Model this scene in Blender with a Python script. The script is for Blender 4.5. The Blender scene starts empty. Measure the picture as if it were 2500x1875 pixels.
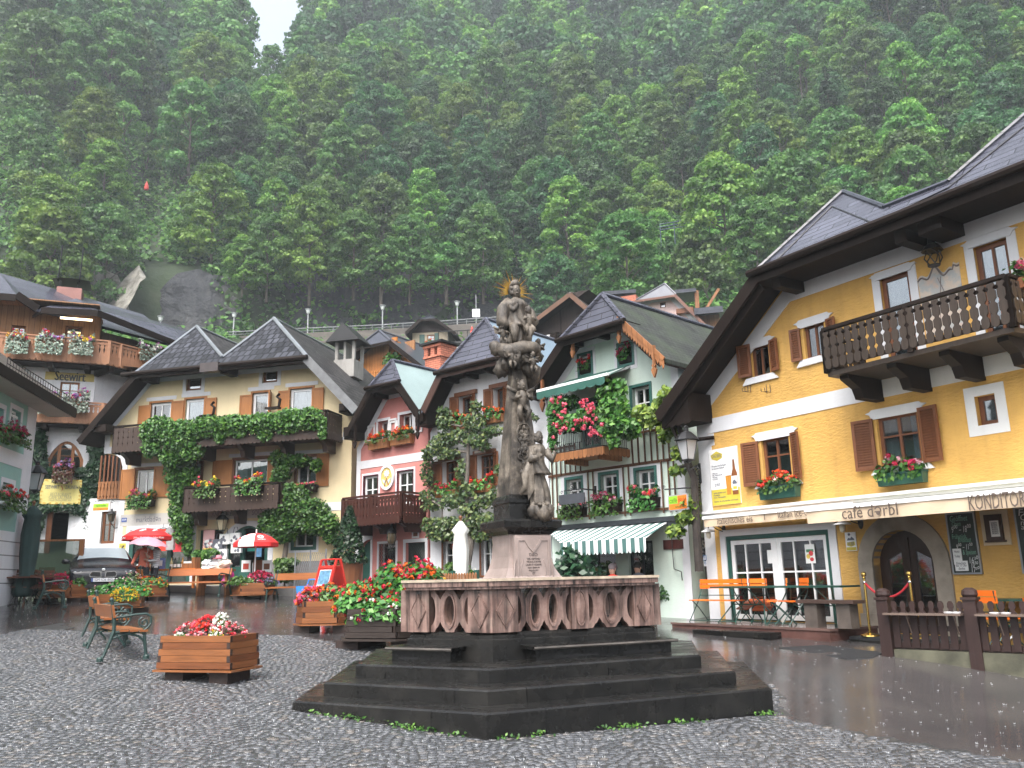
import bpy,bmesh,math,random
import numpy as np
from mathutils import Vector,Matrix,noise
from mathutils.geometry import tessellate_polygon
rad=math.radians
random.seed(7);RNG=np.random.default_rng(7)
S=bpy.context.scene;COL=S.collection
FPX,CX,CY,PIT,ROL,CAMH=2080.,1250.,937.5,rad(12.9),rad(1.26),1.62
ZO=dict(Z1=(0,600,.2411),Z2=(0,1000,.2411),Z3=(180,740,.3526),Z4=(240,980,.2803),Z5=(780,700,.2803),Z6=(800,1000,.2712),Y1=(1300,660,.2411),Y2=(1300,1000,.2411),Y3=(1700,250,.3617),Y4=(1600,800,.4069),Y5=(1600,1200,.4069),Y6=(940,1380,.3165),Y7=(0,1350,.4521),A1=(0,1300,.1808),A2=(1150,680,.1929),A3=(1150,980,.1929),A4=(400,1240,.208),A5=(0,0,.5651),A6=(1250,0,.5651),A7=(2200,1180,.2773),A8=(1380,1260,.1809),B1=(0,820,.3376),B2=(200,1440,.208),B3=(680,1340,.1688),B4=(1700,1060,.1808),B5=(1000,1440,.2893),B6=(2100,560,.2411),D=(0,0,1.1302),P=(0,0,1.))
def ray(k,x,y):
 ox,oy,s=ZO[k];px,py=ox+s*x,oy+s*y
 u=(px-CX)/FPX;v=-(py-CY)/FPX
 u2=u*math.cos(ROL)+v*math.sin(ROL);v2=-u*math.sin(ROL)+v*math.cos(ROL)
 return Vector((u2,math.cos(PIT)-v2*math.sin(PIT),math.sin(PIT)+v2*math.cos(PIT)))
CAM=Vector((0,0,CAMH))
def gz(x,y):
 t=max(0.,min(1.,(y-11)/4));return-.0364*(x+.3)+.053*(y-9)+.06*max(0.,x-1.2)*t*t*(3-2*t)
def G(k,x,y):
 r=ray(k,x,y);a,b=5.,60.
 for _ in range(40):
  t=(a+b)/2;p=CAM+r*t
  if p.z>gz(p.x,p.y):a=t
  else:b=t
 return p
def HZ(k,x,y,z):
 r=ray(k,x,y);return CAM+r*((z-CAMH)/r.z)
def AT(k,x,y,d):
 r=ray(k,x,y);return CAM+r*(d/math.hypot(r.x,r.y))
def AY(k,x,y,Y):
 r=ray(k,x,y);return CAM+r*(Y/r.y)
MATS={}
def nmat(name):
 m=bpy.data.materials.new(name);m.use_nodes=True
 nt=m.node_tree;b=nt.nodes['Principled BSDF'];return m,nt,b
def N(nt,t,**kw):
 n=nt.nodes.new(t)
 for k,v in kw.items():
  if k in n.inputs.keys()if isinstance(k,str)else False:n.inputs[k].default_value=v
  else:setattr(n,k,v)
 return n
def L(nt,a,b):nt.links.new(a,b)
def c4(c):return(c[0],c[1],c[2],1)
def ramp(nt,fac,stops):
 r=nt.nodes.new('ShaderNodeValToRGB');L(nt,fac,r.inputs[0]);e=r.color_ramp.elements
 while len(e)<len(stops):e.new(.5)
 for i,(p,c)in enumerate(stops):e[i].position=p;e[i].color=c4(c)
 return r
def coords(nt,kind='UV',scale=(1,1,1)):
 tc=nt.nodes.new('ShaderNodeTexCoord');mp=nt.nodes.new('ShaderNodeMapping')
 L(nt,tc.outputs[kind],mp.inputs[0]);mp.inputs['Scale'].default_value=scale;return mp.outputs[0]
def noisen(nt,vec,scale,detail=4,rough=.55,dim='3D'):
 n=nt.nodes.new('ShaderNodeTexNoise');n.inputs['Scale'].default_value=scale;n.inputs['Detail'].default_value=detail
 n.inputs['Roughness'].default_value=rough
 if vec is not None:L(nt,vec,n.inputs['Vector'])
 return n.outputs['Fac']
def bump(nt,b,h,strength=.3,dist=.02,prev=None):
 n=nt.nodes.new('ShaderNodeBump');n.inputs['Strength'].default_value=strength;n.inputs['Distance'].default_value=dist
 L(nt,h,n.inputs['Height'])
 if prev is not None:L(nt,prev,n.inputs['Normal'])
 L(nt,n.outputs[0],b.inputs['Normal']);return n.outputs[0]
def mul(c,k):return tuple(min(1,x*k)for x in c)
def solid(name,c,rough=.6,var=.18,scale=6,bs=.15,metal=0.,coat=0.,spec=.5):
 if name in MATS:return MATS[name]
 m,nt,b=nmat(name);v=coords(nt,'Object')
 r=ramp(nt,noisen(nt,v,scale),[(.3,mul(c,1-var)),(.7,mul(c,1+var))]);L(nt,r.outputs[0],b.inputs['Base Color'])
 b.inputs['Roughness'].default_value=rough;b.inputs['Metallic'].default_value=metal
 b.inputs['Coat Weight'].default_value=coat;b.inputs['Specular IOR Level'].default_value=spec
 if bs:bump(nt,b,noisen(nt,v,scale*6),bs,.01)
 MATS[name]=m;return m
def plaster(name,c,var=.07,stroke=.35,dirt=.12):
 if name in MATS:return MATS[name]
 m,nt,b=nmat(name);v=coords(nt,'UV')
 f=noisen(nt,v,1.1,5,.6)
 r=ramp(nt,f,[(.3,mul(c,1-var-dirt*.4)),(.55,c),(.75,mul(c,1+var*.5))])
 s=coords(nt,'UV',(1,.12,1));st=noisen(nt,s,5,4)
 r2=ramp(nt,st,[(.25,(1-dirt,)*3),(.5,(1,1,1))])
 mx=N(nt,'ShaderNodeMixRGB',blend_type='MULTIPLY');mx.inputs[0].default_value=1
 L(nt,r.outputs[0],mx.inputs[1]);L(nt,r2 .outputs[0],mx.inputs[2]);L(nt,mx.outputs[0],b.inputs['Base Color'])
 b.inputs['Roughness'].default_value=.85
 w=coords(nt,'UV',(1,2.2,1));bump(nt,b,noisen(nt,w,9,4,.6),stroke,.03)
 MATS[name]=m;return m
def wood(name,c,rough=.55,grain=1.,plank=0.,axis='v',gap=.25):
 """axis: direction the grain runs in UV metres; plank = board width across the grain"""
 if name in MATS:return MATS[name]
 m,nt,b=nmat(name)
 sc=(14,1.0,1)if axis=='v' else(1.0,14,1)
 v=coords(nt,'UV',sc);f=noisen(nt,v,1.6,6,.65)
 r=ramp(nt,f,[(.25,mul(c,1-.45*grain)),(.5,c),(.75,mul(c,1+.35*grain))])
 out=r.outputs[0]
 big=noisen(nt,coords(nt,'UV'),.9,3)
 r3=ramp(nt,big,[(.3,(.72,.72,.74)),(.7,(1.12,1.1,1.06))])
 mx=N(nt,'ShaderNodeMixRGB',blend_type='MULTIPLY');mx.inputs[0].default_value=.8
 L(nt,out,mx.inputs[1]);L(nt,r3 .outputs[0],mx.inputs[2]);out=mx.outputs[0]
 h=f
 if plank:
  bt=N(nt,'ShaderNodeTexBrick');bt.offset=.0
  vv=coords(nt,'UV')
  if axis=='v':
   rot=N(nt,'ShaderNodeMapping');rot.inputs['Rotation'].default_value=(0,0,rad(90));L(nt,vv,rot.inputs[0]);vv=rot.outputs[0]
  L(nt,vv,bt.inputs['Vector']);bt.inputs['Scale'].default_value=1;bt.inputs['Brick Width'].default_value=40
  bt.inputs['Row Height'].default_value=plank;bt.inputs['Mortar Size'].default_value=.006;bt.inputs['Bias'].default_value=0
  bt.inputs['Color1'].default_value=(.8,.8,.8,1);bt.inputs['Color2'].default_value=(1.1,1.1,1.1,1);bt.inputs['Mortar'].default_value=(gap,gap,gap,1)
  m2=N(nt,'ShaderNodeMixRGB',blend_type='MULTIPLY');m2 .inputs[0].default_value=1
  L(nt,out,m2 .inputs[1]);L(nt,bt.outputs['Color'],m2 .inputs[2]);out=m2 .outputs[0]
 L(nt,out,b.inputs['Base Color']);b.inputs['Roughness'].default_value=rough;b.inputs['Specular IOR Level'].default_value=.3
 bump(nt,b,h,.25,.01);MATS[name]=m;return m
def shingle(name,c,w=.35,h=.16,rough=.4,var=.35,moss=None,mort=.012,bs=.6,spec=.35):
 if name in MATS:return MATS[name]
 m,nt,b=nmat(name);v=coords(nt,'UV')
 nz=N(nt,'ShaderNodeTexNoise');nz.inputs['Scale'].default_value=2.;L(nt,v,nz.inputs['Vector'])
 ad=N(nt,'ShaderNodeMixRGB',blend_type='ADD');ad.inputs[0].default_value=.03;L(nt,v,ad.inputs[1]);L(nt,nz.outputs['Color'],ad.inputs[2])
 bt=N(nt,'ShaderNodeTexBrick');L(nt,ad.outputs[0],bt.inputs['Vector']);bt.inputs['Scale'].default_value=1
 bt.inputs['Brick Width'].default_value=w;bt.inputs['Row Height'].default_value=h;bt.inputs['Mortar Size'].default_value=mort
 bt.inputs['Mortar Smooth'].default_value=.3
 bt.inputs['Color1'].default_value=c4(mul(c,1-var));bt.inputs['Color2'].default_value=c4(mul(c,1+var));bt.inputs['Mortar'].default_value=c4(mul(c,.18))
 out=bt.outputs['Color']
 f=noisen(nt,v,.8,5,.6)
 if moss:
  mx=N(nt,'ShaderNodeMixRGB');rr=ramp(nt,f,[(.42,(0,0,0)),(.62,(.75,.75,.75))]);L(nt,rr.outputs[0],mx.inputs[0])
  L(nt,out,mx.inputs[1]);mx.inputs[2].default_value=c4(moss);out=mx.outputs[0]
 else:
  r3=ramp(nt,f,[(.3,(.75,.75,.75)),(.7,(1.25,1.25,1.25))])
  mx=N(nt,'ShaderNodeMixRGB',blend_type='MULTIPLY');mx.inputs[0].default_value=1
  L(nt,out,mx.inputs[1]);L(nt,r3 .outputs[0],mx.inputs[2]);out=mx.outputs[0]
 L(nt,out,b.inputs['Base Color']);b.inputs['Roughness'].default_value=rough;b.inputs['Specular IOR Level'].default_value=spec
 iv=N(nt,'ShaderNodeMath',operation='SUBTRACT');iv.inputs[0].default_value=1;L(nt,bt.outputs['Fac'],iv.inputs[1])
 p=bump(nt,b,iv.outputs[0],bs,.02);bump(nt,b,noisen(nt,v,14),.15,.01,p)
 MATS[name]=m;return m
def leafm(name,dark,mid,light,rough=.5,trans=.36):
 if name in MATS:return MATS[name]
 m,nt,b=nmat(name)
 a=N(nt,'ShaderNodeAttribute',attribute_name='rnd')
 oi=N(nt,'ShaderNodeObjectInfo')
 r=ramp(nt,a.outputs['Fac'],[(0,dark),(.5,mid),(1,light)])
 hs=N(nt,'ShaderNodeHueSaturation');L(nt,r.outputs[0],hs.inputs['Color'])
 mr=N(nt,'ShaderNodeMapRange');L(nt,oi.outputs['Random'],mr.inputs[0]);mr.inputs[3].default_value=.475;mr.inputs[4].default_value=.52
 L(nt,mr.outputs[0],hs.inputs['Hue'])
 ml=N(nt,'ShaderNodeMath',operation='MULTIPLY_ADD');L(nt,oi.outputs['Random'],ml.inputs[0]);ml.inputs[1].default_value=.55;ml.inputs[2].default_value=.72
 L(nt,ml.outputs[0],hs.inputs['Value'])
 L(nt,hs.outputs[0],b.inputs['Base Color']);b.inputs['Roughness'].default_value=rough;b.inputs['Specular IOR Level'].default_value=.35
 if trans:
  tr=N(nt,'ShaderNodeBsdfTranslucent');L(nt,hs.outputs[0],tr.inputs[0]);mx=N(nt,'ShaderNodeMixShader');mx.inputs[0].default_value=trans
  L(nt,b.outputs[0],mx.inputs[1]);L(nt,tr.outputs[0],mx.inputs[2]);L(nt,mx.outputs[0],nt.nodes['Material Output'].inputs[0])
 MATS[name]=m;return m
def glassm(name='window_glass',tint=(.75,.8,.82),bend=.03):
 if name in MATS:return MATS[name]
 m,nt,b=nmat(name);nt.nodes.remove(b)
 t=N(nt,'ShaderNodeBsdfTransparent');t.inputs[0].default_value=c4(tint);g=N(nt,'ShaderNodeBsdfGlossy');g.inputs['Roughness'].default_value=.03
 fr=N(nt,'ShaderNodeFresnel');fr.inputs[0].default_value=1.6;mx=N(nt,'ShaderNodeMixShader')
 ad=N(nt,'ShaderNodeMath',operation='MULTIPLY_ADD');ad.inputs[1].default_value=1.;ad.inputs[2].default_value=.17;L(nt,fr.outputs[0],ad.inputs[0])
 bp=N(nt,'ShaderNodeBump');bp.inputs['Strength'].default_value=bend;L(nt,noisen(nt,coords(nt,'Object'),2.),bp.inputs['Height']);L(nt,bp.outputs[0],g.inputs['Normal'])
 L(nt,ad.outputs[0],mx.inputs[0]);L(nt,t.outputs[0],mx.inputs[1]);L(nt,g.outputs[0],mx.inputs[2]);L(nt,mx.outputs[0],nt.nodes['Material Output'].inputs[0])
 MATS[name]=m;return m
def emitm(name,c,s):
 if name in MATS:return MATS[name]
 m,nt,b=nmat(name);b.inputs['Base Color'].default_value=c4(c);b.inputs['Emission Color'].default_value=c4(c);b.inputs['Emission Strength'].default_value=s
 MATS[name]=m;return m
def tag(o,label=None,cat=None,group=None,kind=None):
 if label:o['label']=label
 if cat:o['category']=cat
 if group:o['group']=group
 if kind:o['kind']=kind
 return o
def thing(name,label,cat,loc=(0,0,0),rz=0,group=None):
 o=bpy.data.objects.new(name,None);COL.objects.link(o);o.location=loc;o.rotation_euler=(0,0,rz)
 o.empty_display_size=.1;return tag(o,label,cat,group)
def copy_tree(o,loc=None,rz=None,label=None,group=None,parent=None):
 c=o.copy();COL.objects.link(c)
 if parent is not None:c.parent=parent
 for ch in[x for x in KIDS.get(o.name,[])]:
  d=copy_tree(ch,parent=c);KIDS.setdefault(c.name,[]).append(d)
 if loc is not None:c.location=loc
 if rz is not None:c.rotation_euler=(0,0,rz)
 if label:c['label']=label
 if group:c['group']=group
 return c
KIDS={}
class MB:
 def __init__(s):s.v=[];s.f=[];s.m=[];s.T=None
 def add(s,vs,fs,mi=0):
  b=len(s.v)
  if s.T is not None:vs=[tuple(s.T@Vector(v))for v in vs]
  s.v+=[tuple(v)for v in vs];s.f+=[tuple(i+b for i in f)for f in fs];s.m+=[mi]*len(fs);return s
 def box(s,x0,x1,y0,y1,z0,z1,mi=0):
  return s.add([(x0,y0,z0),(x1,y0,z0),(x1,y1,z0),(x0,y1,z0),(x0,y0,z1),(x1,y0,z1),(x1,y1,z1),(x0,y1,z1)],[(0,3,2,1),(4,5,6,7),(0,1,5,4),(1,2,6,5),(2,3,7,6),(3,0,4,7)],mi)
 def beam(s,a,b,w,h,mi=0,up=(0,0,1)):
  a=Vector(a);b=Vector(b);d=(b-a).normalized();u=Vector(up)
  if abs(d.dot(u))>.98:u=Vector((0,1,0))
  r=d.cross(u).normalized();u=r.cross(d);r=r*w/2;u=u*h/2
  return s.add([a-r-u,a+r-u,a+r+u,a-r+u,b-r-u,b+r-u,b+r+u,b-r+u],[(0,1,2,3),(4,7,6,5),(0,4,5,1),(1,5,6,2),(2,6,7,3),(3,7,4,0)],mi)
 def tube(s,pts,r,n=6,mi=0,cap=True):
  pts=[Vector(p)for p in pts];k=len(pts);rr=r if isinstance(r,(list,tuple))else[r]*k
  vs=[];ref=None
  for i,p in enumerate(pts):
   d=(pts[min(i+1,k-1)]-pts[max(i-1,0)])
   d=d.normalized()if d.length>1e-9 else Vector((0,0,1))
   if ref is None:ref=Vector((0,0,1))if abs(d.z)<.9 else Vector((1,0,0))
   a=d.cross(ref).normalized();b=a.cross(d);ref=b
   for j in range(n):
    t=2*math.pi*j/n;vs.append(p+(a*math.cos(t)+b*math.sin(t))*rr[i])
  fs=[(i*n+j,i*n+(j+1)%n,(i+1)*n+(j+1)%n,(i+1)*n+j)for i in range(k-1)for j in range(n)]
  if cap:fs+=[tuple(range(n-1,-1,-1)),tuple((k-1)*n+j for j in range(n))]
  return s.add(vs,fs,mi)
 def lathe(s,prof,c=(0,0,0),n=16,mi=0,sx=1,sy=1,fold=None):
  vs=[]
  for i,(r,z)in enumerate(prof):
   for j in range(n):
    t=2*math.pi*j/n;q=r*(fold(t,i/(len(prof)-1))if fold else 1)
    vs.append((c[0]+q*sx*math.cos(t),c[1]+q*sy*math.sin(t),c[2]+z))
  k=len(prof);fs=[(i*n+j,i*n+(j+1)%n,(i+1)*n+(j+1)%n,(i+1)*n+j)for i in range(k-1)for j in range(n)]
  fs+=[tuple(range(n-1,-1,-1)),tuple((k-1)*n+j for j in range(n))]
  return s.add(vs,fs,mi)
 def ball(s,c,r,nu=10,nv=6,mi=0,wob=0,seed=0):
  rx,ry,rz=r if isinstance(r,(tuple,list))else(r,r,r);vs=[(c[0],c[1],c[2]-rz)]
  for i in range(1,nv):
   a=-math.pi/2+math.pi*i/nv
   for j in range(nu):
    t=2*math.pi*j/nu;d=Vector((math.cos(a)*math.cos(t),math.cos(a)*math.sin(t),math.sin(a)))
    q=1+wob*noise.noise(d*2.2+Vector((seed*7.3,seed,0)))if wob else 1
    vs.append((c[0]+rx*d.x*q,c[1]+ry*d.y*q,c[2]+rz*d.z*q))
  vs.append((c[0],c[1],c[2]+rz));last=len(vs)-1
  fs=[(0,1+(j+1)%nu,1+j)for j in range(nu)]
  for i in range(nv-2):
   for j in range(nu):a=1+i*nu;fs.append((a+j,a+(j+1)%nu,a+nu+(j+1)%nu,a+nu+j))
  a=1+(nv-2)*nu;fs+=[(a+j,a+(j+1)%nu,last)for j in range(nu)]
  return s.add(vs,fs,mi)
 def prism(s,poly,y0,y1,mi=0,holes=(),axis='y'):
  """poly of (x,z) extruded along y (axis 'y') or (x,y) extruded along z (axis 'z'), with holes"""
  loops=[list(poly)]+[list(h)for h in holes];flat=[p for l in loops for p in l];n=len(flat)
  mk=(lambda p,d:(p[0],d,p[1]))if axis=='y' else(lambda p,d:(p[0],p[1],d))
  tri=tessellate_polygon([[Vector((p[0],p[1],0))for p in l]for l in loops])
  vs=[mk(p,y0)for p in flat]+[mk(p,y1)for p in flat]
  fs=[tuple(t)for t in tri]+[tuple(n+i for i in reversed(t))for t in tri];b=0
  for l in loops:
   k=len(l);fs+=[(b+i,b+(i+1)%k,n+b+(i+1)%k,n+b+i)for i in range(k)];b+=k
  return s.add(vs,fs,mi)
 def shell(s,faces,t,mi=0):
  """solid sheet: faces are lists of 3D points, thickened straight down by t"""
  key={};vs=[];fs=[]
  def idx(p):
   q=tuple(round(c,4)for c in p)
   if q not in key:key[q]=len(vs);vs.append(tuple(p))
   return key[q]
  for f in faces:fs.append([idx(p)for p in f])
  n=len(vs);ed={}
  for f in fs:
   for a,b in zip(f,f[1:]+f[:1]):ed[(min(a,b),max(a,b))]=ed.get((min(a,b),max(a,b)),0)+1
  out=[tuple(f)for f in fs]+[tuple(n+i for i in reversed(f))for f in fs]+[(a,b,n+b,n+a)for(a,b),c in ed.items()if c==1]
  return s.add(vs+[(v[0],v[1],v[2]-t)for v in vs],out,mi)
 def text(s,body,size,M,depth=.004,mi=0,width=None,align='CENTER',shear=0):
  cu=bpy.data.curves.new('t','FONT');cu.body=body;cu.size=size;cu.extrude=depth/2;cu.align_x=align;cu.align_y='CENTER';cu.resolution_u=2;cu.shear=shear
  o=bpy.data.objects.new('t',cu);me=bpy.data.meshes.new_from_object(o)
  xs=[v.co.x for v in me.vertices]
  k=1. if(width is None or not xs)else width/max(1e-6,max(xs)-min(xs))
  s.add([tuple(M@Vector((v.co.x*k,v.co.y,v.co.z)))for v in me.vertices],[tuple(p.vertices)for p in me.polygons],mi)
  bpy.data.objects.remove(o);bpy.data.curves.remove(cu);bpy.data.meshes.remove(me);return s
 def build(s,name,mat,parent=None,smooth=False,loc=None,rz=None,uv=True,rec=True):
  me=bpy.data.meshes.new(name);me.from_pydata(s.v,[],s.f)
  ml=mat if isinstance(mat,(list,tuple))else[mat]
  for m in ml:me.materials.append(m)
  if len(ml)>1:me.polygons.foreach_set('material_index',s.m)
  if rec:
   bm=bmesh.new();bm.from_mesh(me);bmesh.ops.recalc_face_normals(bm,faces=bm.faces);bm.to_mesh(me);bm.free()
  if smooth:me.polygons.foreach_set('use_smooth',[True]*len(me.polygons))
  if uv:
   ul=me.uv_layers.new(name='UVMap');n=len(me.loops);buf=[0.]*(2*n)
   for p in me.polygons:
    nn=p.normal;h=Vector((-nn.y,nn.x,0))
    h=h.normalized()if h.length>.05 else Vector((1,0,0))
    v=nn.cross(h)
    for li in p.loop_indices:
     co=me.vertices[me.loops[li].vertex_index].co;buf[2*li]=co.dot(h);buf[2*li+1]=co.dot(v)
   ul.data.foreach_set('uv',buf)
  return link(name,me,parent,loc,rz)
def link(name,me,parent=None,loc=None,rz=None):
 o=bpy.data.objects.new(name,me);COL.objects.link(o)
 if parent is not None:o.parent=parent;KIDS.setdefault(parent.name,[]).append(o)
 if loc is not None:o.location=loc
 if rz is not None:o.rotation_euler=(0,0,rz)
 return o
def npmesh(name,V,F,mats,rnd=None,mi=None,smooth=False):
 me=bpy.data.meshes.new(name);V=np.asarray(V,np.float32);F=np.asarray(F,np.int32);nf,k=F.shape
 me.vertices.add(len(V));me.vertices.foreach_set('co',V.ravel());me.loops.add(nf*k);me.polygons.add(nf)
 me.loops.foreach_set('vertex_index',F.ravel());me.polygons.foreach_set('loop_start',np.arange(nf,dtype=np.int32)*k)
 if smooth:me.polygons.foreach_set('use_smooth',np.ones(nf,bool))
 for m in(mats if isinstance(mats,(list,tuple))else[mats]):me.materials.append(m)
 if mi is not None:me.polygons.foreach_set('material_index',np.asarray(mi,np.int32))
 me.update(calc_edges=True)
 if rnd is not None:
  at=me.attributes.new('rnd','FLOAT','FACE');at.data.foreach_set('value',np.asarray(rnd,np.float32))
 return me
def leaves(P,Nn,size,jit=.6,aspect=1.5,down=.0,rng=RNG):
 """diamond leaves at points P facing Nn (jittered): returns verts, quads, rnd"""
 P=np.asarray(P,float);n=len(P);Nn=np.asarray(Nn,float)+rng.normal(0,jit,(n,3));Nn[:,2]+=1e-4
 Nn/=np.linalg.norm(Nn,axis=1)[:,None]
 a=rng.normal(0,1,(n,3));a[:,2]-=down;a-=(a*Nn).sum(1)[:,None]*Nn;a/=np.linalg.norm(a,axis=1)[:,None]+1e-9
 b=np.cross(Nn,a);sz=(size*rng.uniform(.65,1.35,n))[:,None]
 A=a*sz*aspect*.5;B=b*sz*.5;C=Nn*sz*.14
 V=np.stack([P-A,P-B*1.0+C,P+A,P+B*1.0+C],1).reshape(-1,3)
 return V,np.arange(4*n).reshape(n,4),rng.uniform(0,1,n)
class Lf:
 """collects leaves / petals in several colours"""
 def __init__(s):s.V=[];s.F=[];s.R=[];s.M=[];s.n=0
 def put(s,P,Nn,size,mi=0,tone=None,**kw):
  V,F,R=leaves(P,Nn,size,**kw)
  if tone is not None:R=np.clip(R*.5+np.asarray(tone)*.5,0,1)
  s.V.append(V);s.F.append(F+s.n);s.R.append(R);s.M.append(np.full(len(F),mi));s.n+=len(V)
 def build(s,name,mats,parent=None):
  return link(name,npmesh(name,np.concatenate(s.V),np.concatenate(s.F),mats,np.concatenate(s.R),np.concatenate(s.M)),parent)
def sph(n,rng=RNG):
 d=rng.normal(0,1,(n,3));return d/np.linalg.norm(d,axis=1)[:,None]
cam=bpy.data.cameras.new('camera');camo=bpy.data.objects.new('camera',cam);COL.objects.link(camo)
cam.sensor_width=36;cam.lens=36*FPX/2500;cam.clip_end=3000;cam.clip_start=.1
camo.matrix_world=Matrix.Translation(CAM)@Matrix.Rotation(math.pi/2+PIT,4,'X')@Matrix.Rotation(-ROL,4,'Z');S.camera=camo
W=bpy.data.worlds.new('World');S.world=W;W.use_nodes=True;wt=W.node_tree;bg=wt.nodes['Background']
SUN_EL,SUN_AZ=rad(58),rad(200)
sk=wt.nodes.new('ShaderNodeTexSky');sk.sky_type='NISHITA';sk.sun_disc=False;sk.sun_elevation=SUN_EL;sk.sun_rotation=SUN_AZ;sk.air_density=1.;sk.dust_density=6.;sk.ozone_density=1.
hs=wt.nodes.new('ShaderNodeHueSaturation');hs.inputs['Saturation'].default_value=.48;L(wt,sk.outputs[0],hs.inputs['Color']);L(wt,hs.outputs[0],bg.inputs[0]);bg.inputs[1].default_value=.15
sl=bpy.data.lights.new('sun','SUN');sl.energy=.9;sl.angle=rad(40);sl.color=(1,.985,.97);slo=bpy.data.objects.new('sun',sl);COL.objects.link(slo)
slo.rotation_euler=(math.pi/2-SUN_EL,0,math.pi-SUN_AZ)
S.view_settings.view_transform='Standard';S.view_settings.look='None';S.view_settings.exposure=1.68;S.view_settings.gamma=1
S.cycles.max_bounces=6;S.cycles.diffuse_bounces=3;S.cycles.glossy_bounces=3;S.cycles.transparent_max_bounces=8;S.cycles.volume_bounces=0;S.cycles.use_denoising=True
S.cycles.sample_clamp_indirect=6;S.cycles.caustics_reflective=False;S.cycles.caustics_refractive=False
HAZE=.00068
if HAZE:
 hm=bpy.data.materials.new('haze_air');hm.use_nodes=True;nt=hm.node_tree;nt.nodes.remove(nt.nodes['Principled BSDF'])
 pv=nt.nodes.new('ShaderNodeVolumePrincipled');pv.inputs['Color'].default_value=(.86,.95,1,1);pv.inputs['Density'].default_value=HAZE;pv.inputs['Anisotropy'].default_value=.15
 L(nt,pv.outputs[0],nt.nodes['Material Output'].inputs['Volume'])
 tag(MB().box(-520,520,-60,560,-12,420).build('haze',hm,uv=False),kind='stuff')
def sm(a,b,x):
 t=max(0,min(1,(x-a)/(b-a)));return t*t*(3-2*t)
def azd(x,y):return math.degrees(math.atan2(x,y)),math.hypot(x,y)
NOTCH=azd(*ray('P',668,100).xy)[0]
def dcap(az):
 o=abs(az-NOTCH-.2);o=az-NOTCH;e=max(0,-o-1.5)*34 if o<0 else max(0,o-1.0)*46;return 168+e if e<250 else 420
def terr(x,y):
 az,d=azd(x,y)
 if y<0:return min(gz(x,0),1.5)
 base=gz(x,min(y,34));base=max(-.6,min(base,1.7))
 if d<35:return base
 cl=1-sm(2,9,az)
 z1=base+(31.5-base)*sm(35,108,d)**.9*1. if cl>0 else 0
 z1=base+(32-base)*(min(1,(d-35)/73))
 z2=base+(43-base)*(min(1,(d-35)/83))
 if d>112:z1=32+11*sm(113.5,117,d)
 z=z1*cl+z2*(1-cl)
 dc=dcap(az);de=min(d,dc)
 if d>118:z+=(de-118)*1.02-(d-de)*.35
 if d>122:
  n=noise.noise(Vector((x*.018,y*.018,3)))*9+noise.noise(Vector((x*.05,y*.05,8)))*3.5;z+=n*sm(122,165,d)
  z-=13*math.exp(-((az+24.3)/1.3)**2)*sm(122,150,d)
  z+=12*math.exp(-((az+6)/4)**2)*sm(140,190,d)*0
 return z
azs=np.radians(np.concatenate([np.arange(-75,-36,4.),np.arange(-36,37,.9),np.arange(37,78,4.)]));ds=np.concatenate([np.arange(30,112,4.),np.arange(112,119,1.),np.arange(120,440,5.)])
V=[(d*math.sin(a),d*math.cos(a),terr(d*math.sin(a),d*math.cos(a))-(.25 if d<36 else 0))for d in ds for a in azs];na=len(azs)
Fq=[(i*na+j,i*na+j+1,(i+1)*na+j+1,(i+1)*na+j)for i in range(len(ds)-1)for j in range(na-1)]
m,nt,b=nmat('hill_soil');v=coords(nt,'Object');f=noisen(nt,v,.09,8,.65)
r=ramp(nt,f,[(.3,(.012,.022,.009)),(.5,(.02,.036,.012)),(.62,(.03,.04,.018)),(.74,(.07,.065,.045))]);L(nt,r.outputs[0],b.inputs['Base Color']);b.inputs['Roughness'].default_value=.9
bump(nt,b,noisen(nt,v,.8,6),.6,.5)
tag(link('hillside',npmesh('hillside',V,Fq,m,smooth=True)),kind='structure')
xs=np.concatenate([[-160],np.arange(-46,46.1,.5),[160]]);ys=np.concatenate([[-120],np.arange(-10,38.1,.5)]);nx=len(xs)
V=[(x,y,max(-.6,min(1.7,gz(x,max(y,-8)))))for y in ys for x in xs]
Fq=[(i*nx+j,i*nx+j+1,(i+1)*nx+j+1,(i+1)*nx+j)for i in range(len(ys)-1)for j in range(nx-1)]
m,nt,b=nmat('wet_paving');v=coords(nt,'Object');f=noisen(nt,v,.55,6,.6);f2=noisen(nt,v,9,4,.7);f3=noisen(nt,v,90,2)
r=ramp(nt,f,[(.3,(.042,.04,.041)),(.5,(.058,.054,.054)),(.7,(.072,.066,.064))])
mx=N(nt,'ShaderNodeMixRGB',blend_type='MULTIPLY');mx.inputs[0].default_value=.6;rr=ramp(nt,f3,[(.35,(.55,.55,.55)),(.65,(1.3,1.3,1.3))]);L(nt,r.outputs[0],mx.inputs[1]);L(nt,rr.outputs[0],mx.inputs[2])
bt=N(nt,'ShaderNodeTexBrick');L(nt,coords(nt,'Object'),bt.inputs['Vector']);bt.inputs['Scale'].default_value=1;bt.inputs['Brick Width'].default_value=2.6;bt.inputs['Row Height'].default_value=3.3;bt.inputs['Mortar Size'].default_value=.012
bt.inputs['Color1'].default_value=(1,1,1,1);bt.inputs['Color2'].default_value=(.9,.88,.88,1);bt.inputs['Mortar'].default_value=(.6,.6,.6,1)
m2=N(nt,'ShaderNodeMixRGB',blend_type='MULTIPLY');m2 .inputs[0].default_value=.8;L(nt,mx.outputs[0],m2 .inputs[1]);L(nt,bt.outputs[0],m2 .inputs[2])
L(nt,m2 .outputs[0],b.inputs['Base Color'])
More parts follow.
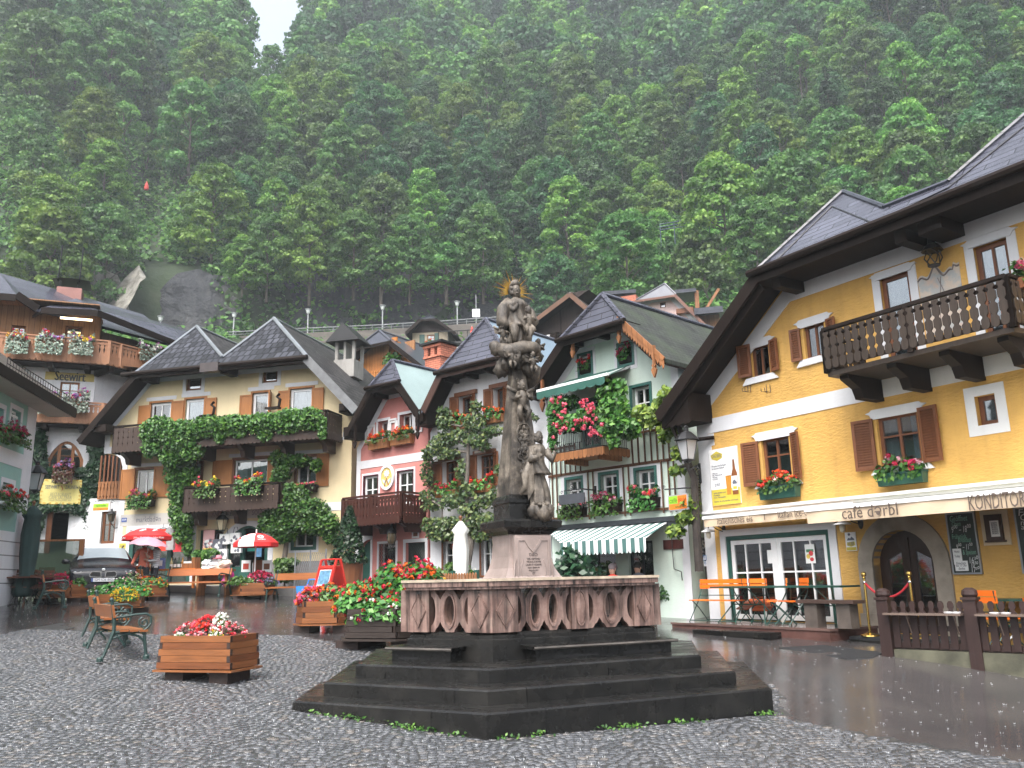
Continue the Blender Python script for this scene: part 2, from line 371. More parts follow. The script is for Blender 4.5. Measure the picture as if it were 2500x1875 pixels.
rr=ramp(nt,f,[(.35,(.06,.06,.06)),(.65,(.24,.24,.24))]);L(nt,rr.outputs[0],b.inputs['Roughness']);b.inputs['Specular IOR Level'].default_value=.5
p=bump(nt,b,f2,.12,.01);bump(nt,b,noisen(nt,v,38,2),.16,.006,p)
tag(link('ground',npmesh('ground',V,Fq,m,smooth=True)),kind='structure')
poly=[G('Y7',*p).xy for p in[(-300,500),(0,440),(335,372),(400,420),(820,440),(1590,445),(1900,500)]]+[Vector((1.2,14.5)),Vector((3.6,12.6))]+[G('D',*p).xy for p in[(1690,1552),(1960,1606),(2260,1655)]]+[Vector((7,5)),Vector((-9,5))]
def inside(x,y,P):
 c=False;j=len(P)-1
 for i in range(len(P)):
  if(P[i][1]>y)!=(P[j][1]>y)and x<(P[j][0]-P[i][0])*(y-P[i][1])/(P[j][1]-P[i][1])+P[i][0]:c=not c
  j=i
 return c
FC,FL,FR=Vector((-.34,9.3)),G('P',713,1735).xy,G('P',1890,1745).xy
V=[];Fq=[];Rn=[];a=.088;WV=1.3
for row in range(-40,150):
 x=-11.
 while x<8.5:
  w=a*random.uniform(.8,1.25);cx=x+w/2;x+=w
  fr=(cx/WV)%1;arc=(1-(2*fr-1)**2)*.42;sl=-(2*fr-1)*2/WV*.84*.5
  cy=6+row*a*1.02+arc+random.uniform(-.008,.008)
  if cy<6.6 or cy>18 or abs(cx)>cy*.68+.3:continue
  if not inside(cx,cy,poly):continue
  z=gz(cx,cy);h=random.uniform(.002,.006);tx,ty=random.gauss(0,.03),random.gauss(0,.03);ca,sa=math.cos(math.atan(sl)),math.sin(math.atan(sl));b0=len(V)
  dw,dh=w*.5,a*random.uniform(.47,.51)
  for s_,zz in((1,-.02),(.96,h*.45),(.86,h+.002)):
   for ux,uy in((-1,-1),(1,-1),(1,1),(-1,1)):
    ox=ux*dw*s_*random.uniform(.9,1.02);oy=uy*dh*s_*random.uniform(.9,1.02);V.append((cx+ox*ca-oy*sa,cy+ox*sa+oy*ca,z+zz+ox*tx+oy*ty))
  for k in(0,4):
   for q in range(4):Fq.append((b0+k+q,b0+k+(q+1)%4,b0+k+4+(q+1)%4,b0+k+4+q))
  Fq.append((b0+8,b0+9,b0+10,b0+11));Rn+=[random.random()]*9
m,nt,b=nmat('wet_granite_setts');at=N(nt,'ShaderNodeAttribute',attribute_name='rnd');v=coords(nt,'Object')
r=ramp(nt,at.outputs['Fac'],[(0,(.05,.053,.058)),(.45,(.078,.082,.09)),(.85,(.108,.112,.12)),(1,(.125,.112,.1))])
rr=ramp(nt,noisen(nt,v,60,3),[(.3,(.7,.7,.7)),(.7,(1.25,1.25,1.25))]);mx=N(nt,'ShaderNodeMixRGB',blend_type='MULTIPLY');mx.inputs[0].default_value=1;L(nt,r.outputs[0],mx.inputs[1]);L(nt,rr.outputs[0],mx.inputs[2])
L(nt,mx.outputs[0],b.inputs['Base Color']);b.inputs['Roughness'].default_value=.27;bump(nt,b,noisen(nt,v,70,3),.35,.008)
tag(link('cobblestone_pavement',npmesh('cobblestone_pavement',V,Fq,m,Rn)),kind='structure')
jm=solid('joint_sand',(.035,.036,.036),.45,.3,8)
mb=MB();g_=.25
for i in range(-44,36):
 for j in range(22,84):
  if inside((i+.5)*g_,(j+.5)*g_,poly):mb.add([(x*g_,y*g_,gz(x*g_,y*g_)+.003)for x,y in((i,j),(i+1,j),(i+1,j+1),(i,j+1))],[(0,1,2,3)])
tag(mb.build('pavement_bed',jm),kind='structure')
LM={k:leafm('leaf_'+k,*c)for k,c in dict(beech=((.022,.065,.018),(.066,.17,.036),(.16,.3,.065)),dark=((.012,.042,.017),(.034,.108,.032),(.075,.18,.05)),pale=((.03,.085,.016),(.1,.23,.034),(.24,.39,.065)),spruce=((.008,.026,.014),(.018,.05,.024),(.035,.075,.035))).items()}
BARK=solid('bark',(.09,.075,.06),.9,.35,3,.6)
def tree_arr(kind,seed,dense=1.,leaf=.4):
 """returns crown verts, quads, tone  (metres, base at origin) and a trunk MB"""
 r=np.random.default_rng(seed);P=[];Nn=[];T=[];S_=[]
 tk=MB();rr=random.Random(seed)
 if kind=='spruce':
  H=15.;nl=17
  for i in range(nl):
   t=i/(nl-1);z=1.8+(H-2.2)*t;Rr=2.9*(1-t)**.85+.25;nb=int(9-4*t)
   for k in range(nb):
    a=rr.uniform(0,6.28);n=int(26*dense*(Rr/2.9+.25));u=r.uniform(.1,1,n);w=r.normal(0,.22,n)*Rr*u
    P.append(np.stack([np.cos(a)*u*Rr-np.sin(a)*w,np.sin(a)*u*Rr+np.cos(a)*w,z-.55*u*Rr*.7+r.normal(0,.12,n)],1));Nn.append(np.tile([.3*np.cos(a),.3*np.sin(a),.9],(n,1)));T.append(np.full(n,r.uniform(.1,.9)))
  tk.tube([(0,0,-1.5),(0,0,6),(0,0,H-.5)],[.24,.16,.03],6)
 else:
  H,R0,zb,nc=dict(beech=(11.5,4.1,.5,70),slim=(13,2.3,6.0,30),bush=(4.6,2.6,.2,26),tall=(14,3.6,.8,68))[kind]
  tops=[]
  for i in range(nc):
   t=(i+.5)/nc;z=zb+(H-zb)*t**.85;prof=math.sin(math.pi*min(1,.24+.72*t**.9))**.75;Rr=R0*prof
   q=rr.uniform(.35,1)**.6;a=i*2.4+rr.uniform(-.5,.5);c=np.array([math.cos(a)*Rr*q,math.sin(a)*Rr*q,z]);rc=rr.uniform(.65,1.3)*(R0/3.9)**.5;n=int(66*dense*rc*rc)
   d=sph(n,r);d[:,2]=np.abs(d[:,2])*1.05-.28;dist=r.uniform(.6,1.08,n)[:,None]
   P.append(c+d*dist*rc*np.array([1.08,1.08,.85]));Nn.append(d*.8+np.array([0,0,.55])+.35*c*np.array([1,1,0])/(R0));T.append(np.full(n,r.uniform(0,1)))
   if i%6==0:tops.append(c)
  th=H*.8;bend=rr.uniform(-.5,.5);tr=[(0,0,-1.5),(bend*.3,0,H*.3),(bend,.2,th)];w=.19 if kind!='slim' else.12
  tk.tube(tr,[w*1.2,w*.8,w*.25],6)
  for c in tops:tk.tube([(bend*.3,0,max(.6,c[2]-2.2)),(c[0]*.5,c[1]*.5,c[2]-.9),tuple(c)],[w*.4,w*.28,w*.1],4)
 P=np.concatenate(P);Nn=np.concatenate(Nn);T=np.concatenate(T)
 V,F,R=leaves(P,Nn,leaf,.65,1.35,rng=r)
 return V,F,np.clip(.45*R+.55*T,0,1),tk
PROTO={}
spec=[('beech','beech'),('beech','dark'),('beech','pale'),('tall','beech'),('tall','dark'),('slim','pale'),('spruce','spruce'),('bush','beech'),('bush','pale'),('tall','pale')]
for i,(k,c)in enumerate(spec):
 V,F,R_,tk=tree_arr(k,11+i,2.0,.27)
 tme=bpy.data.meshes.new('trunk');tme.from_pydata(tk.v,[],tk.f);tme.materials.append(BARK)
 PROTO[i]=(npmesh('crown',V,F,LM[c],R_),tme,tree_arr(k,31+i,.55,.52)[:3])
pts=[];rt=random.Random(5);d=92.
while d<345:
 step=7.6 if d<200 else 8.0;a=-34.5
 while a<35:
  a+=math.degrees(step/d)*rt.uniform(.75,1.25);dd=d+rt.uniform(-2.6,2.6)
  x,y=dd*math.sin(rad(a)),dd*math.cos(rad(a));lim=118 if a<.5 else(104 if a<6 else 92)
  if a<-19:lim=118 if a>-25.5 else 104
  if dd<lim or dd>dcap(a)+2:continue
  if dd<150 and-26.2<a<-22.6:continue
  if-25.6<a<-23.2 and rt.random()<.6:continue
  z=terr(x,y);el=math.degrees(math.atan2(z-CAMH,dd))
  if el>37:continue
  q=rt.random()
  if dd<122 and a>6:k=rt.choice([0,7,8,0,2])
  elif a<-20 and dd<165:k=rt.choice([7,8,7,0,2])
  elif dd>215:k=6 if q<.3 else rt.choice([0,1,3,4,2,9])
  else:k=6 if q<.05 else(5 if q<.12 else rt.choice([0,0,1,1,2,3,4,9]))
  pts.append((dd,a,x,y,z,k,rt.uniform(.8,1.35)*(1.0 if dd<150 else 1.12),rt.uniform(0,6.28)))
 d+=6.0 if d<200 else 6.6
for px,py,k,s in[(755,735,2,1.0),(862,730,0,.92),(650,735,0,.75),(590,730,2,.6),(1000,740,0,.8),(1090,730,7,1.3),(1180,735,0,.9),(930,730,7,1.1)]:
 q=AT('P',px,py,112);pts.append((108.,math.degrees(math.atan2(q.x,q.y)),q.x,q.y,q.z+1.2,k,s*1.05,px*.1))
pts.sort();near,far=pts[:290],pts[290:]
LMK=[(-99,'the white inn with the balconies'),(-24.5,'the pale rock gully'),(-21,'the dark netted rock wall'),(-17,'the left gable of the cream house'),(-13.5,'the right gable of the cream house'),(-10,'the stone chimney'),(-6.5,'the small beige house'),(-3,'the stone column'),(1,'the dark timber barn'),(5,'the pale pink house'),(9,'the mint house ridge'),(13.5,'the blue guard rail'),(17.5,'the first peak of the café roof'),(22,'the dip in the café roof'),(26,'the far slope of the café roof')]
ORD='lowest second third fourth fifth sixth seventh eighth ninth tenth eleventh twelfth thirteenth fourteenth fifteenth sixteenth seventeenth eighteenth nineteenth twentieth'.split()+['twenty-'+w for w in 'first second third fourth fifth sixth seventh eighth ninth'.split()]+['thirtieth']+['thirty-'+w for w in 'first second third fourth fifth sixth seventh eighth ninth'.split()]+['fortieth']+['forty-'+w for w in 'first second third fourth fifth sixth seventh eighth ninth'.split()]
KN=['broad mid-green leafy tree','broad dark green leafy tree','broad pale green leafy tree','tall mid-green leafy tree','tall dark green leafy tree','slim bare-stemmed tree','dark pointed spruce','low mid-green bushy tree','low pale green bushy tree','tall pale leafy tree']
bins={}
for p in near:
 el=math.atan2(p[4]-CAMH,p[0]);bins.setdefault(([n for a,n in LMK if p[1]>=a][-1],p[5]),[]).append((el,p))
for(n,k_),lst in bins.items():
 lst.sort(key=lambda e:e[0])
 for i,(el,p)in enumerate(lst):
  dd,a,x,y,z,k,s,rz=p
  r_=thing('leafy_tree' if k!=6 else 'spruce_tree',f'{KN[k]}, {ORD[i]} up above {n}','tree',(x,y,z),rz,'trees on the wooded slope');r_.scale=(s,s,s*rt.uniform(.95,1.2))
  link('crown',PROTO[k][0],r_);link('trunk',PROTO[k][1],r_)
Vs,Fs,Rs,Ms,n0=[],[],[],[],0;mk=['beech','dark','pale','spruce']
for dd,a,x,y,z,k,s,rz in far:
 V,F,R_=PROTO[k][2];s*=1.12;c,si=math.cos(rz)*s,math.sin(rz)*s
 Vs.append(np.stack([V[:,0]*c-V[:,1]*si+x,V[:,0]*si+V[:,1]*c+y,V[:,2]*s*1.05+z],1));Fs.append(F+n0);n0+=len(V);g=rt.uniform(-.25,.25)
 Rs.append(np.clip(R_+g,0,1));Ms.append(np.full(len(F),mk.index(spec[k][1])))
tag(link('distant_forest',npmesh('distant_forest',np.concatenate(Vs),np.concatenate(Fs),[LM[k]for k in mk],np.concatenate(Rs),np.concatenate(Ms))),kind='stuff')
P=[];Nn=[]
for i in range(19000):
 a=rt.uniform(-35,35)if i%3 else rt.uniform(-35,-21);d=rt.uniform(0,1)**1.2*170+38
 if d<112 and a<1 and not(a<-21.5 and d>62):
  if not 99<d<105 or rt.random()<.5:continue
 if d>dcap(a)or(a>1 and d<88):continue
 x,y=d*math.sin(rad(a)),d*math.cos(rad(a));z=terr(x,y)
 if-27<a<-22 and 112<d<150 and rt.random()<.45:continue
 if-27.3<a<-20.3 and 96<d<119.5:continue
 for j in range(9):P.append((x+rt.gauss(0,.7),y+rt.gauss(0,.7),z+abs(rt.gauss(0,.8))));Nn.append((0,-.5,.7))
for i in range(9500):
 a=rt.uniform(-27,8);d=rt.uniform(112,132);x,y=d*math.sin(rad(a)),d*math.cos(rad(a));z=terr(x,y)+rt.uniform(0,3.0)
 if-26<a<-23 or(-27.3<a<-20.3 and d<120):continue
 if d<117 and rt.random()<.55:continue
 for j in range(7):P.append((x+rt.gauss(0,.7),y+rt.gauss(0,.5),z+rt.gauss(0,.6)));Nn.append((0,-.5,.7))
V,F,R_=leaves(P,Nn,.5,.6)
tag(link('undergrowth',npmesh('undergrowth',V,F,LM['beech'],R_)),kind='stuff')
m,nt,b=nmat('netted_rock');v=coords(nt,'Object');st=noisen(nt,coords(nt,'Object',(.5,.5,.06)),1.2,6,.7);f=noisen(nt,v,.25,8,.7)
r=ramp(nt,st,[(.3,(.018,.02,.026)),(.5,(.04,.043,.052)),(.68,(.075,.078,.085))]);r2=ramp(nt,f,[(.45,(1,1,1)),(.62,(1.5,1.45,1.3)),(.75,(.9,1.05,.7))])
mx=N(nt,'ShaderNodeMixRGB',blend_type='MULTIPLY');mx.inputs[0].default_value=1;L(nt,r.outputs[0],mx.inputs[1]);L(nt,r2 .outputs[0],mx.inputs[2]);L(nt,mx.outputs[0],b.inputs['Base Color']);b.inputs['Roughness'].default_value=.6
bump(nt,b,noisen(nt,v,.9,8,.7),1.,1.2)
def rocksheet(name,cols,mat,d0,nz=14,amp=1.6,lean=.35):
 """cols: (k,x, ytop, ybot) pixel columns surveyed at distance d0"""
 V=[];nc=len(cols)
 for(k,x,yt,yb)in cols:
  for j in range(nz+1):
   t=j/nz;q=AT(k,x,yb+(yt-yb)*t,d0);dn=Vector((q.x,q.y,0)).normalized();n=noise.noise(Vector((q.x*.16,q.z*.16,1.7)))*amp+noise.noise(Vector((q.x*.6,q.z*.6,4)))*amp*.4
   q2=q+dn*(n+t*lean*6);V.append(tuple(q2))
 F=[(i*(nz+1)+j,(i+1)*(nz+1)+j,(i+1)*(nz+1)+j+1,i*(nz+1)+j+1)for i in range(nc-1)for j in range(nz)]
 return tag(link(name,npmesh(name,V,F,mat,smooth=False)),kind='structure')
def dens(keys,step):
 out=[]
 for a,b_ in zip(keys,keys[1:]):
  n=max(1,int(abs(b_[0]-a[0])/step));out+=[tuple(a[i]+(b_[i]-a[i])*t/n for i in range(3))for t in range(n)]
 return[('P',)+p for p in out+[keys[-1]]]
rocksheet('cliff',dens([(262,800,830),(300,750,830),(345,720,830),(385,706,830),(430,660,830),(485,640,830),(520,655,830),(560,660,830),(640,640,830),(760,650,830),(900,640,830),(1100,650,830),(1330,690,830)],9),m,114)
m,nt,b=nmat('pale_limestone');v=coords(nt,'Object');f=noisen(nt,coords(nt,'Object',(1,1,1.6)),.35,8,.7)
r=ramp(nt,f,[(.3,(.05,.052,.045)),(.45,(.15,.14,.115)),(.55,(.27,.26,.23)),(.68,(.42,.39,.33)),(.8,(.3,.2,.1))]);L(nt,r.outputs[0],b.inputs['Base Color']);b.inputs['Roughness'].default_value=.75;bump(nt,b,noisen(nt,v,1.2,8,.7),1.,.6)
rocksheet('rock_face',dens([(205,690,840),(235,622,840),(262,628,840),(290,640,840),(310,690,830),(322,740,810)],6),m,110,16,2.4,.8)
rocksheet('rock_gully',dens([(276,482,540),(284,480,560),(296,505,585),(312,530,590)],3),m,131,12,1.4,.6)
rocksheet('rock_chute',dens([(240,760,840),(262,715,825),(285,672,790),(305,648,760),(325,628,725),(342,612,690),(356,640,680)],4),m,108.5,14,1.0,.9)
GL=glassm()
M_white=plaster('plaster_white',(.66,.67,.69));M_trim=plaster('trim_white',(.64,.65,.67),.04,.12,.06)
M_dark=solid('dark_void',(.012,.012,.013),.8,.1,3,0)
M_curt=solid('curtain_cloth',(.62,.64,.66),.9,.12,9,0)
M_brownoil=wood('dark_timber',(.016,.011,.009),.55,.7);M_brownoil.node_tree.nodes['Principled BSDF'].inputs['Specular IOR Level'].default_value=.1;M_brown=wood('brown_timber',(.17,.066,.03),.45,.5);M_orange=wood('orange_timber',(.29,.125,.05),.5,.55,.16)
M_shut=wood('shutter_orange',(.37,.155,.05),.45,.35);M_greenp=solid('dark_green_paint',(.016,.075,.058),.4,.12,5,.1)
M_whitep=solid('white_paint',(.74,.75,.75),.4,.04,5,.05);M_iron=solid('black_iron',(.012,.012,.013),.4,.2,20,.1);M_zinc=solid('zinc_sheet',(.28,.3,.32),.35,.15,2,.05,.6)
M_slate=shingle('dark_slate',(.04,.044,.058),.95,.3,.3,.12,bs=.5);M_slate2=shingle('wood_shingle_grey',(.034,.036,.044),.26,.4,.5,.6,mort=.035,bs=1.,spec=.15)
M_moss=shingle('mossy_shingle',(.035,.037,.034),.18,.16,.6,.4,(.045,.06,.035));M_metal=solid('pale_sheet_metal',(.27,.35,.34),.4,.12,1.2,.05,.2)
LV={k:leafm('leaf_'+k,*c,rough=.38,trans=.2)for k,c in dict(vine=((.02,.072,.014),(.048,.15,.026),(.12,.26,.045)),ivy=((.006,.022,.012),(.012,.045,.02),(.03,.085,.03)),pear=((.03,.055,.022),(.06,.1,.035),(.16,.19,.06)),flower=((.02,.07,.015),(.045,.14,.025),(.1,.22,.04)),grey=((.08,.12,.08),(.2,.26,.2),(.34,.4,.33)),maroon=((.05,.02,.02),(.09,.035,.025),(.06,.08,.03))).items()}
PET={k:leafm('petal_'+k,mul(c,.7),c,mul(c,1.25),.5,.15)for k,c in dict(red=(.62,.03,.02),pink=(.75,.13,.2),lightpink=(.75,.38,.42),white=(.8,.8,.74),yellow=(.75,.5,.03),orange=(.8,.2,.015),purple=(.36,.1,.33),lilac=(.4,.3,.6),crimson=(.55,.02,.05)).items()}
class Fac:
 def __init__(s,name,label,cat,P,az,D=8.):
  s.th=rad(90-az);s.z=P[2];s.root=thing(name,label,cat,P,s.th);s.M=Matrix.Translation(Vector(P))@Matrix.Rotation(s.th,4,'Z');s.I=s.M.inverted();s.c=s.I@CAM;s.R=Matrix.Rotation(-s.th,3,'Z');s.holes=[];s.D=D;s.name=name
 def at(s,k,x,y,yo=0.):
  d=s.R@ray(k,x,y);t=(yo-s.c.y)/d.y;return(s.c.x+d.x*t,s.c.z+d.z*t)
 def hz(s,k,x,y,z):
  d=s.R@ray(k,x,y);t=(z-s.c.z)/d.z;return(s.c.x+d.x*t,s.c.y+d.y*t)
 def r(s,k,x0,y0,x1,y1,yo=0.):
  a,b=s.at(k,x0,y0,yo),s.at(k,x1,y1,yo);return(min(a[0],b[0]),max(a[0],b[0]),min(a[1],b[1]),max(a[1],b[1]))
 def pl(s,k,pts,yo=0.):return[s.at(k,*p,yo)for p in pts]
 def pix(s,p):
  q=s.M@Vector(p)-CAM;w=q.y*math.cos(PIT)+q.z*math.sin(PIT);v2=(-q.y*math.sin(PIT)+q.z*math.cos(PIT))/w;u2=q.x/w
  return(CX+(u2*math.cos(ROL)-v2*math.sin(ROL))*FPX,CY-(u2*math.sin(ROL)+v2*math.cos(ROL))*FPX)
 def w(s,x,y,z):return s.M@Vector((x,y,z))
 def part(s,mb,name,mat,parent=None,**k):return mb.build(name,mat,parent or s.root,**k)
 def hole(s,rc):s.holes.append([(rc[0],rc[2]),(rc[1],rc[2]),(rc[1],rc[3]),(rc[0],rc[3])])
 def wall(s,outline,mat,t=.3,name='wall',y=0.):
  mb=MB();mb.prism(outline,y,y+t,0,s.holes);n=len(outline)
  mb.add([(p[0],y+t,p[1])for p in outline]+[(p[0],s.D,p[1])for p in outline],[(i,(i+1)%n,n+(i+1)%n,n+i)for i in range(n)]+[tuple(range(n,2*n))])
  return s.part(mb,name,mat,rec=True)
 def window(s,rc,fm,nx=2,ny=2,dep=.12,fw=.055,inner=None,curtain=.45,outer=None,ow=.06,mw=.03,name='window',hole=True):
  x0,x1,z0,z1=rc
  if hole:s.hole(rc)
  mb=MB()
  if outer:
   for b in((x0-ow,x1+ow,z1,z1+ow),(x0-ow,x1+ow,z0-ow,z0),(x0-ow,x0,z0,z1),(x1,x1+ow,z0,z1)):mb.box(b[0],b[1],-.025,dep*.7,b[2],b[3],1)
  a,b=dep-.03,dep+.03
  mb.box(x0+.002,x1-.002,a,b,z0+.002,z0+fw);mb.box(x0+.002,x1-.002,a,b,z1-fw,z1-.002);mb.box(x0+.002,x0+fw,a,b,z0+fw,z1-fw);mb.box(x1-fw,x1-.002,a,b,z0+fw,z1-fw)
  for i in range(1,nx):
   x=x0+(x1-x0)*i/nx;q=mw*1.6 if(nx==2)else mw;mb.box(x-q/2,x+q/2,a+.004,b-.004,z0+fw,z1-fw)
  for j in range(1,ny):
   z=z0+(z1-z0)*j/ny+((z1-z0)*.08 if ny==2 else 0);mb.box(x0+fw,x1-fw,a+.01,b-.01,z-mw/2,z+mw/2)
  w=s.part(mb,name,[fm,outer or fm]);pm=MB();pm.box(x0+fw*.5,x1-fw*.5,dep-.004,dep+.004,z0+fw*.5,z1-fw*.5);pm.build('pane',GL,w)
  if curtain:
   cm=MB();k=24;W_=(x1-x0)*curtain
   for sx,xa in((0,x0),(1,x1-W_)):
    vs=[(xa+W_*i/k,dep+.12+.02*math.sin(i*1.9),z)for z in(z0,z1)for i in range(k+1)];cm.add(vs,[(i,i+1,k+2+i,k+1+i)for i in range(k)])
    if curtain>.8:break
   cm.build('curtain',M_curt,w)
  return w
 def shutter(s,rc,mat,louv=False,yo=-.03,hinge=None):
  x0,x1,z0,z1=rc;mb=MB();f=min(.06,(x1-x0)*.2);a,b=yo-.02,yo+.02
  for q in((x0,x0+f,z0,z1),(x1-f,x1,z0,z1),(x0+f,x1-f,z0,z0+f),(x0+f,x1-f,z1-f,z1)):mb.box(q[0],q[1],a,b,q[2],q[3])
  if louv:
   n=int((z1-z0)/.055)
   for i in range(n):
    z=z0+f+(z1-z0-2*f)*(i+.5)/n;mb.add([(x0+f,a+.003,z-.028),(x1-f,a+.003,z-.028),(x1-f,b-.004,z+.02),(x0+f,b-.004,z+.02),(x0+f,a+.003,z-.018),(x1-f,a+.003,z-.018),(x1-f,b-.004,z+.03),(x0+f,b-.004,z+.03)],[(0,1,2,3),(4,7,6,5),(0,4,5,1)])
   mb.box(x0+f,x1-f,b-.006,b-.002,z0+f,z1-f,1)
  else:mb.box(x0+f,x1-f,yo-.006,yo+.012,z0+f,z1-f)
  if hinge is not None:
   hx,an=hinge;c,si=math.cos(an),math.sin(an);mb.v=[(hx+(v[0]-hx)*c-(v[1]-yo)*si,yo+(v[0]-hx)*si+(v[1]-yo)*c,v[2])for v in mb.v]
  return s.part(mb,'shutter',[mat,M_dark])
 def surround(s,rc,w,mat=None,yo=-.015,name='window_surround',top=None,bottom=None):
  x0,x1,z0,z1=rc;mb=MB();t=w if top is None else top;bt=w if bottom is None else bottom
  mb.box(x0-w,x0,yo,.01,z0,z1);mb.box(x1,x1+w,yo,.01,z0,z1)
  if t:mb.box(x0-w,x1+w,yo,.01,z1,z1+t)
  if bt:mb.box(x0-w,x1+w,yo,.01,z0-bt,z0)
  return s.part(mb,name,mat or M_trim)
 def board(s,a,b,h,mat,y0=-.05,y1=.0,name='lintel_board'):
  mb=MB();z=(a[1]+b[1])/2;mb.box(a[0],b[0],y0,y1,z-h/2,z+h/2);return s.part(mb,name,mat)
 def roof(s,Ll,Lu,Ru,Rl,y0,D,mat,apexpix=None,t=.1,soff=None,barge=None,hipmat=None,bw=.24,fascia=.2,slope=1.1,gut=True,matl=None):
  a1=(Lu[1]-Ll[1])/(Lu[0]-Ll[0]);a2=(Ru[1]-Rl[1])/(Ru[0]-Rl[0]);xa=(Rl[1]-Ll[1]+a1*Ll[0]-a2*Rl[0])/(a1-a2);za=Ll[1]+a1*(xa-Ll[0])
  ya=y0+(za-Lu[1])/slope
  if apexpix:
   k,px,py=apexpix;ox,oy,sc=ZO[k];T=(ox+sc*px,oy+sc*py);best=1e9
   for i in range(5,120):
    y=y0+i*.05;q=s.pix((xa,y,za));e=abs(q[0]-T[0])
    if e<best:best,ya=e,y
  A=(xa,ya,za);B=(xa,D,za);p=lambda q,y:(q[0],y,q[1])
  left=[p(Ll,y0),p(Lu,y0),A,B,p(Ll,D)];right=[p(Rl,y0),p(Rl,D),B,A,p(Ru,y0)];hip=[p(Lu,y0),p(Ru,y0),A]
  rf=s.part(MB().shell([left,right],t),'roof',matl or mat)
  MB().shell([hip],t*.96).build('hip_end',hipmat or mat,rf)
  cap=MB();off=.03
  for u,v in((p(Lu,y0),A),(p(Ru,y0),A),(A,B)):cap.tube([(u[0],u[1],u[2]+off),(v[0],v[1],v[2]+off)],.07,6)
  cap.build('ridge_cap',M_zinc if hipmat is None else hipmat,rf)
  dn=lambda f,h:[(q[0],q[1]+(.01 if q[1]==y0 else 0),q[2]-h)for q in f]
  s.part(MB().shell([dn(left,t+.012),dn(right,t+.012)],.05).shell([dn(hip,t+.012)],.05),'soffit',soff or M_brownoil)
  bb=MB()
  for u,v in((Ll,Lu),(Ru,Rl)):
   d=Vector((v[0]-u[0],v[1]-u[1])).normalized();n=Vector((-d.y,d.x))
   if n.y<0:n=-n
   c=[(u[0],u[1]+.03),(v[0],v[1]+.03),(v[0]-n.x*bw,v[1]-bw*n.y),(u[0]-n.x*bw,u[1]-bw*n.y)];bb.prism(c,y0-.045,y0+.005)
  bb.box(Lu[0],Ru[0],y0-.05,y0+.006,Lu[1]-fascia,Lu[1]+.01);s.part(bb,'bargeboard',barge or M_brownoil)
  if gut:
   g=MB();g.tube([(Lu[0]-.1,y0-.11,Lu[1]-.03),(Ru[0]+.1,y0-.11,Ru[1]-.03)],.075,8);s.part(g,'gutter',M_brownoil)
  return A,B
def scallop(x0,x1,z,h,pitch):
 n=max(1,round((x1-x0)/pitch));pts=[(x0,z)]
 for i in range(n):
  for t in range(5):a=math.pi*t/4;pts.append((x0+(x1-x0)*(i+.5-.5*math.cos(a))/n,z-h-.35*h*math.sin(a)))
 return pts+[(x1,z)]
def boards(mb,a,b,z0,z1,w,gap,th=.025,style='wave',mi=0):
 """sawn balcony boards from plan point a to b"""
 a=Vector(a);b=Vector(b);d=b-a;Ln=d.length;d.normalize();n=max(1,round(Ln/(w+gap)));st=Ln/n;H=z1-z0
 T0=mb.T;an=math.atan2(d.y,d.x)
 for i in range(n):
  x=st*(i+.5);hw=(st-gap)/2
  if style=='plain':prof=[(0,1),(1,1)]
  elif style=='vase':prof=[(0,.8),(.06,1),(.14,.55),(.2,.98),(.45,1.0),(.62,.62),(.74,.95),(.82,.7),(.9,1),(1,1)]
  elif style=='wave':prof=[(0,.3),(.03,.85),(.1,1),(.22,1),(.27,.55),(.3,.55),(.35,1),(.52,1),(.57,.5),(.6,.5),(.65,1),(.82,1),(.87,.5),(.9,.5),(.95,1),(1,.8)]
  else:prof=[(0,1),(.12,1),(.16,.8),(.2,1),(.42,1),(.47,.68),(.52,1),(.72,1),(.76,.72),(.8,1),(1,1)]
  L_=[(x-hw*k,z0+H*t)for t,k in prof];R_=[(x+hw*k,z0+H*t)for t,k in reversed(prof)]
  Tm=Matrix.Translation((a.x,a.y,0))@Matrix.Rotation(an,4,'Z');mb.T=(T0@Tm)if T0 is not None else Tm
  mb.prism(L_+R_,-th/2,th/2,mi);mb.T=T0
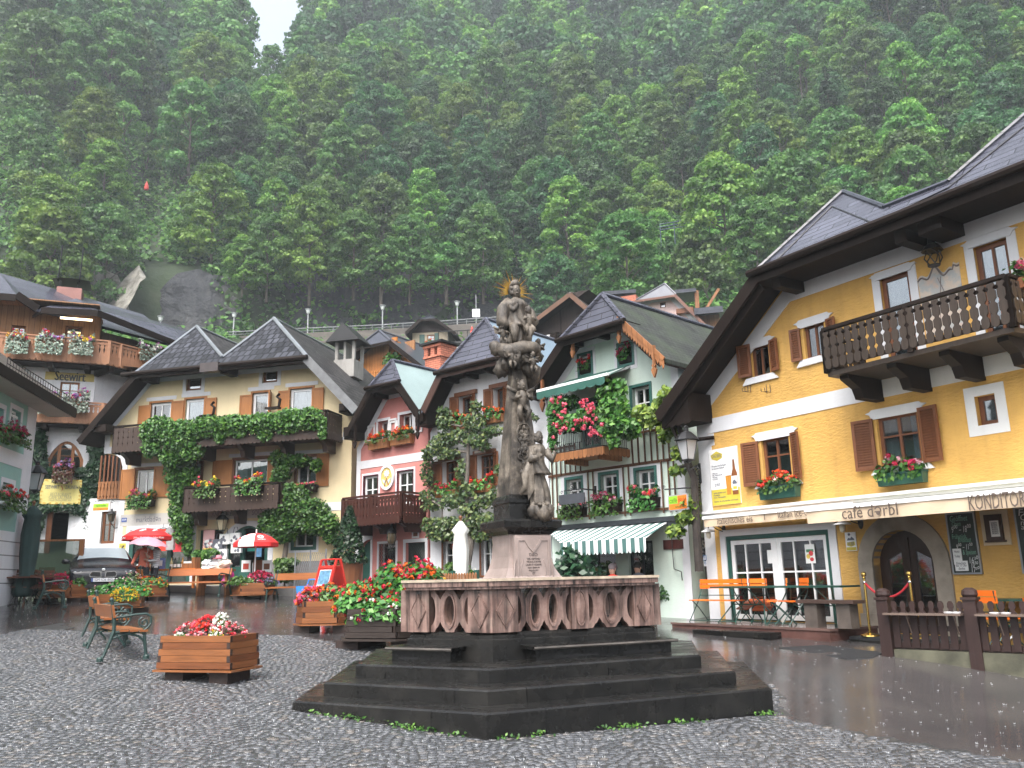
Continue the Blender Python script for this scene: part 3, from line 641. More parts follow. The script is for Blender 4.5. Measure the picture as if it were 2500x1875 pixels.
def balcony(F,path,zf,zr,mat,railm=None,bw=.13,gap=.03,style='wave',floor=None,nbr=4,brk=.28,name='balcony',skirt=True,inner=0.,post=1.4,brd=None):
 """path: plan polyline of the railing from wall to wall"""
 zb=zf+.1;r_=thing_part(F,name,mat,path,zf,inner)
 rl=MB();bd=MB();sk=MB()
 for a,b in zip(path,path[1:]):
  d=Vector((b[0]-a[0],b[1]-a[1],0)).normalized();rl.beam((a[0],a[1],zr),(b[0],b[1],zr),.11,.06);rl.beam((a[0],a[1],zb),(b[0],b[1],zb),.07,.07);rl.beam((a[0],a[1],zr-.13),(b[0],b[1],zr-.13),.05,.06)
  n=max(1,round((Vector(b)-Vector(a)).length/post))
  for i in range(n+1):q=Vector(a)+(Vector(b)-Vector(a))*i/n;rl.box(q.x-.05,q.x+.05,q.y-.05,q.y+.05,zf-.02,zr-.02)
  nn=Vector((d.y,-d.x,0))*.05;boards(bd,(a[0]+nn.x,a[1]+nn.y),(b[0]+nn.x,b[1]+nn.y),zb-.06,zr-.07,bw,gap,style=style)
  if skirt:
   Ln=(Vector(b)-Vector(a)).length;T0=sk.T;sk.T=Matrix.Translation((a[0]+nn.x*1.6,a[1]+nn.y*1.6,0))@Matrix.Rotation(math.atan2(d.y,d.x),4,'Z');sk.prism(scallop(0,Ln,zf+.04,.17,.16),-.02,.02);sk.T=T0
 rl.build('handrail',railm or mat,r_);bd.build('railing_boards',mat,r_)
 if skirt:sk.build('skirt_board',mat,r_)
 xs=[p[0]for p in path];ym=min(p[1]for p in path)
 for i in range(nbr):
  x=min(xs)+.25+(max(xs)-min(xs)-.5)*i/max(1,nbr-1);mb=MB();T=[(0,zf-.09),(ym+.12,zf-.09),(ym+.12,zf-.17),(ym*.62,zf-.09-brk*.55),(ym*.55,zf-.09-brk),(0,zf-.09-brk)]
  mb.T=Matrix(((0,1,0,x),(1,0,0,0),(0,0,1,0),(0,0,0,1)));mb.prism([(p[0],p[1])for p in T],-.09,.09);mb.build('bracket',brd or mat,r_)
 return r_
def thing_part(F,name,mat,path,zf,inner=0.):
 mb=MB();poly=[(p[0],p[1])for p in path]
 if abs(poly[0][1]-inner)>.02:poly=[(poly[0][0],inner)]+poly
 if abs(poly[-1][1]-inner)>.02:poly.append((poly[-1][0],inner))
 mb.prism(poly,zf-.09,zf,axis='z');return F.part(mb,name,mat)
def bloom(lf,P,r,n,size,mi,tone=None):
 """flower heads: small balls of petals at points P"""
 P=np.asarray(P,float);k=len(P);d=sph(k*n);lf.put(np.repeat(P,n,0)+d*r*RNG.uniform(.5,1,(k*n,1)),d,size,mi,jit=.35,aspect=1.)
def flowers_on(root,w,d,h,colours,nl=260,nf=16,ls=.075,fr=.05,droop=.12,foliage='flower',spread=1.,fn=14,z0=0.,seed=0,trail=.15):
 """foliage + flower parts of a filled box w x d, plants h high"""
 r=np.random.default_rng(seed+17);lf=Lf();n=int(nl*max(.5,w));x=r.uniform(-.5,.5,n)*w*1.06;prof=.75+.25*np.sin(x*7+seed)+.2*np.sin(x*17+seed*2)
 t=r.uniform(0,1,n)**.6;y=r.normal(0,.38,n)*d*spread;z=z0+h*prof*t-np.abs(y/d)**2*h*.25
 P=np.stack([x,y,z],1);lf.put(P,np.stack([x*.3,y*3-.35,np.full(n,.7)],1),ls,0,jit=.5,rng=r)
 m2=int(n*trail)
 if m2:lf.put(np.stack([r.uniform(-.52,.52,m2)*w,-d*.5-r.uniform(0,.08,m2),z0-droop*r.uniform(0,1,m2)],1),np.tile([0,-1,.4],(m2,1)),ls*.9,0,jit=.4,down=1,rng=r)
 lf.build('foliage',[LV[foliage]],root);fl=Lf();cs=list(colours)
 k=max(3,int(nf*1.9*max(.6,w)));fx=r.uniform(-.5,.5,k)*w;fy=r.normal(-.3,.28,k)*d*spread;fz=z0+h*(.75+.25*np.sin(fx*7+seed))*r.uniform(.6,1.2,k)-np.abs(fy/d)**2*h*.2
 ci=r.integers(0,len(cs),k)
 for j in range(len(cs)):
  s_=ci==j
  if s_.any():bloom(fl,np.stack([fx,fy,fz],1)[s_],fr,fn,fr*.95,j)
 fl.build('flowers',[PET[c]for c in cs],root)
def winbox(F,rc,label,colours,boxm,dep=.2,h=.28,yo=-.02,group=None,seed=0,**kw):
 x0,x1,z0,z1=rc;p=F.w((x0+x1)/2,yo-dep/2,z0);r_=thing('flower_box',label,'flower box',p,F.th,group);w=x1-x0;hb=z1-z0
 mb=MB();mb.add([(-w/2,-dep/2+.02,0),(w/2,-dep/2+.02,0),(w/2,dep/2-.02,0),(-w/2,dep/2-.02,0),(-w/2-.01,-dep/2,hb),(w/2+.01,-dep/2,hb),(w/2+.01,dep/2,hb),(-w/2-.01,dep/2,hb)],[(0,3,2,1),(4,5,6,7),(0,1,5,4),(1,2,6,5),(2,3,7,6),(3,0,4,7)])
 mb.box(-w/2-.02,w/2+.02,-dep/2-.012,dep/2,hb-.03,hb+.006);mb.build('box',boxm,r_);flowers_on(r_,w,dep*1.25,h,colours,z0=hb-.02,seed=seed,**kw);return r_
def lantern(mb,c,s,mi=0,gi=1):
 """four-sided street lantern body hanging round c (centre of its glass)"""
 x,y,z=c;n=4
 for k in range(4):
  a0,a1=math.pi/4+k*math.pi/2,math.pi/4+(k+1)*math.pi/2;p=lambda a,r,h:(x+r*math.cos(a),y+r*math.sin(a),z+h)
  mb.add([p(a0,.11*s,-.2*s),p(a1,.11*s,-.2*s),p(a1,.2*s,.2*s),p(a0,.2*s,.2*s)],[(0,1,2,3)],gi);mb.tube([p(a0,.115*s,-.2*s),p(a0,.205*s,.2*s)],.012*s,4,mi)
  mb.beam(p(a0,.205*s,.2*s),p(a1,.205*s,.2*s),.03*s,.03*s,mi);mb.beam(p(a0,.115*s,-.2*s),p(a1,.115*s,-.2*s),.03*s,.03*s,mi)
 mb.lathe([(.25*s,.2*s),(.2*s,.26*s),(.1*s,.36*s),(.05*s,.38*s),(.05*s,.44*s),(.065*s,.45*s),(.02*s,.5*s)],(x,y,z),8,mi);mb.lathe([(.02*s,-.27*s),(.1*s,-.2*s)],(x,y,z),8,mi)
def signM(x,y,z,th=0,tilt=0):return Matrix.Translation((x,y,z))@Matrix.Rotation(th,4,'Z')@Matrix.Rotation(math.pi/2,4,'X')
def spiral(c,r0,turns,a0=0,n=26,plane='xz',flip=1):
 out=[]
 for i in range(n+1):
  t=i/n;a=a0+flip*turns*2*math.pi*t;r=r0*(1-.8*t);q=(r*math.cos(a),r*math.sin(a));out.append((c[0]+q[0],c[1],c[2]+q[1])if plane=='xz' else(c[0],c[1]+q[0],c[2]+q[1]))
 return out
def gable(Ll,Lu,Ru,Rl,xl,xr,zb,zt,dz=.16):
 a1=(Lu[1]-Ll[1])/(Lu[0]-Ll[0]);a2=(Ru[1]-Rl[1])/(Ru[0]-Rl[0]);f1=lambda x:Ll[1]+a1*(x-Ll[0])-dz;f2=lambda x:Rl[1]+a2*(x-Rl[0])-dz
 xA=Ll[0]+(zt+dz-Ll[1])/a1;xB=Rl[0]+(zt+dz-Rl[1])/a2
 return[(xl,zb),(xr,zb),(xr,f2(xr)),(xB,zt),(xA,zt),(xl,f1(xl))]
def edgetrim(F,o,w,zb=0.,yo=-.014,mat=None,left=True,right=True,base=None):
 """white band along the outline o of a gable (corner strips, slopes, top)"""
 c=[Vector(p)for p in o];cen=Vector((sum(p[0]for p in o)/len(o),sum(p[1]for p in o)/len(o)));mb=MB();n=len(c);seg=[(5,0,left),(4,5,True),(3,4,True),(2,3,True),(1,2,right)]
 inn={}
 xl,xr=o[0][0],o[1][0]
 def off(i):
  a,b,d=c[(i-1)%n],c[i],c[(i+1)%n];e1=(b-a).normalized();e2=(d-b).normalized();n1=Vector((-e1 .y,e1 .x));n2=Vector((-e2 .y,e2 .x));k=w/max(.3,1+n1 .dot(n2));return b+(n1+n2)*k
 I=[off(i)for i in range(n)];I[0]=Vector((xl+w,c[0].y));I[1]=Vector((xr-w,c[1].y))
 for a,b,on in seg:
  if on:mb.prism([tuple(c[a]),tuple(c[b]),tuple(I[b]),tuple(I[a])],yo,.01)
 return F.part(mb,'wall_trim',mat or M_trim)
def band(F,a,b,h,mat=None,yo=-.016,name='string_course',y1=.01):
 mb=MB();z=(a[1]+b[1])/2;mb.box(a[0],b[0],yo,y1,z-h/2,z+h/2);return F.part(mb,name,mat or M_trim)
def flatsoffit(F,Lu,Ru,y0,zt):
 mb=MB();mb.box(Lu[0]+.02,Ru[0]-.02,y0+.02,-.001,zt-.06,zt-.02)
 n=int((Ru[0]-Lu[0])/.9)
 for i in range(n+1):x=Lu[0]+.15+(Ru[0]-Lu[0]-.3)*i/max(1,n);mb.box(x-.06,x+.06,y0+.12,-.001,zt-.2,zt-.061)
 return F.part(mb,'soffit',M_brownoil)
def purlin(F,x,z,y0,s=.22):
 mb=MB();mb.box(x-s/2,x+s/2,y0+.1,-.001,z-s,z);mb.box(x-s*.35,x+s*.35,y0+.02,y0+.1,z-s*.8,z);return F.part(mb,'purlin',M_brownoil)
def gnm(s):return 'repeat of '+s
M_yel=plaster('plaster_ochre',(.61,.36,.095),.1,.8,.13)
F=YL=Fac('cafe_house','ochre yellow café house with dark slate roof, carved balcony and striped awnings','building',(4.39,20.06,.38),147,8.)
y0=-.9;Ll=F.at('Y4',5,520,y0);Lu=F.at('Y3',395,1148,y0);ez=Lu[1];XR=10.2;zt=7.32
f1=lambda x:Ll[1]+(Lu[1]-Ll[1])/(Lu[0]-Ll[0])*(x-Ll[0])-.16
xA=Ll[0]+(zt+.16-Ll[1])/((Lu[1]-Ll[1])/(Lu[0]-Ll[0]))
out=[(0,-.8),(XR,-.8),(XR,zt),(xA,zt),(0,f1(0))]
def tl(F,k,x,y,y0,z0,sl):
 d=F.R@ray(k,x,y);t=(z0+sl*(F.c.y-y0)-F.c.z)/(d.z-sl*d.y);p=F.c+d*t;return(p.x,p.y,p.z)
A1,VV,WW,A2=[tl(F,'Y3',*q,y0,ez,1.0)for q in((990,605),(1270,710),(1700,540),(2240,70))]
A3=(A2[0]+.8,A2[1]+.8,A2[2]+.8);bk=lambda p:(p[0],8.,p[2]);e=(XR+3,y0,ez)
rf=F.part(MB().shell([[(Ll[0],y0,Ll[1]),(Lu[0],y0,ez),A1,bk(A1),(Ll[0],8.,Ll[1])],[A1,VV,bk(VV),bk(A1)],[VV,WW,bk(WW),bk(VV)],[WW,A2,bk(A2),bk(WW)]],.1),'roof',M_slate)
M_slateL=shingle('dark_slate_large',(.06,.062,.082),.9,.2,.27,.18,bs=.5,mort=.014)
MB().shell([[(Lu[0],y0,ez),e,(XR+3,A3[1],A3[2]),A3,A2,WW,VV,A1]],.1).build('hip_end',M_slateL,rf)
cp=MB();up=lambda p,h=.02:(p[0],p[1],p[2]+h)
for a_,b_ in(((Lu[0],y0,ez),A1),(A1,VV),(VV,WW),(WW,A2),(A2,A3)):cp.tube([up(a_),up(b_)],.05,6)
cp.build('ridge_cap',M_slate,rf)
sm_=MB();sh=lambda p,dx,dy:(p[0]+dx,p[1]+dy,p[2]+dy+.012)
sm_.tube([sh((Lu[0],y0,ez),.45,.02),sh(A1,.0,-.45)],.016,4);sm_.tube([sh(A1,0,-.45),sh(VV,0,-.42)],.016,4);sm_.tube([sh(VV,0,-.42),sh(WW,.1,-.2)],.016,4);sm_.tube([sh(WW,.1,-.2),sh(A2,.3,-.25)],.016,4);sm_.build('hip_seam',M_iron,rf)
bb=MB();d=Vector((Lu[0]-Ll[0],Lu[1]-Ll[1])).normalized();n=Vector((-d.y,d.x))*.26;bb.prism([(Ll[0],Ll[1]+.02),(Lu[0],ez+.02),(Lu[0]-n.x,ez-n.y),(Ll[0]-n.x,Ll[1]-n.y)],y0-.05,y0+.01);bb.box(Lu[0],XR+3,y0-.045,y0+.01,ez-.26,ez+.0);bb.prism([(Ll[0]+.05,Ll[1]-.2),(Lu[0],ez-.24),(Lu[0]+.1,ez-.4),(Ll[0]+.1,Ll[1]-.38)],y0+.1,y0+.16);F.part(bb,'bargeboard',M_brownoil)
F.part(MB().tube([(Lu[0]-.1,y0-.11,ez-.03),(XR+3,y0-.11,ez-.03)],.08,8),'gutter',M_brownoil)
F.part(MB().shell([[(Ll[0],y0+.02,Ll[1]-.115),(Lu[0],y0+.02,ez-.115),(Lu[0],.3,ez-.115),(Ll[0],.3,Ll[1]-.115)]],.05).box(Lu[0]-.1,XR,y0+.02,-.001,zt-.06,zt-.02),'soffit',M_brownoil)
for q in((1455,940),(1605,850),(1690,870),(620,1255)):
 x,z=F.at('Y3',*q,-.4);mb=MB();mb.box(x-.11,x+.11,-.75,-.001,zt-.28,zt-.061);F.part(mb,'purlin',M_brownoil)
mb=MB();x0,x1,z0,z1=F.r('Y4',135,455,272,585,-.35);mb.box(x0-.1,x1+.05,-.75,.0,z0+.08,z1+.1);mb.T=Matrix.Translation((0,-.76,0));mb.prism(scallop(x0-.15,x1+.1,z0+.14,.1,.22),-.02,.02);mb.T=None;F.part(mb,'eaves_beam',M_brownoil)
F.part(MB().tube([(x0+.1,-.7,z0+.1),(x0+.15,-.6,z0-.25),(x0+.4,-.3,z0-.3),(x1+.1,-.05,z0-.28)],.05,6),'downpipe',M_brownoil)
M_gframe=M_brown
def ear(F,k,a,b,h=.13,yo=-.03,drop=None,name='window_hood'):
 """white painted hood with flared ends"""
 x0,z0=F.at(k,*a);x1,z1=F.at(k,*b);z=(z0+z1)/2;e=.1;mb=MB()
 mb.prism([(x0,z),(x0+e*.9,z-.04),(x0+e*1.3,z-h),(x1-e*1.3,z-h),(x1-e*.9,z-.04),(x1,z),(x1-e,z+.02),(x1-e*1.4,z+.055),(x0+e*1.4,z+.055),(x0+e,z+.02)],yo,.01);return F.part(mb,name,M_trim)
w1=F.r('Y4',632,672,822,903);w2=F.r('Y4',1322,540,1605,800);w3=F.r('Y4',1913,415,2062,570);w4=F.r('Y4',568,118,692,280)
a_=F.at('Y3',718,1512);b_=F.at('Y4',1030,165);w5=(a_[0],b_[0],b_[1],a_[1])
for w in(w1,w2):F.window(w,M_brown,2,2,.1,.07,curtain=.32,mw=.035)
F.window(w3,M_brown,1,1,.14,.08,curtain=.9);F.window(w4,M_brown,2,1,.1,.07,curtain=.4);F.window(w5,M_brown,2,1,.1,.07,curtain=.4)
F.surround(F.r('Y4',1913,415,2062,570),.17)
for k,r_,ang in(('Y4',(524,697,635,945),.25),('Y4',(808,632,890,900),-.35),('Y4',(1183,568,1335,850),.2),('Y4',(1570,483,1738,795),-.2),('Y4',(497,118,580,290),.35),('Y4',(680,78,752,250),-.3),('Y4',(808,20,882,195),.3),('Y3',(872,1465,960,1640),-.3)):
 rc=F.r(k,*r_,-.05);F.shutter(rc,M_brown,True,-.05,((rc[1]if ang>0 else rc[0]),ang*.7))
for a,b in(((578,655),(858,600)),((1262,520),(1628,452)),((520,110),(720,55)),):ear(F,'Y4',a,b)
ear(F,'Y3',(658,1502),(925,1420))
for k,a,b in(('Y4',(600,925),(890,945)),('Y4',(1300,860),(1680,830)),('Y4',(530,335),(742,285)),('Y4',(855,228),(1030,180))):
 p,q=F.at(k,*a),F.at(k,*b);mb=MB();z=(p[1]+q[1])/2;mb.prism([(p[0],z-.06),(q[0],z-.06),(q[0]-.12,z+.08),(p[0]+.12,z+.08)],-.05,.01);F.part(mb,'window_sill',M_trim)
mb=MB()
for x in(556,572,668,690):p=F.at('Y4',x,340);mb.tube([(p[0],-.02,p[1]),(p[0],-.02,p[1]-.18),(p[0],-.2,p[1]-.18),(p[0],-.2,p[1]-.1)],.008,4)
F.part(mb,'box_hook',M_iron)
bz=F.at('Y4',2212,100)[1];BZF=F.at('B6',1520,985,-1.15)[1];BZR=F.at('B6',1470,470,-1.15)[1]
dr1=F.r('Y3',1235,1195,1450,1300);dr2=F.r('Y3',1868,985,2130,1150)
for dd,k_,a,b in((dr1,'Y3',(1168,1190),(1487,1082)),(dr2,'Y3',(1785,972),(2172,842))):
 rc=(dd[0],dd[1],BZF+.02,dd[3]);F.window(rc,M_brown,2 if dd is dr2 else 1,1,.1,.08,curtain=.5,name='balcony_door');F.surround(rc,.16,top=.12,bottom=0);ear(F,k_,a,b,.1,-.035,name='door_hood')
bx0=F.at('Y4',1012,60,-1.15)[0];bx1=F.at('B6',1475,470,-1.15)[0]
M_balc=wood('balcony_weathered',(.04,.029,.022),.5,.9)
balcony(F,[(bx0,0),(bx0,-1.15),(bx1,-1.15),(bx1,0)],BZF,BZR,M_balc,M_brownoil,.13,.022,'wave',nbr=4,brk=.42,brd=M_brownoil,skirt=False)
mb=MB();rnd_=random.Random(3)
sp=F.r('Y3',1495,1190,1810,1330);cx_,cz_=(sp[0]+sp[1])/2,sp[3];sw=sp[1]-sp[0];pz=BZF+.5
m,nt,b=nmat('faded_fresco');v=coords(nt,'UV');r=ramp(nt,noisen(nt,v,2.6,6,.6),[(.3,(.42,.36,.31)),(.45,(.52,.44,.36)),(.55,(.36,.38,.38)),(.7,(.55,.4,.3))]);L(nt,r.outputs[0],b.inputs['Base Color']);b.inputs['Roughness'].default_value=.9;MATS['faded_fresco']=m
top=[(cx_+sw*(t-.5),cz_-.02+.14*math.exp(-((t-.42)/.16)**2)-.1*math.sin(t*math.pi)*0+.12*(t>.86)+.05*math.sin(t*18))for t in[1-i/24 for i in range(25)]]
F.part(MB().prism([(cx_-sw*.47,pz),(cx_+sw*.47,pz)]+top,-.012,.005),'sundial_fresco',m)
fr=MB();fr.tube([(p[0]*1.,-.014,p[1]-.05)for p in top],.018,4);fr.tube([(cx_+.04,-.014,cz_-.1),(cx_-.1,-.014,pz+.1)],.008,4);fr.tube([(cx_+.0,-.05,cz_-.12),(cx_+.25,-.014,pz+.15)],.008,4);F.part(fr,'sundial_lines',solid('fresco_line',(.2,.17,.16),.9))
ed=edgetrim(F,[(0,.0),(XR+1,.0),(XR+1,zt-.06),(xA+.05,zt-.06),(xA,zt-.07),(0,f1(0))],.32,right=False)
s0,s1=F.at('Y4',325,595),F.at('Y4',2212,195);band(F,(0,s0[1]),(XR,s0[1]+.02),.34)
q0=F.at('Y4',285,715);F.part(MB().box(.32,.52,-.013,.01,s0[1]-.45,s0[1]-.17).box(.32,.42,-.013,.01,s0[1]-.62,s0[1]-.45),'corner_ornament',M_trim)
sd=F.r('Y5',430,262,1095,752);zf=F.at('Y5',300,765)[1]
ow=F.r('Y5',388,235,1120,752);gr=(ow[0]+.16,ow[1]-.1,zf,ow[3]-.14)
F.hole((gr[0],gr[1],zf-.0,gr[3]));mb=MB();mb.box(ow[0],gr[0],-.03,.01,zf-.05,ow[3]);mb.box(gr[1],ow[1]+.08,-.03,.01,zf-.05,ow[3]);mb.box(gr[0],gr[1],-.03,.01,gr[3],ow[3]);F.part(mb,'shopfront_surround',M_trim)
mb=MB();g=.09;mb.box(gr[0],gr[0]+g,.0,.1,zf,gr[3]);mb.box(gr[1]-g,gr[1],.0,.1,zf,gr[3]);mb.box(gr[0]+g,gr[1]-g,.0,.1,gr[3]-g,gr[3]);F.part(mb,'shopfront_frame',M_greenp)
xm=F.at('Y5',745,500,.08)[0]
for xa,xb in((gr[0]+g,xm-.03),(xm+.03,gr[1]-g)):F.window((xa,xb,zf+.03,gr[3]-g-.005),M_whitep,3,2,.07,.1,curtain=None,mw=.035,name='glass_door',hole=False)
mb=MB();mb.box(xm-.03,xm+.03,.03,.11,zf,gr[3]-g-.005);F.part(mb,'door_post',M_whitep)
mb=MB();mb.box(gr[0]-.3,gr[1]+.3,2.2,2.25,zf-.1,gr[3]+.3);F.part(mb,'shop_interior',plaster('interior_grey',(.3,.32,.32)))
mb=MB();mb.box(gr[0]+.3,xm-.3,.9,1.5,zf,zf+1.1);mb.box(xm+.2,gr[1]-.2,1.2,1.9,zf,zf+1.5,1);F.part(mb,'ice_counter',[solid('steel_counter',(.35,.36,.37),.3,.1,3,0,.6),solid('dark_shelf',(.05,.035,.03))])
nm=MB();x0,x1,z0,z1=F.r('Y5',668,352,712,430,.04);nm.box(x0,x1,.045,.05,z0,z1);M_paper=solid('paper',(.72,.74,.73),.8,.05,4,0);F.part(nm,'paper_notice',M_paper)
nm=MB();x0,x1,z0,z1=F.r('Y5',893,318,962,430,.04);nm.box(x0,x1,.045,.05,z0,z1);nm.ball(((x0*.4+x1*.6),.043,z0+.2),(.055,.004,.055),10,6,1);nm.ball(((x0*.7+x1*.3),.043,z0+.14),(.05,.004,.05),10,6,2);nm.ball(((x0*.35+x1*.65),.043,z0+.08),(.05,.004,.04),10,6,1);nm.box(x0+.03,x1-.03,.042,.046,z1-.16,z1-.1,3);F.part(nm,'ice_cream_poster',[M_paper,solid('ad_red',(.6,.05,.06)),solid('ad_yellow',(.7,.5,.1)),solid('ad_green',(.05,.2,.1))])
ar=F.at('Y5',1490,230);jl,jr=F.at('Y5',1330,620)[0],F.at('Y5',1700,600)[0];az0=F.at('Y5',1290,830)[1]-.05;Rr=(jr-jl)/2;xc=(jl+jr)/2;zs=ar[1]-Rr*1.02
arc=lambda rx,rz,n=14:[(xc+rx*math.cos(math.pi*i/n),zs+rz*math.sin(math.pi*i/n))for i in range(n+1)]
inner=[(xc+Rr,az0)]+arc(Rr,Rr*1.02)+[(xc-Rr,az0)];F.holes.append(inner)
M_sand=solid('door_sandstone',(.27,.235,.19),.75,.3,3,.5)
mb=MB();R2=Rr+.3;na_=16
for i in range(na_):
 t0,t1=math.pi*i/na_,math.pi*(i+1)/na_;p=lambda t,r_,k:(xc+r_*math.cos(t),zs+r_*math.sin(t)*k)
 mb.prism([p(t0,Rr,1.02),p(t0,R2,1.02),p(t1,R2,1.02),p(t1,Rr,1.02)],-.05,.25)
mb.box(xc-R2,xc-Rr,-.05,.25,az0,zs);mb.box(xc+Rr,xc+R2,-.05,.25,az0,zs);mb.box(xc-R2-.04,xc-Rr+.02,-.09,.25,az0,az0+.35);mb.box(xc+Rr-.02,xc+R2+.04,-.09,.25,az0,az0+.35);F.part(mb,'door_arch',M_sand)
mb=MB();mb.prism([(xc+Rr,az0)]+arc(Rr,Rr*1.02)+[(xc-Rr,az0)],.2,.26,0,[[(xc-Rr*.7,zs-.75),(xc-.14,zs-.75),(xc-.14,zs+.25),(xc-Rr*.7,zs+.1)],[(xc+.14,zs-.75),(xc+Rr*.7,zs-.75),(xc+Rr*.7,zs+.1),(xc+.14,zs+.25)]]);mb.box(xc-.03,xc+.03,.17,.2,az0,zs+Rr*.8);mb.box(xc-Rr*.75,xc-.12,.18,.2,az0+.2,zs-.95);mb.box(xc+.12,xc+Rr*.75,.18,.2,az0+.2,zs-.95)
dl=F.part(mb,'door',wood('dark_door',(.035,.018,.012),.4,.6));MB().box(xc-Rr*.72,xc+Rr*.72,.225,.235,zs-.77,zs+.3).build('pane',GL,dl);MB().ball((xc+.1,.13,zs-.9),.03).build('door_knob',solid('brass',(.6,.42,.12),.25,.1,3,0,1.),dl)
F.wall(out,M_yel)
c0=F.at('Y4',285,1132,-.15);c1=F.at('Y4',1100,1015,-.15);cz=c0[1]
mb=MB();mb.box(c0[0]-.05,XR,-.12,.0,cz-.02,cz+.04);mb.box(c0[0],XR,-.18,.0,cz+.04,cz+.1);mb.box(c0[0]+.03,XR,-.08,.0,cz-.1,cz-.02);F.part(mb,'cornice',M_trim)
M_beige=solid('awning_beige',(.6,.47,.33),.8,.08,2,.25);M_text=solid('lettering_brown',(.1,.075,.06),.7,.1,3,0)
m,nt,b=nmat('awning_stripes');sp_=N(nt,'ShaderNodeSeparateXYZ');L(nt,coords(nt,'Object',(1,1,1)),sp_.inputs[0]);w_=N(nt,'ShaderNodeMath',operation='MULTIPLY');L(nt,sp_.outputs[0],w_.inputs[0]);w_.inputs[1].default_value=4.2;fr_=N(nt,'ShaderNodeMath',operation='FRACT');L(nt,w_.outputs[0],fr_.inputs[0]);r=ramp(nt,fr_.outputs[0],[(.0,(.72,.7,.6)),(.5,(.72,.7,.6)),(.52,(.36,.38,.2)),(.74,(.36,.38,.2)),(.76,(.6,.57,.4)),(1,(.6,.57,.4))]);L(nt,r.outputs[0],b.inputs['Base Color']);b.inputs['Roughness'].default_value=.8;m_aw=m
def awning(F,name,x0,x1,zt_,y1,zb_,vh,mf,mv,bar,scal=None,bw=.07):
 r_=F.part(MB().shell([[(x0,-.1,zt_),(x1,-.1,zt_),(x1,y1,zb_),(x0,y1,zb_)]],.012),name,mf)
 MB().beam((x0-.03,y1-.03,zb_),(x1+.03,y1-.03,zb_),.09,bw).build('front_bar',bar,r_);vb=MB();n=60
 vs=[]
 for j in range(4):
  for i in range(n+1):x=x0+(x1-x0)*i/n;vs.append((x,y1-.05+.012*math.sin(i*1.1+j*.6)*j/3-.01*math.sin(i*.37),zb_-bw/2-vh*j/3))
 vb.add(vs,[(j*(n+1)+i,j*(n+1)+i+1,(j+1)*(n+1)+i+1,(j+1)*(n+1)+i)for j in range(3)for i in range(n)]);vb.build('valance',mv,r_,smooth=True);return r_
y1=-.45;q0=F.at('Y5',300,165,y1);q1=F.at('Y5',310,210,y1);aw1=awning(F,'awning',q0[0],F.at('Y5',1090,70,y1)[0]+.3,cz-.12,y1,q0[1]+.02,q0[1]-q1[1],M_beige,M_beige,M_whitep)
tx=MB();p=F.at('Y5',475,172,y1-.08);wx=F.at('Y5',580,160,y1-.08)[0]-F.at('Y5',370,180,y1-.08)[0];tx.text('italienisches eis',.2,signM(p[0],y1-.085,p[1]),width=wx);p=F.at('Y5',655,152,y1-.08);tx.box(p[0]-.008,p[0]+.008,y1-.088,y1-.084,p[1]-.06,p[1]+.06);p=F.at('Y5',733,142,y1-.08);tx.text('italian ice-cream',.2,signM(p[0],y1-.085,p[1]),width=wx*1.05,align='LEFT');tx.build('lettering',M_text,aw1)
y1=-1.5;q0=F.at('Y5',915,112,y1);q1=F.at('Y5',930,186,y1);aw2=awning(F,'awning',q0[0],XR+.5,cz-.06,y1,q0[1],(q0[1]-q1[1])*.95,m_aw,M_beige,M_whitep)
tx=MB();yt=y1-.085;a,b_=F.at('Y5',1120,140,yt),F.at('Y5',1455,115,yt);tx.text('café dərbl',.3,signM((a[0]+b_[0])/2,yt,(a[1]+b_[1])/2+.02),width=b_[0]-a[0]);a,b_=F.at('Y5',1875,75,yt),F.at('Y5',2190,48,yt);tx.text('KONDITOREI',.34,signM(a[0],yt,(a[1]+b_[1])/2),width=(b_[0]-a[0])*10/8.2,align='LEFT');tx.build('lettering',M_text,aw2)
def board_sign(F,name,label,cat,rc,mats,yo=-.03,th=.03,group=None):
 x0,x1,z0,z1=rc;o=thing(name,label,cat,F.w((x0+x1)/2,yo,(z0+z1)/2),F.th,group);w,h=x1-x0,z1-z0;MB().box(-w/2,w/2,0,th,-h/2,h/2).build('board',mats,o);return o,w,h
M_adw=solid('print_white',(.76,.77,.78),.45,.03,3,0);M_ady=solid('print_mustard',(.55,.45,.06),.45,.05,3,0);M_amber=solid('print_amber',(.5,.22,.03),.45,.1,5,0);M_bott=solid('print_bottle',(.2,.07,.02),.45,.2,5,0);M_ink=solid('print_ink',(.12,.13,.16),.6,.1,3,0)
o,w,h=board_sign(F,'poster','white and mustard beer poster with glass and bottle at the café corner','poster',F.r('Y4',325,738,520,1052),M_adw,-.03,.028)
pb=MB();pb.box(-w/2+.003,w/2-.003,-.004,0,-h/2+.003,-h*.22);pb.build('mustard_panel',M_ady,o)
pb=MB();pb.prism([(-w*.44,h*.4),(-w*.4,h*.33),(-w*.22,h*.29),(-w*.04,h*.33),(-w*.02,h*.4),(-w*.22,h*.46)],-.006,0);pb.build('badge',M_ady,o)
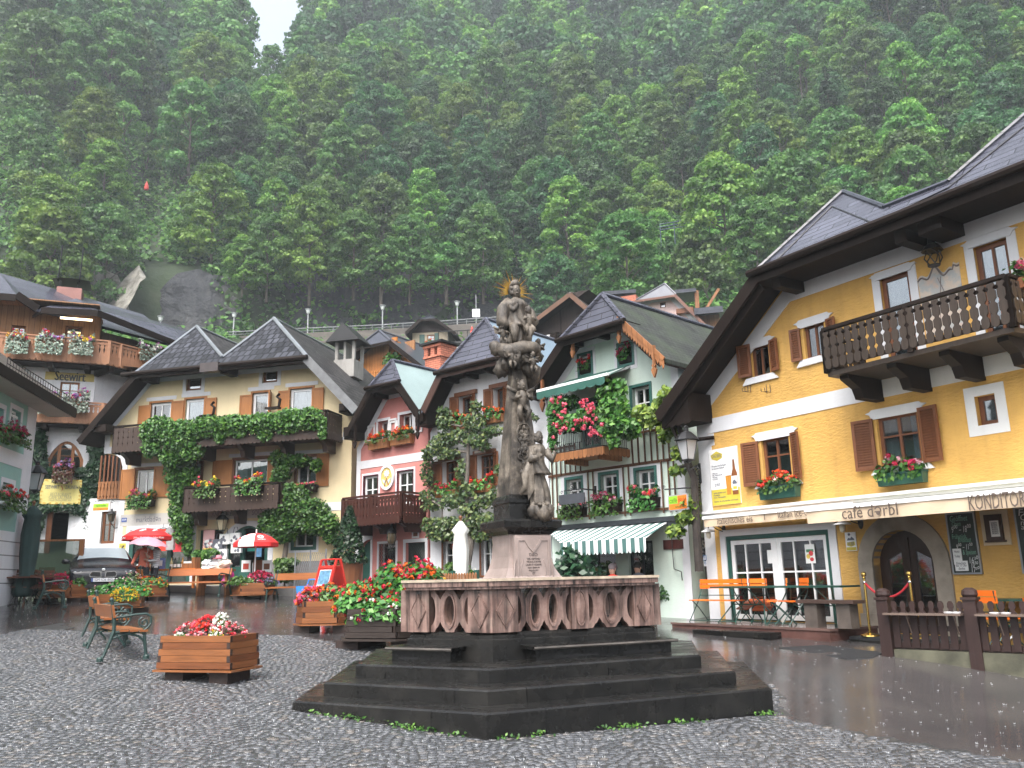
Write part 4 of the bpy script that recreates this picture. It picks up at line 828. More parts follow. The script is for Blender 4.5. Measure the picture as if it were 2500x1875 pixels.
pb=MB();pb.prism([(.06*w,-.33*h),(.2*w,-.33*h),(.24*w,.0),(.04*w,.0)],-.008,0);pb.prism([(.04*w,.003*h),(.24*w,.003*h),(.24*w,.1*h),(.04*w,.1*h)],-.008,0,2);pb.prism([(.26*w,-.34*h),(.45*w,-.34*h),(.45*w,.02*h),(.4*w,.1*h),(.375*w,.27*h),(.325*w,.27*h),(.31*w,.1*h),(.26*w,.02*h)],-.011,0,1);pb.box(.262*w,.448*w,-.014,-.011,-.27*h,-.02*h,2);pb.prism([(.28*w,-.12*h),(.34*w,-.08*h),(.4*w,-.11*h),(.43*w,-.13*h),(.43*w,-.16*h),(.28*w,-.16*h)],-.017,-.014,3);pb.prism([(.29*w,-.2*h),(.42*w,-.2*h),(.42*w,-.25*h),(.29*w,-.25*h)],-.017,-.014,4);pb.build('beer_picture',[M_amber,M_bott,M_adw,M_ink,M_ady],o)
tx=MB();T=lambda s_,sz,x,z,wd,al='LEFT':tx.text(s_,sz,signM(x*w,-.008,z*h),.002,width=wd*w if wd else None,align=al)
T('DAS BIER.',.12,-.22,.375,.34,'CENTER');T('Das gute vom Marktplatz',.06,-.42,.2,.52);T('in unserem Hallstatt.',.06,-.42,.155,.45);T('100% pure',.05,-.42,.07,.2);T('Malz, Hopfen und mehr',.05,-.42,.035,.36);T('Wasser',.05,-.42,.0,.18);T('Köstlich',.05,-.42,-.035,.2);T('Ihr Cafe beim',.05,-.36,-.12,.2);T('am Platz',.05,-.36,-.15,.18);T('www.dasbier.com',.05,-.42,-.28,.44);T('Köstliches',.05,-.42,-.32,.22);T('vom Marktplatz',.05,-.42,-.36,.42);T('Genuss, die Zeit, das Bier und Freude',.05,-.42,-.43,.84);tx.build('lettering',M_ink,o)
o,w,h=board_sign(F,'poster','small white beer sign beside the arched café door','sign',F.r('Y5',1140,246,1215,355),M_adw,-.025,.02)
pb=MB();pb.prism([(-.35*w,.06*h),(-.2*w,.2*h),(0,.16*h),(.1*w,.26*h),(.3*w,.16*h),(.38*w,.06*h)],-.005,0);pb.ball((-.1*w,-.002,.38*h),(.13*w,.004,.07*h),10,6);pb.box(-.46*w,.46*w,-.004,0,-.47*h,-.3*h,1);pb.prism([(-.35*w,-.04*h),(.35*w,-.0*h),(.38*w,-.2*h),(0,-.28*h),(-.38*w,-.2*h)],-.004,0,1);pb.build('badge',[M_ink,M_ady],o);MB().text('DAS BIER',.1,signM(0,-.006,-.13*h),.002,width=.6*w).build('lettering',M_ink,o)
M_chalk=solid('chalkboard',(.014,.024,.02),.6,.2,3,.05);M_alu=solid('alu_frame',(.3,.31,.32),.4,.1,3,0,.6);M_cw=solid('chalk_white',(.6,.62,.62),.9,.1,9,0);M_cg=solid('chalk_green',(.2,.4,.3),.9,.1,9,0)
def chalk(rc,label,lines):
 o,w,h=board_sign(F,'chalkboard',label,'chalkboard',rc,M_chalk,-.035,.03);fb=MB();f=.028
 fb.box(-w/2-f,-w/2,-.012,.03,-h/2-f,h/2+f);fb.box(w/2,w/2+f,-.012,.03,-h/2-f,h/2+f);fb.box(-w/2,w/2,-.012,.03,h/2,h/2+f);fb.box(-w/2,w/2,-.012,.03,-h/2-f,-h/2);fb.build('frame',M_alu,o);tx=MB()
 for s_,sz,x,z,wd,c in lines:tx.text(s_,sz,signM(x*w,-.004,z*h),.002,c,width=wd*w,align='LEFT',shear=.15)
 tx.build('lettering',[M_cw,M_cg],o);return o,w,h
o,w,h=chalk(F.r('Y5',1755,140,1960,485),'chalkboard with white chalk opening hours right of the arched door',[('Geöffnet',.14,-.42,.42,.68,1),('Open',.12,-.36,.33,.34,1),('9⁰⁰ – 18⁰⁰',.16,-.4,.23,.75,0),('Frühstück',.12,-.42,.11,.55,1),('Breakfast',.12,-.2,.05,.5,1),('9⁰⁰ – 11⁵⁰',.13,-.3,-.07,.62,0),('& Speisen',.12,-.08,-.16,.5,1),('16³⁰',.15,.1,-.3,.34,0),('10⁵⁰',.12,.16,-.38,.26,0),('17³⁰',.12,.14,-.46,.3,0)])
MB().box(-w*.45,-w*.12,-.012,-.004,-.36*h,-.09*h).box(-w*.42,w*.08,-.018,-.0125,-.47*h,-.3*h).build('paper_notice',M_paper,o)
tx=MB();[tx.text(s_,.06,signM(x*w,-.02,z*h),.002,width=wd*w)for s_,x,z,wd in(('Today',-.28,-.22,.2),('Heute',-.28,-.14,.2),('Kleine Karte',-.17,-.34,.36),('bis 17 Uhr',-.17,-.38,.4),('danke',-.17,-.43,.25))];tx.build('notice_lettering',M_ink,o)
rc=F.r('Y5',2152,105,2330,480);chalk((rc[0]+.03,rc[0]+.66,rc[2],rc[3]),'chalkboard with menu words at the right edge of the photograph',[('Frische',.15,-.45,.43,.8,0),('Obst',.15,-.42,.35,.5,0),('mit Eis',.13,-.42,.27,.6,0),('and ice',.12,-.42,.2,.6,0),('Unsere',.13,-.4,-.02,.5,1),('Haus',.16,-.38,-.16,.55,0),('Sorten',.14,-.36,-.26,.6,1),('Kaffee',.14,-.36,-.36,.6,0)])
o,w,h=board_sign(F,'menu_case','dark wooden menu case in a cream painted frame between two chalkboards','menu case',F.r('Y5',1948,120,2143,318),plaster('cream_frame',(.6,.5,.34)),-.03,.029)
MB().box(-w*.3,w*.3,-.06,0,-h*.38,h*.38).box(-w*.36,w*.36,-.07,0,-h*.41,-h*.36).build('case',wood('dark_case',(.05,.024,.016),.4,.6),o);MB().box(-w*.1,w*.22,-.066,-.061,-h*.26,h*.2).build('menu_sheet',M_paper,o);tx=MB();[tx.text('Speisekarte' if i==0 else 'Kaffee Kuchen Eis',.05,signM(w*.06,-.068,h*(.14-.06*i)),.002,width=w*.22)for i in range(6)];tx.build('lettering',M_ink,o)
for q,nm_ in(((285,382,312,412),'small blue framed plate on the white café corner'),((293,418,314,448),'small white sticker below the blue framed plate')):
 rc=F.r('Y5',*q);o,w,h=board_sign(F,'number_plate',nm_,'plate',rc,M_adw,-.02,.006);tx=MB();tx.text('MK13' if q[0]==285 else '45',.09,signM(0,-.003,h*.12),.002,width=w*.7)
 if q[0]==285:[tx.box(*b_)for b_ in((-w/2,w/2,-.003,0,h/2-.015,h/2),(-w/2,w/2,-.003,0,-h/2,-h/2+.015),(-w/2,-w/2+.015,-.003,0,-h/2,h/2),(w/2-.015,w/2,-.003,0,-h/2,h/2))]
 tx.build('lettering',solid('plate_blue',(.1,.2,.4)),o)
winbox(F,F.r('Y4',632,965,850,1012,-.15),'green box of red geraniums under the café window nearest the beer poster',['red','red','crimson','lightpink'],M_greenp,.2,.3,seed=1,nf=15,foliage='flower')
winbox(F,F.r('Y4',1340,885,1615,925,-.15),'green box of red and pale pink geraniums under the wide louvred café window',['red','red','lightpink','crimson'],M_greenp,.2,.32,seed=2,nf=15,spread=1.1)
q=F.at('B6',1600,470,-.6);o=thing('flower_box','pink flowers at the right end of the carved café balcony','flower box',F.w(q[0]+.1,-.6,q[1]-.25),F.th+1.57);MB().box(-.3,.3,-.1,.1,-.05,.12).build('box',M_brown,o);flowers_on(o,.6,.2,.3,['pink','lightpink'],z0=.1,seed=9)
o=thing('wall_lantern','black wrought iron lantern under the café eaves above the sundial','lantern',F.w(*F.at('Y3',1592,1000,-.25)[:1],-.25,F.at('Y3',1592,1010,-.25)[1]),F.th)
mb=MB();mb.lathe([(.19,0),(.12,.1),(.07,.14),(.06,.26),(.09,.3)],(0,0,.02),10);mb.build('hood',M_iron,o);mb=MB()
for k in range(6):a=k*1.047;mb.tube([(.12*math.cos(a),.12*math.sin(a),.02),(.15*math.cos(a+.7),.15*math.sin(a+.7),-.12),(.1*math.cos(a+1.3),.1*math.sin(a+1.3),-.26)],.012,4)
mb.lathe([(.1,-.27),(.11,-.25)],(0,0,0),10);mb.tube([(0,0,.3),(0,.1,.36),(0,.24,.3)],.015,5);mb.build('cage',M_iron,o)
for q,lb in(((318,240),'white shaded wall lamp on the white café corner under the first awning'),((1120,195),'white shaded wall lamp between the glass doors and the arched door')):
 x,z=F.at('Y5',*q,-.3);o=thing('wall_lamp',lb,'lamp',F.w(x,-.3,z),F.th,'white shaded café wall lamps');mb=MB();mb.tube([(0,0,.06),(0,.02,.12),(.1,.2,.12),(.2,.29,.04)],.014,5);mb.tube([(.04,.1,.12),(.1,.18,.04),(.2,.29,-.02)],.01,5);mb.ball((.2,.29,.02),(.06,.02,.13),8,6);mb.build('arm',M_iron,o);MB().lathe([(.02,.07),(.06,.05),(.16,.0),(.165,-.01),(.02,.02)],(0,0,0),12).build('shade',M_whitep,o);MB().lathe([(.04,0),(.055,-.06),(.05,-.13),(.02,-.16)],(0,0,0),10).build('globe',solid('frosted_glass',(.6,.56,.45),.3,.05,3,0),o)
x,z=F.at('Y2',1568,410,-.9);
px_=F.at('Y2',1568,410,-.75);o=thing('street_lantern','grey glass street lantern on a scrolled iron bracket at the café corner','lantern',F.w(px_[0],-.75,px_[1]),F.th);mb=MB();lantern(mb,(0,0,0),1.15);mb.build('lantern_body',[M_iron,solid('milky_glass',(.42,.43,.44),.25,.08,3,0)],o)
e_=F.at('Y2',1700,640,0);ex,ez_=e_[0]-px_[0],e_[1]-px_[1];mb=MB();mb.tube([(0,0,-.28),(0,.02,-.45),(.06,.2,ez_+.08),(ex*.6,.5,ez_+.1),(ex,.74,ez_+.05)],.022,6);mb.tube(spiral((ex*.55,.5,ez_-.03),.1,1.3,1.5),.012,4);mb.box(ex-.03,ex+.04,.71,.75,ez_-.25,ez_+.22);mb.build('bracket',M_iron,o)
sx=F.r('Y2',1378,872,1582,1010,-.55);o=thing('hanging_sign','grey framed hanging sign with green and orange fields and café lettering','sign',F.w((sx[0]+sx[1])/2,-.55,(sx[2]+sx[3])/2),F.th);w,h=sx[1]-sx[0],sx[3]-sx[2]
MB().box(-w/2,w/2,-.02,.02,-h/2,h/2).build('panel',solid('sign_grey',(.33,.34,.34),.5),o);k1=MB();k1 .box(-w*.46,-.01,-.026,-.02,-h*.06,h*.42);k1 .build('green_field',solid('sign_green',(.28,.55,.03),.5,.05,3,0),o);k1=MB();k1 .box(.0,w*.46,-.026,-.02,-h*.06,h*.42);k1 .box(-w*.46,w*.46,-.025,-.02,-h*.42,-h*.085);k1 .build('orange_field',solid('sign_orange',(.8,.2,.02),.5,.05,3,0),o)
tx=MB();tx.text('café',.16,signM(-w*.23,-.028,h*.14),.003,0,width=w*.4);tx.text('dərbl',.16,signM(w*.23,-.028,h*.14),.003,1,width=w*.4);tx.text('hallstatt',.1,signM(0,-.028,-h*.25),.003,0,width=w*.3);tx.build('lettering',[solid('sign_ink_green',(.1,.2,.02)),solid('sign_ink_brown',(.35,.07,.01))],o)
mb=MB();bzr=h/2+.16;ex=F.at('Y2',1700,815,0)[0]-(sx[0]+sx[1])/2;mb.tube([(-w*.7,0,bzr),(ex*.9,.35,bzr),(ex,.54,bzr)],.018,6);mb.tube([(-w*.4,0,bzr),(-w*.4,0,h/2)],.008,4);mb.tube([(w*.4,.08,bzr),(w*.4,0,h/2)],.008,4)
for q in((ex*.8,.4,bzr+.12,1,1),(ex*.8,.4,bzr-.12,1,-1),(ex*.97,.5,bzr+.14,1,-1),(ex*.97,.5,bzr-.14,1,1),(-w*.74,0,bzr+.05,1,1)):mb.tube(spiral(q[:3],.09 if q[0]>0 else.05,1.4,0,22,'xz',q[4]),.009,4)
mb.build('bracket',M_iron,o)
M_mint=plaster('plaster_mint',(.6,.71,.63),.04,.15,.07);M_gwin=solid('window_green',(.035,.12,.1),.4,.1,5,.05)
F=MI=Fac('mint_house','pale mint green house with trellis, rose balcony and striped awning','building',(.988,23.92,.55),137,9.)
y0=-.7;Ll=F.at('Y1',5,1140,y0);Lu=F.at('Y1',290,705,y0);Ru=F.at('Y1',925,512,y0);Rl=F.at('Y1',1345,895,y0);zt=7.5;xr=4.6
o_=gable(Ll,Lu,Ru,Rl,.03,xr,-.8,zt);F.roof(Ll,Lu,Ru,Rl,y0,9.,M_moss,('Y1',705,303),hipmat=M_slateL,barge=M_brownoil);flatsoffit(F,Lu,Ru,y0,zt)
mb=MB();d=Vector((Rl[0]-Ru[0],Rl[1]-Ru[1]));
for i in range(16):
 a=Vector(Ru)+d*i/16;b=Vector(Ru)+d*(i+1)/16;m_=(a+b)/2;mb.prism([tuple(a),tuple(b),(b.x,b.y-.2),(m_.x,m_.y-.3),(a.x,a.y-.2)],y0-.07,y0-.047)
F.part(mb,'carved_verge',M_orange)
mb=MB();mb.beam((Ru[0],y0-.06,Ru[1]-.02),(Rl[0],y0-.06,Rl[1]-.02),.05,.1);F.part(mb,'verge_cap',M_orange)
def pendant(F,k,x,y,yo,s,mat):
 p=F.at(k,x,y,yo);mb=MB();mb.box(p[0]-.05*s,p[0]+.05*s,yo-.04,yo+.04,p[1],p[1]+.9*s);mb.prism([(p[0],p[1]-.42*s),(p[0]+.1*s,p[1]-.2*s),(p[0]+.13*s,p[1]-.08*s),(p[0]+.04*s,p[1]),(p[0]+.1*s,p[1]+.08*s),(p[0],p[1]+.2*s),(p[0]-.1*s,p[1]+.08*s),(p[0]-.04*s,p[1]),(p[0]-.13*s,p[1]-.08*s),(p[0]-.1*s,p[1]-.2*s)],yo-.05,yo+.01);return F.part(mb,'carved_pendant',mat)
pendant(F,'Y1',1238,985,y0-.06,.62,M_orange);pendant(F,'Y1',880,655,y0+.1,.55,M_orange);pendant(F,'Y1',410,810,y0+.1,.55,M_orange);pendant(F,'Y1',105,1330,y0,.7,M_brown)
gw=lambda k,*r,cur=.45,nx=2,ny=2:(F.window(F.r(k,*r),M_whitep,nx,ny,.16,.06,curtain=cur,outer=M_gwin,ow=.075))
for r_ in((475,872,600,1035),(875,765,1015,930)):gw('Y1',*r_,cur=None,nx=1,ny=1)
gw('Y1',1005,1195,1205,1540);
for r_ in((345,715,505,960),(688,665,868,930),(1048,620,1255,925)):gw('Y2',*r_)
for r_ in((325,700,522,960),(665,640,888,930),(1028,595,1275,930)):F.surround(F.r('Y2',*r_),.13)
for r_ in((455,850,618,1055),(853,735,1033,955)):F.surround(F.r('Y1',*r_),.1)
bd=F.r('Y1',470,1310,690,1650);F.window((bd[0],bd[1],bd[2]-.35,bd[3]),M_gwin,2,1,.1,.1,curtain=.3,name='balcony_door')
s1=F.r('A8',150,400,690,800);s2=F.r('A8',840,345,1200,800);zf=F.at('A8',1200,1320)[1]
for rc,cu in(((s1[0],s1[1],zf+.3,s1[3]+.1),None),((s2[0],s2[1],zf,s2[3]),None)):F.window(rc,solid('shop_frame_dark',(.02,.03,.035),.4),2,1,.12,.06,curtain=cu,name='shop_window')
pl_=F.part(MB().box(s1[0]+.02,s1[0]+.42,.17,.19,s1[2]+.1,s1[3]-.1),'price_list',M_paper)
for r_ in(('A8',170,430,340,470),('A8',485,415,620,460)):
 x0,x1,z0,z1=F.r(*r_,-.06);o=thing('hanging_sign','small white sign strip under the striped awning, '+('left one' if r_[1]==170 else 'right one'),'sign',F.w((x0+x1)/2,-.06,(z0+z1)/2),F.th);MB().box((x0-x1)/2,(x1-x0)/2,-.01,.01,(z0-z1)/2,(z1-z0)/2).build('panel',M_paper,o);MB().text('Brotzeit',.1,signM(0,-.013,0),.003,width=(x1-x0)*.8).build('lettering',M_ink,o)
F.wall(o_,M_mint)
edgetrim(F,o_,.2,left=False);F.part(MB().box(xr-.22,xr,-.012,.01,-.5,o_[2][1]),'corner_trim',M_trim)
M_tre=wood('trellis_wood',(.1,.05,.028),.6,.5);mb=MB()
za,zb_=F.at('Y2',175,680)[1],F.at('Y2',200,1110)[1];zc=F.at('Y2',1200,215)[1];zd=F.at('Y2',160,412)[1];ze=F.at('Y2',1450,990)[1]
for xx,za0,za1 in((200,0,2),(245,0,2),(290,0,1),(335,0,1),(385,0,1),(440,0,1),(490,0,1),(560,1,2),(610,1,2),(915,1,2),(970,1,2),(1020,0,1),(1080,0,1),(1145,0,1),(1210,0,1),(1270,0,1),(1330,0,1),(1390,0,1),(1300,1,2),(1370,1,2),(1425,1,2)):
 x=F.at('Y2',xx,600-(xx-560)*.14,-.05)[0];zz=[(zc if xx>1000 else zd)+.06,za,zb_-.1];mb.box(x-.018,x+.018,-.075,-.05,zz[za1],zz[za0])
mb.box(.0,xr-.3,-.05,-.02,za-.035,za+.035);mb.box(0,1.0,-.05,-.02,zd-.03,zd+.03);mb.box(2.9,xr-.3,-.05,-.02,zc-.03,zc+.03);mb.box(0,xr-.2,-.05,-.02,zb_-.03,zb_+.03);F.part(mb,'trellis',M_tre)
yb=-1.0;zfl=F.at('Y2',205,468,yb)[1];xb0=F.at('Y2',205,480,yb)[0];xb1=F.at('Y2',718,395,yb)[0];zr=F.at('Y2',300,245,yb)[1]+.28
mb=MB();mb.box(xb0,xb1,yb,.0,zfl-.1,zfl);bl=F.part(mb,'balcony',M_orange);mb=MB();mb.prism(scallop(xb0-.02,xb1+.02,zfl+.03,.16,.14),yb-.03,yb-.005);mb.T=Matrix.Translation((xb1+.01,yb,0))@Matrix.Rotation(math.pi/2,4,'Z');mb.prism(scallop(0,-yb,zfl+.03,.16,.14),-.02,.005);mb.T=None;mb.build('skirt_board',M_orange,bl)
mb=MB()
for x in np.arange(xb0+.03,xb1,.07):mb.tube([(x,yb+.03,zfl),(x,yb+.03,zr)],.009,4,cap=False);mb.ball((x,yb+.03,zfl+.25),.02,5,4)
for y in np.arange(yb+.03,0,.07):mb.tube([(xb1-.03,y,zfl),(xb1-.03,y,zr)],.009,4,cap=False);mb.tube([(xb0+.03,y,zfl),(xb0+.03,y,zr)],.009,4,cap=False)
for z in(zfl+.06,zr-.12,zr):mb.tube([(xb0+.03,0,z),(xb0+.03,yb+.03,z),(xb1-.03,yb+.03,z),(xb1-.03,0,z)],.014,4)
mb.build('iron_railing',M_iron,bl);mb=MB()
for x in(xb0+.3,xb1-.3):mb.prism([(x-.06,zfl-.1),(x+.06,zfl-.1),(x+.06,zfl-.24),(x-.06,zfl-.24)],yb*.8,0)
mb.build('bracket',M_orange,bl)
y1=-1.05;a,b_=F.at('Y1',55,1225,y1),F.at('Y1',620,1090,y1);zt_=F.at('Y1',700,1090)[1];M_gaw=solid('awning_green',(.02,.09,.07),.8,.12,3,.2)
g_=F.part(MB().shell([[(a[0]+.3,-.05,zt_+.15),(F.at('Y1',990,990)[0],-.05,zt_+.15),(b_[0]+.6,y1,b_[1]),(a[0],y1,a[1])]],.015),'awning',M_gaw);z_=(a[1]+b_[1])/2;MB().beam((a[0],y1-.02,z_),(b_[0]+.5,y1-.02,z_),.07,.07).beam((b_[0]+.5,y1-.02,z_),(F.at('Y1',990,1010)[0],-.05,zt_+.1),.05,.06).build('front_bar',M_whitep,g_);mb=MB();mb.prism(scallop(a[0],b_[0]+.4,z_-.03,.16,.3),y1-.05,y1-.04);mb.build('valance',M_gaw,g_)
m,nt,b=nmat('green_white_stripes');sp_=N(nt,'ShaderNodeSeparateXYZ');L(nt,coords(nt,'Object'),sp_.inputs[0]);w_=N(nt,'ShaderNodeMath',operation='MULTIPLY');L(nt,sp_.outputs[0],w_.inputs[0]);w_.inputs[1].default_value=3.9;fr_=N(nt,'ShaderNodeMath',operation='FRACT');L(nt,w_.outputs[0],fr_.inputs[0]);r=ramp(nt,fr_.outputs[0],[(0,(.06,.14,.13)),(.49,(.06,.14,.13)),(.51,(.74,.76,.76)),(1,(.74,.76,.76))]);L(nt,r.outputs[0],b.inputs['Base Color']);b.inputs['Roughness'].default_value=.75
y1=-1.25;a,b_=F.at('A8',-60,370,y1),F.at('A8',1085,290,y1);z_=(a[1]+b_[1])/2;zt_=F.at('A8',1400,75)[1];xt=F.at('A8',1410,80)[0]
g_=F.part(MB().shell([[(-.1,-.06,zt_),(xt,-.06,zt_),(b_[0],y1,z_),(a[0],y1,z_)]],.012),'awning',m);MB().box(-.1,xt+.35,-.16,0,zt_,zt_+.12).box(xt+.02,xt+.32,-.14,0,zt_-.3,zt_).build('awning_cassette',solid('cassette_dark',(.03,.035,.04),.4),g_)
mb=MB();n=40;mb.prism(scallop(a[0],b_[0],z_+.02,.26,1/7.8),y1-.015,y1-.003);mb.build('valance',m,g_)
F.part(MB().tube([(xt+.1,-.1,zt_),(xt+.12,-.12,zf+1.35),(xt+.14,-.13,zf+1.05),(xt+.36,-.15,zf+.98),(xt+.37,-.15,zf+.78)],.012,5),'awning_crank',M_iron)
x0,x1,z0,z1=F.r('A8',1328,325,1603,440);o,w,h=board_sign(F,'name_board','blank dark red wooden board on the mint wall beside the dark door','sign',(x0,x1,z0,z1),wood('red_board',(.07,.02,.016),.6))
q=F.w(xr,.45,F.at('A8',1690,400)[1]);o=thing('number_plate','dark house number 45 plate on the side wall of the mint house','plate',q,F.th+math.pi/2);MB().box(-.17,.17,-.03,0,-.2,.2).build('board',M_ink,o);MB().text('45',.28,signM(0,-.034,.02),.004).text('Markt',.08,signM(0,-.034,-.14),.004).build('lettering',M_adw,o)
q=F.w(xr,.75,F.at('A8',1720,700)[1]);o=thing('mailbox','dark brown mailbox on the side wall of the mint house','mailbox',q,F.th+math.pi/2);MB().box(-.2,.2,-.14,0,-.42,.36).box(-.22,.22,-.17,0,.36,.4).build('case',solid('mailbox_brown',(.04,.032,.028),.35,.15,4,.1),o);MB().box(-.14,.14,-.152,-.141,.2,.26).build('slot',M_iron,o)
x0,x1,z0,z1=F.r('Y2',272,868,528,940,-.7);o=thing('hanging_sign','dark plank sign hung from a scrolled iron arm on the mint house','sign',F.w((x0+x1)/2,-.7,(z0+z1)/2),F.th);w,h=x1-x0,z1-z0
MB().box(-w/2,w/2,-.02,.02,-h/2,h/2).build('panel',solid('sign_slate',(.05,.055,.065),.5),o);mb=MB();bx=F.at('Y2',645,820,0);bx=(bx[0]-(x0+x1)/2,bx[1]-(z0+z1)/2);mb.tube([(-.3*w,0,bx[1]),(w*.4,0,bx[1]),(bx[0],.68,bx[1])],.018,5);mb.box(bx[0]-.03,bx[0]+.03,.64,.68,bx[1]-.4,bx[1]+.12)
for i in range(5):mb.tube(spiral((-w*.4+i*w*.2,0,h/2+.06),.05,1.2,i),.008,4);mb.tube(spiral((-w*.4+i*w*.2,0,-h/2-.04),.04,1.1,i),.008,4)
mb.tube(spiral((0,0,bx[1]+.08),.08,1.3),.01,4);mb.tube([(-w*.3,0,bx[1]),(-w*.3,0,h/2)],.008,4);mb.tube([(w*.3,0,bx[1]),(w*.3,0,h/2)],.008,4);mb.build('bracket',M_iron,o)
for i,(r_,lb)in enumerate((((300,1010,530,1075),'dark box of pink geraniums under the leftmost lower mint house window'),((620,970,890,1030),'dark box of trailing green and pink geraniums under the middle lower mint house window'),((1000,915,1275,990),'dark box of bright pink geraniums under the rightmost lower mint house window'))):winbox(F,F.r('Y2',*r_,-.12),lb,['pink','pink','lightpink','crimson'],M_brownoil,.2,.34,seed=20+i,nf=13,trail=.4,droop=.3)
for i,(r_,lb)in enumerate((((490,985,600,1030),'red flowers in the left attic window of the mint house'),((885,880,1010,925),'red and white flowers in the right attic window of the mint house'))):winbox(F,F.r('Y1',*r_,.05),lb,['red','pink','crimson']if i==0 else['crimson','white','red'],M_brownoil,.16,.36,yo=.13,seed=30+i,nf=14)
def cloud(root,name,mat,n,fn,size,jit=.5,nrm=(0,-.8,.5),down=.6,tone=None,seed=0):
 r=np.random.default_rng(seed);P=np.array([fn(r)for _ in range(n)]);lf=Lf();lf.put(P,np.tile(nrm,(n,1)),size,0,jit=jit,down=down,rng=r,tone=tone(P)if tone else None);return lf.build(name,[mat],root)
def blobs(defs):
 """sampler over ellipsoids (x,y,z,rx,ry,rz,weight), denser towards their skin"""
 w=np.array([d[6]if len(d)>6 else d[3]*d[5]for d in defs],float);w/=w.sum()
 def f(r):
  d=defs[r.choice(len(defs),p=w)];v=r.normal(0,1,3);v/=np.linalg.norm(v);k=r.uniform(.45,1.05);return(d[0]+v[0]*d[3]*k,d[1]+v[1]*d[4]*k,d[2]+v[2]*d[5]*k)
 return f
def pb(F,k,x,y,rx,rz,yo,ry,wt=None):
 s_=ZO[k][2];p=F.at(k,x,y,yo);e=F.at(k,x+rx,y,yo);u=F.at(k,x,y-rz,yo);a,c=abs(e[0]-p[0]),abs(u[1]-p[1]);return(p[0],yo,p[1],a,ry,c,wt or a*c)
rose=thing('rose_bush','climbing rose with deep pink blooms along the mint house balcony railing','rose',F.w(xb0,yb,zfl),F.th);rose.location=F.root.location
B_=[pb(F,'Y2',400,140,250,90,-1.0,.28),pb(F,'Y2',250,40,90,170,-.95,.25),pb(F,'Y2',330,-60,130,90,-.75,.3),pb(F,'Y2',560,60,110,100,-.9,.3),pb(F,'Y2',210,300,40,120,-1.0,.12)]
cloud(rose,'foliage',LV['flower'],2400,blobs(B_),.08,seed=1);fl=Lf();r9=random.Random(4);Q=[]
for i in range(85):
 x,y=r9 .choice([(r9 .uniform(170,720),r9 .uniform(70,260)),(r9 .uniform(200,640),r9 .uniform(90,250)),(r9 .uniform(180,300),r9 .uniform(-120,60)),(r9 .uniform(480,620),r9 .uniform(-90,20))]);p=F.at('Y2',x,y,-1.27);Q.append((p[0],-1.22+r9 .uniform(-.1,.12),p[1]+r9 .uniform(-.1,.1)))
bloom(fl,Q,.042,16,.052,0);fl.build('flowers',[PET['pink']],rose)
vn=thing('climbing_vine','light green climbing vine on the right half of the rose balcony','vine',F.root.location,F.th)
cloud(vn,'foliage',LV['vine'],3200,blobs([pb(F,'Y1',800,1230,140,140,-.75,.3),pb(F,'Y1',820,1450,150,200,-.95,.3),pb(F,'Y2',850,180,190,110,-1.0,.28),pb(F,'Y2',980,210,110,90,-.8,.25),pb(F,'Y2',820,310,60,80,-1.1,.12)]),.1,seed=2)
MB().tube([F.at('Y2',820,380,-.95)[:1]+(-.95,F.at('Y2',820,380,-.95)[1]),F.at('Y2',800,100,-.9)[:1]+(-.9,F.at('Y2',800,100,-.9)[1]),F.at('Y1',800,1200,-.7)[:1]+(-.7,F.at('Y1',800,1200,-.7)[1])],.03,5).build('stem',BARK,vn)
gv=thing('gnarled_tree','gnarled trained tree with yellow-green leaves at the gap beside the café','tree',F.w(xr+.1,-.55,-.1),F.th);
loc_=lambda k,x,y,yo:(F.at(k,x,y,yo)[0]-xr-.1,yo+.55,F.at(k,x,y,yo)[1]+.1)
T_=[loc_('Y2',*q,-.55)for q in((1690,1640),(1670,1330),(1650,1000),(1640,700),(1570,530),(1530,300),(1480,170),(1400,60))];mb=MB();mb.tube(T_,[.1,.1,.09,.085,.085,.08,.06,.03],8)
for q in(((1650,1060),(1560,1110),(1500,1230)),((1580,560),(1500,580),(1440,640)),((1530,300),(1460,420),(1420,440)),((1480,170),(1330,120),(1150,60)),((1400,60),(1350,-60),(1380,-160))):mb.tube([loc_('Y2',*p,-.55)for p in q],[.05,.035,.015],6)
mb.build('trunk',solid('gnarled_bark',(.035,.028,.024),.9,.4,6,.8),gv)
bl_=[]
for x,y,rx,rz in((1200,100,170,90),(1330,-20,120,120),(1100,40,90,80),(1360,-160,70,70),(1330,250,60,90),(1480,440,60,80),(1470,620,60,60),(1600,960,70,90),(1540,1110,60,70),(1450,1230,90,70),(1620,1080,60,60),(1400,200,60,70)):e=pb(F,'Y2',x,y,rx,rz,-.55,.22);bl_.append((e[0]-xr-.1,e[1]+.55,e[2]+.1)+e[3:])
cloud(gv,'foliage',leafm('leaf_wisteria',(.05,.1,.015),(.12,.2,.03),(.25,.32,.06),.4,.2),1500,blobs(bl_),.11,seed=3)
F=WH=Fac('white_house','white plastered house with brown louvred shutters behind the espaliered pear','building',(-2.70,27.13,.9),131,9.)
y0=-.7;Ll=F.at('Z5',888,1075,y0);Lu=F.at('Z5',1042,748,y0);Ru=(4.0,Lu[1]);Rl=F.at('A2',795,1345,y0);zt=6.98
o_=gable(Ll,Lu,Ru,Rl,.05,4.88,-.8,zt);M_blue=solid('blue_grey_sheet',(.2,.27,.34),.35,.1,1.5,.1,.3)
F.roof(Ll,Lu,Ru,Rl,y0,9.,M_slateL,('Z5',1447,350),hipmat=M_slateL,matl=M_blue,barge=wood('verge_dark_red',(.06,.03,.022),.5));flatsoffit(F,Lu,Ru,y0,zt);purlin(F,.25,Ll[1]+.05,y0,.5);purlin(F,4.75,Rl[1]+.1,y0,.4)
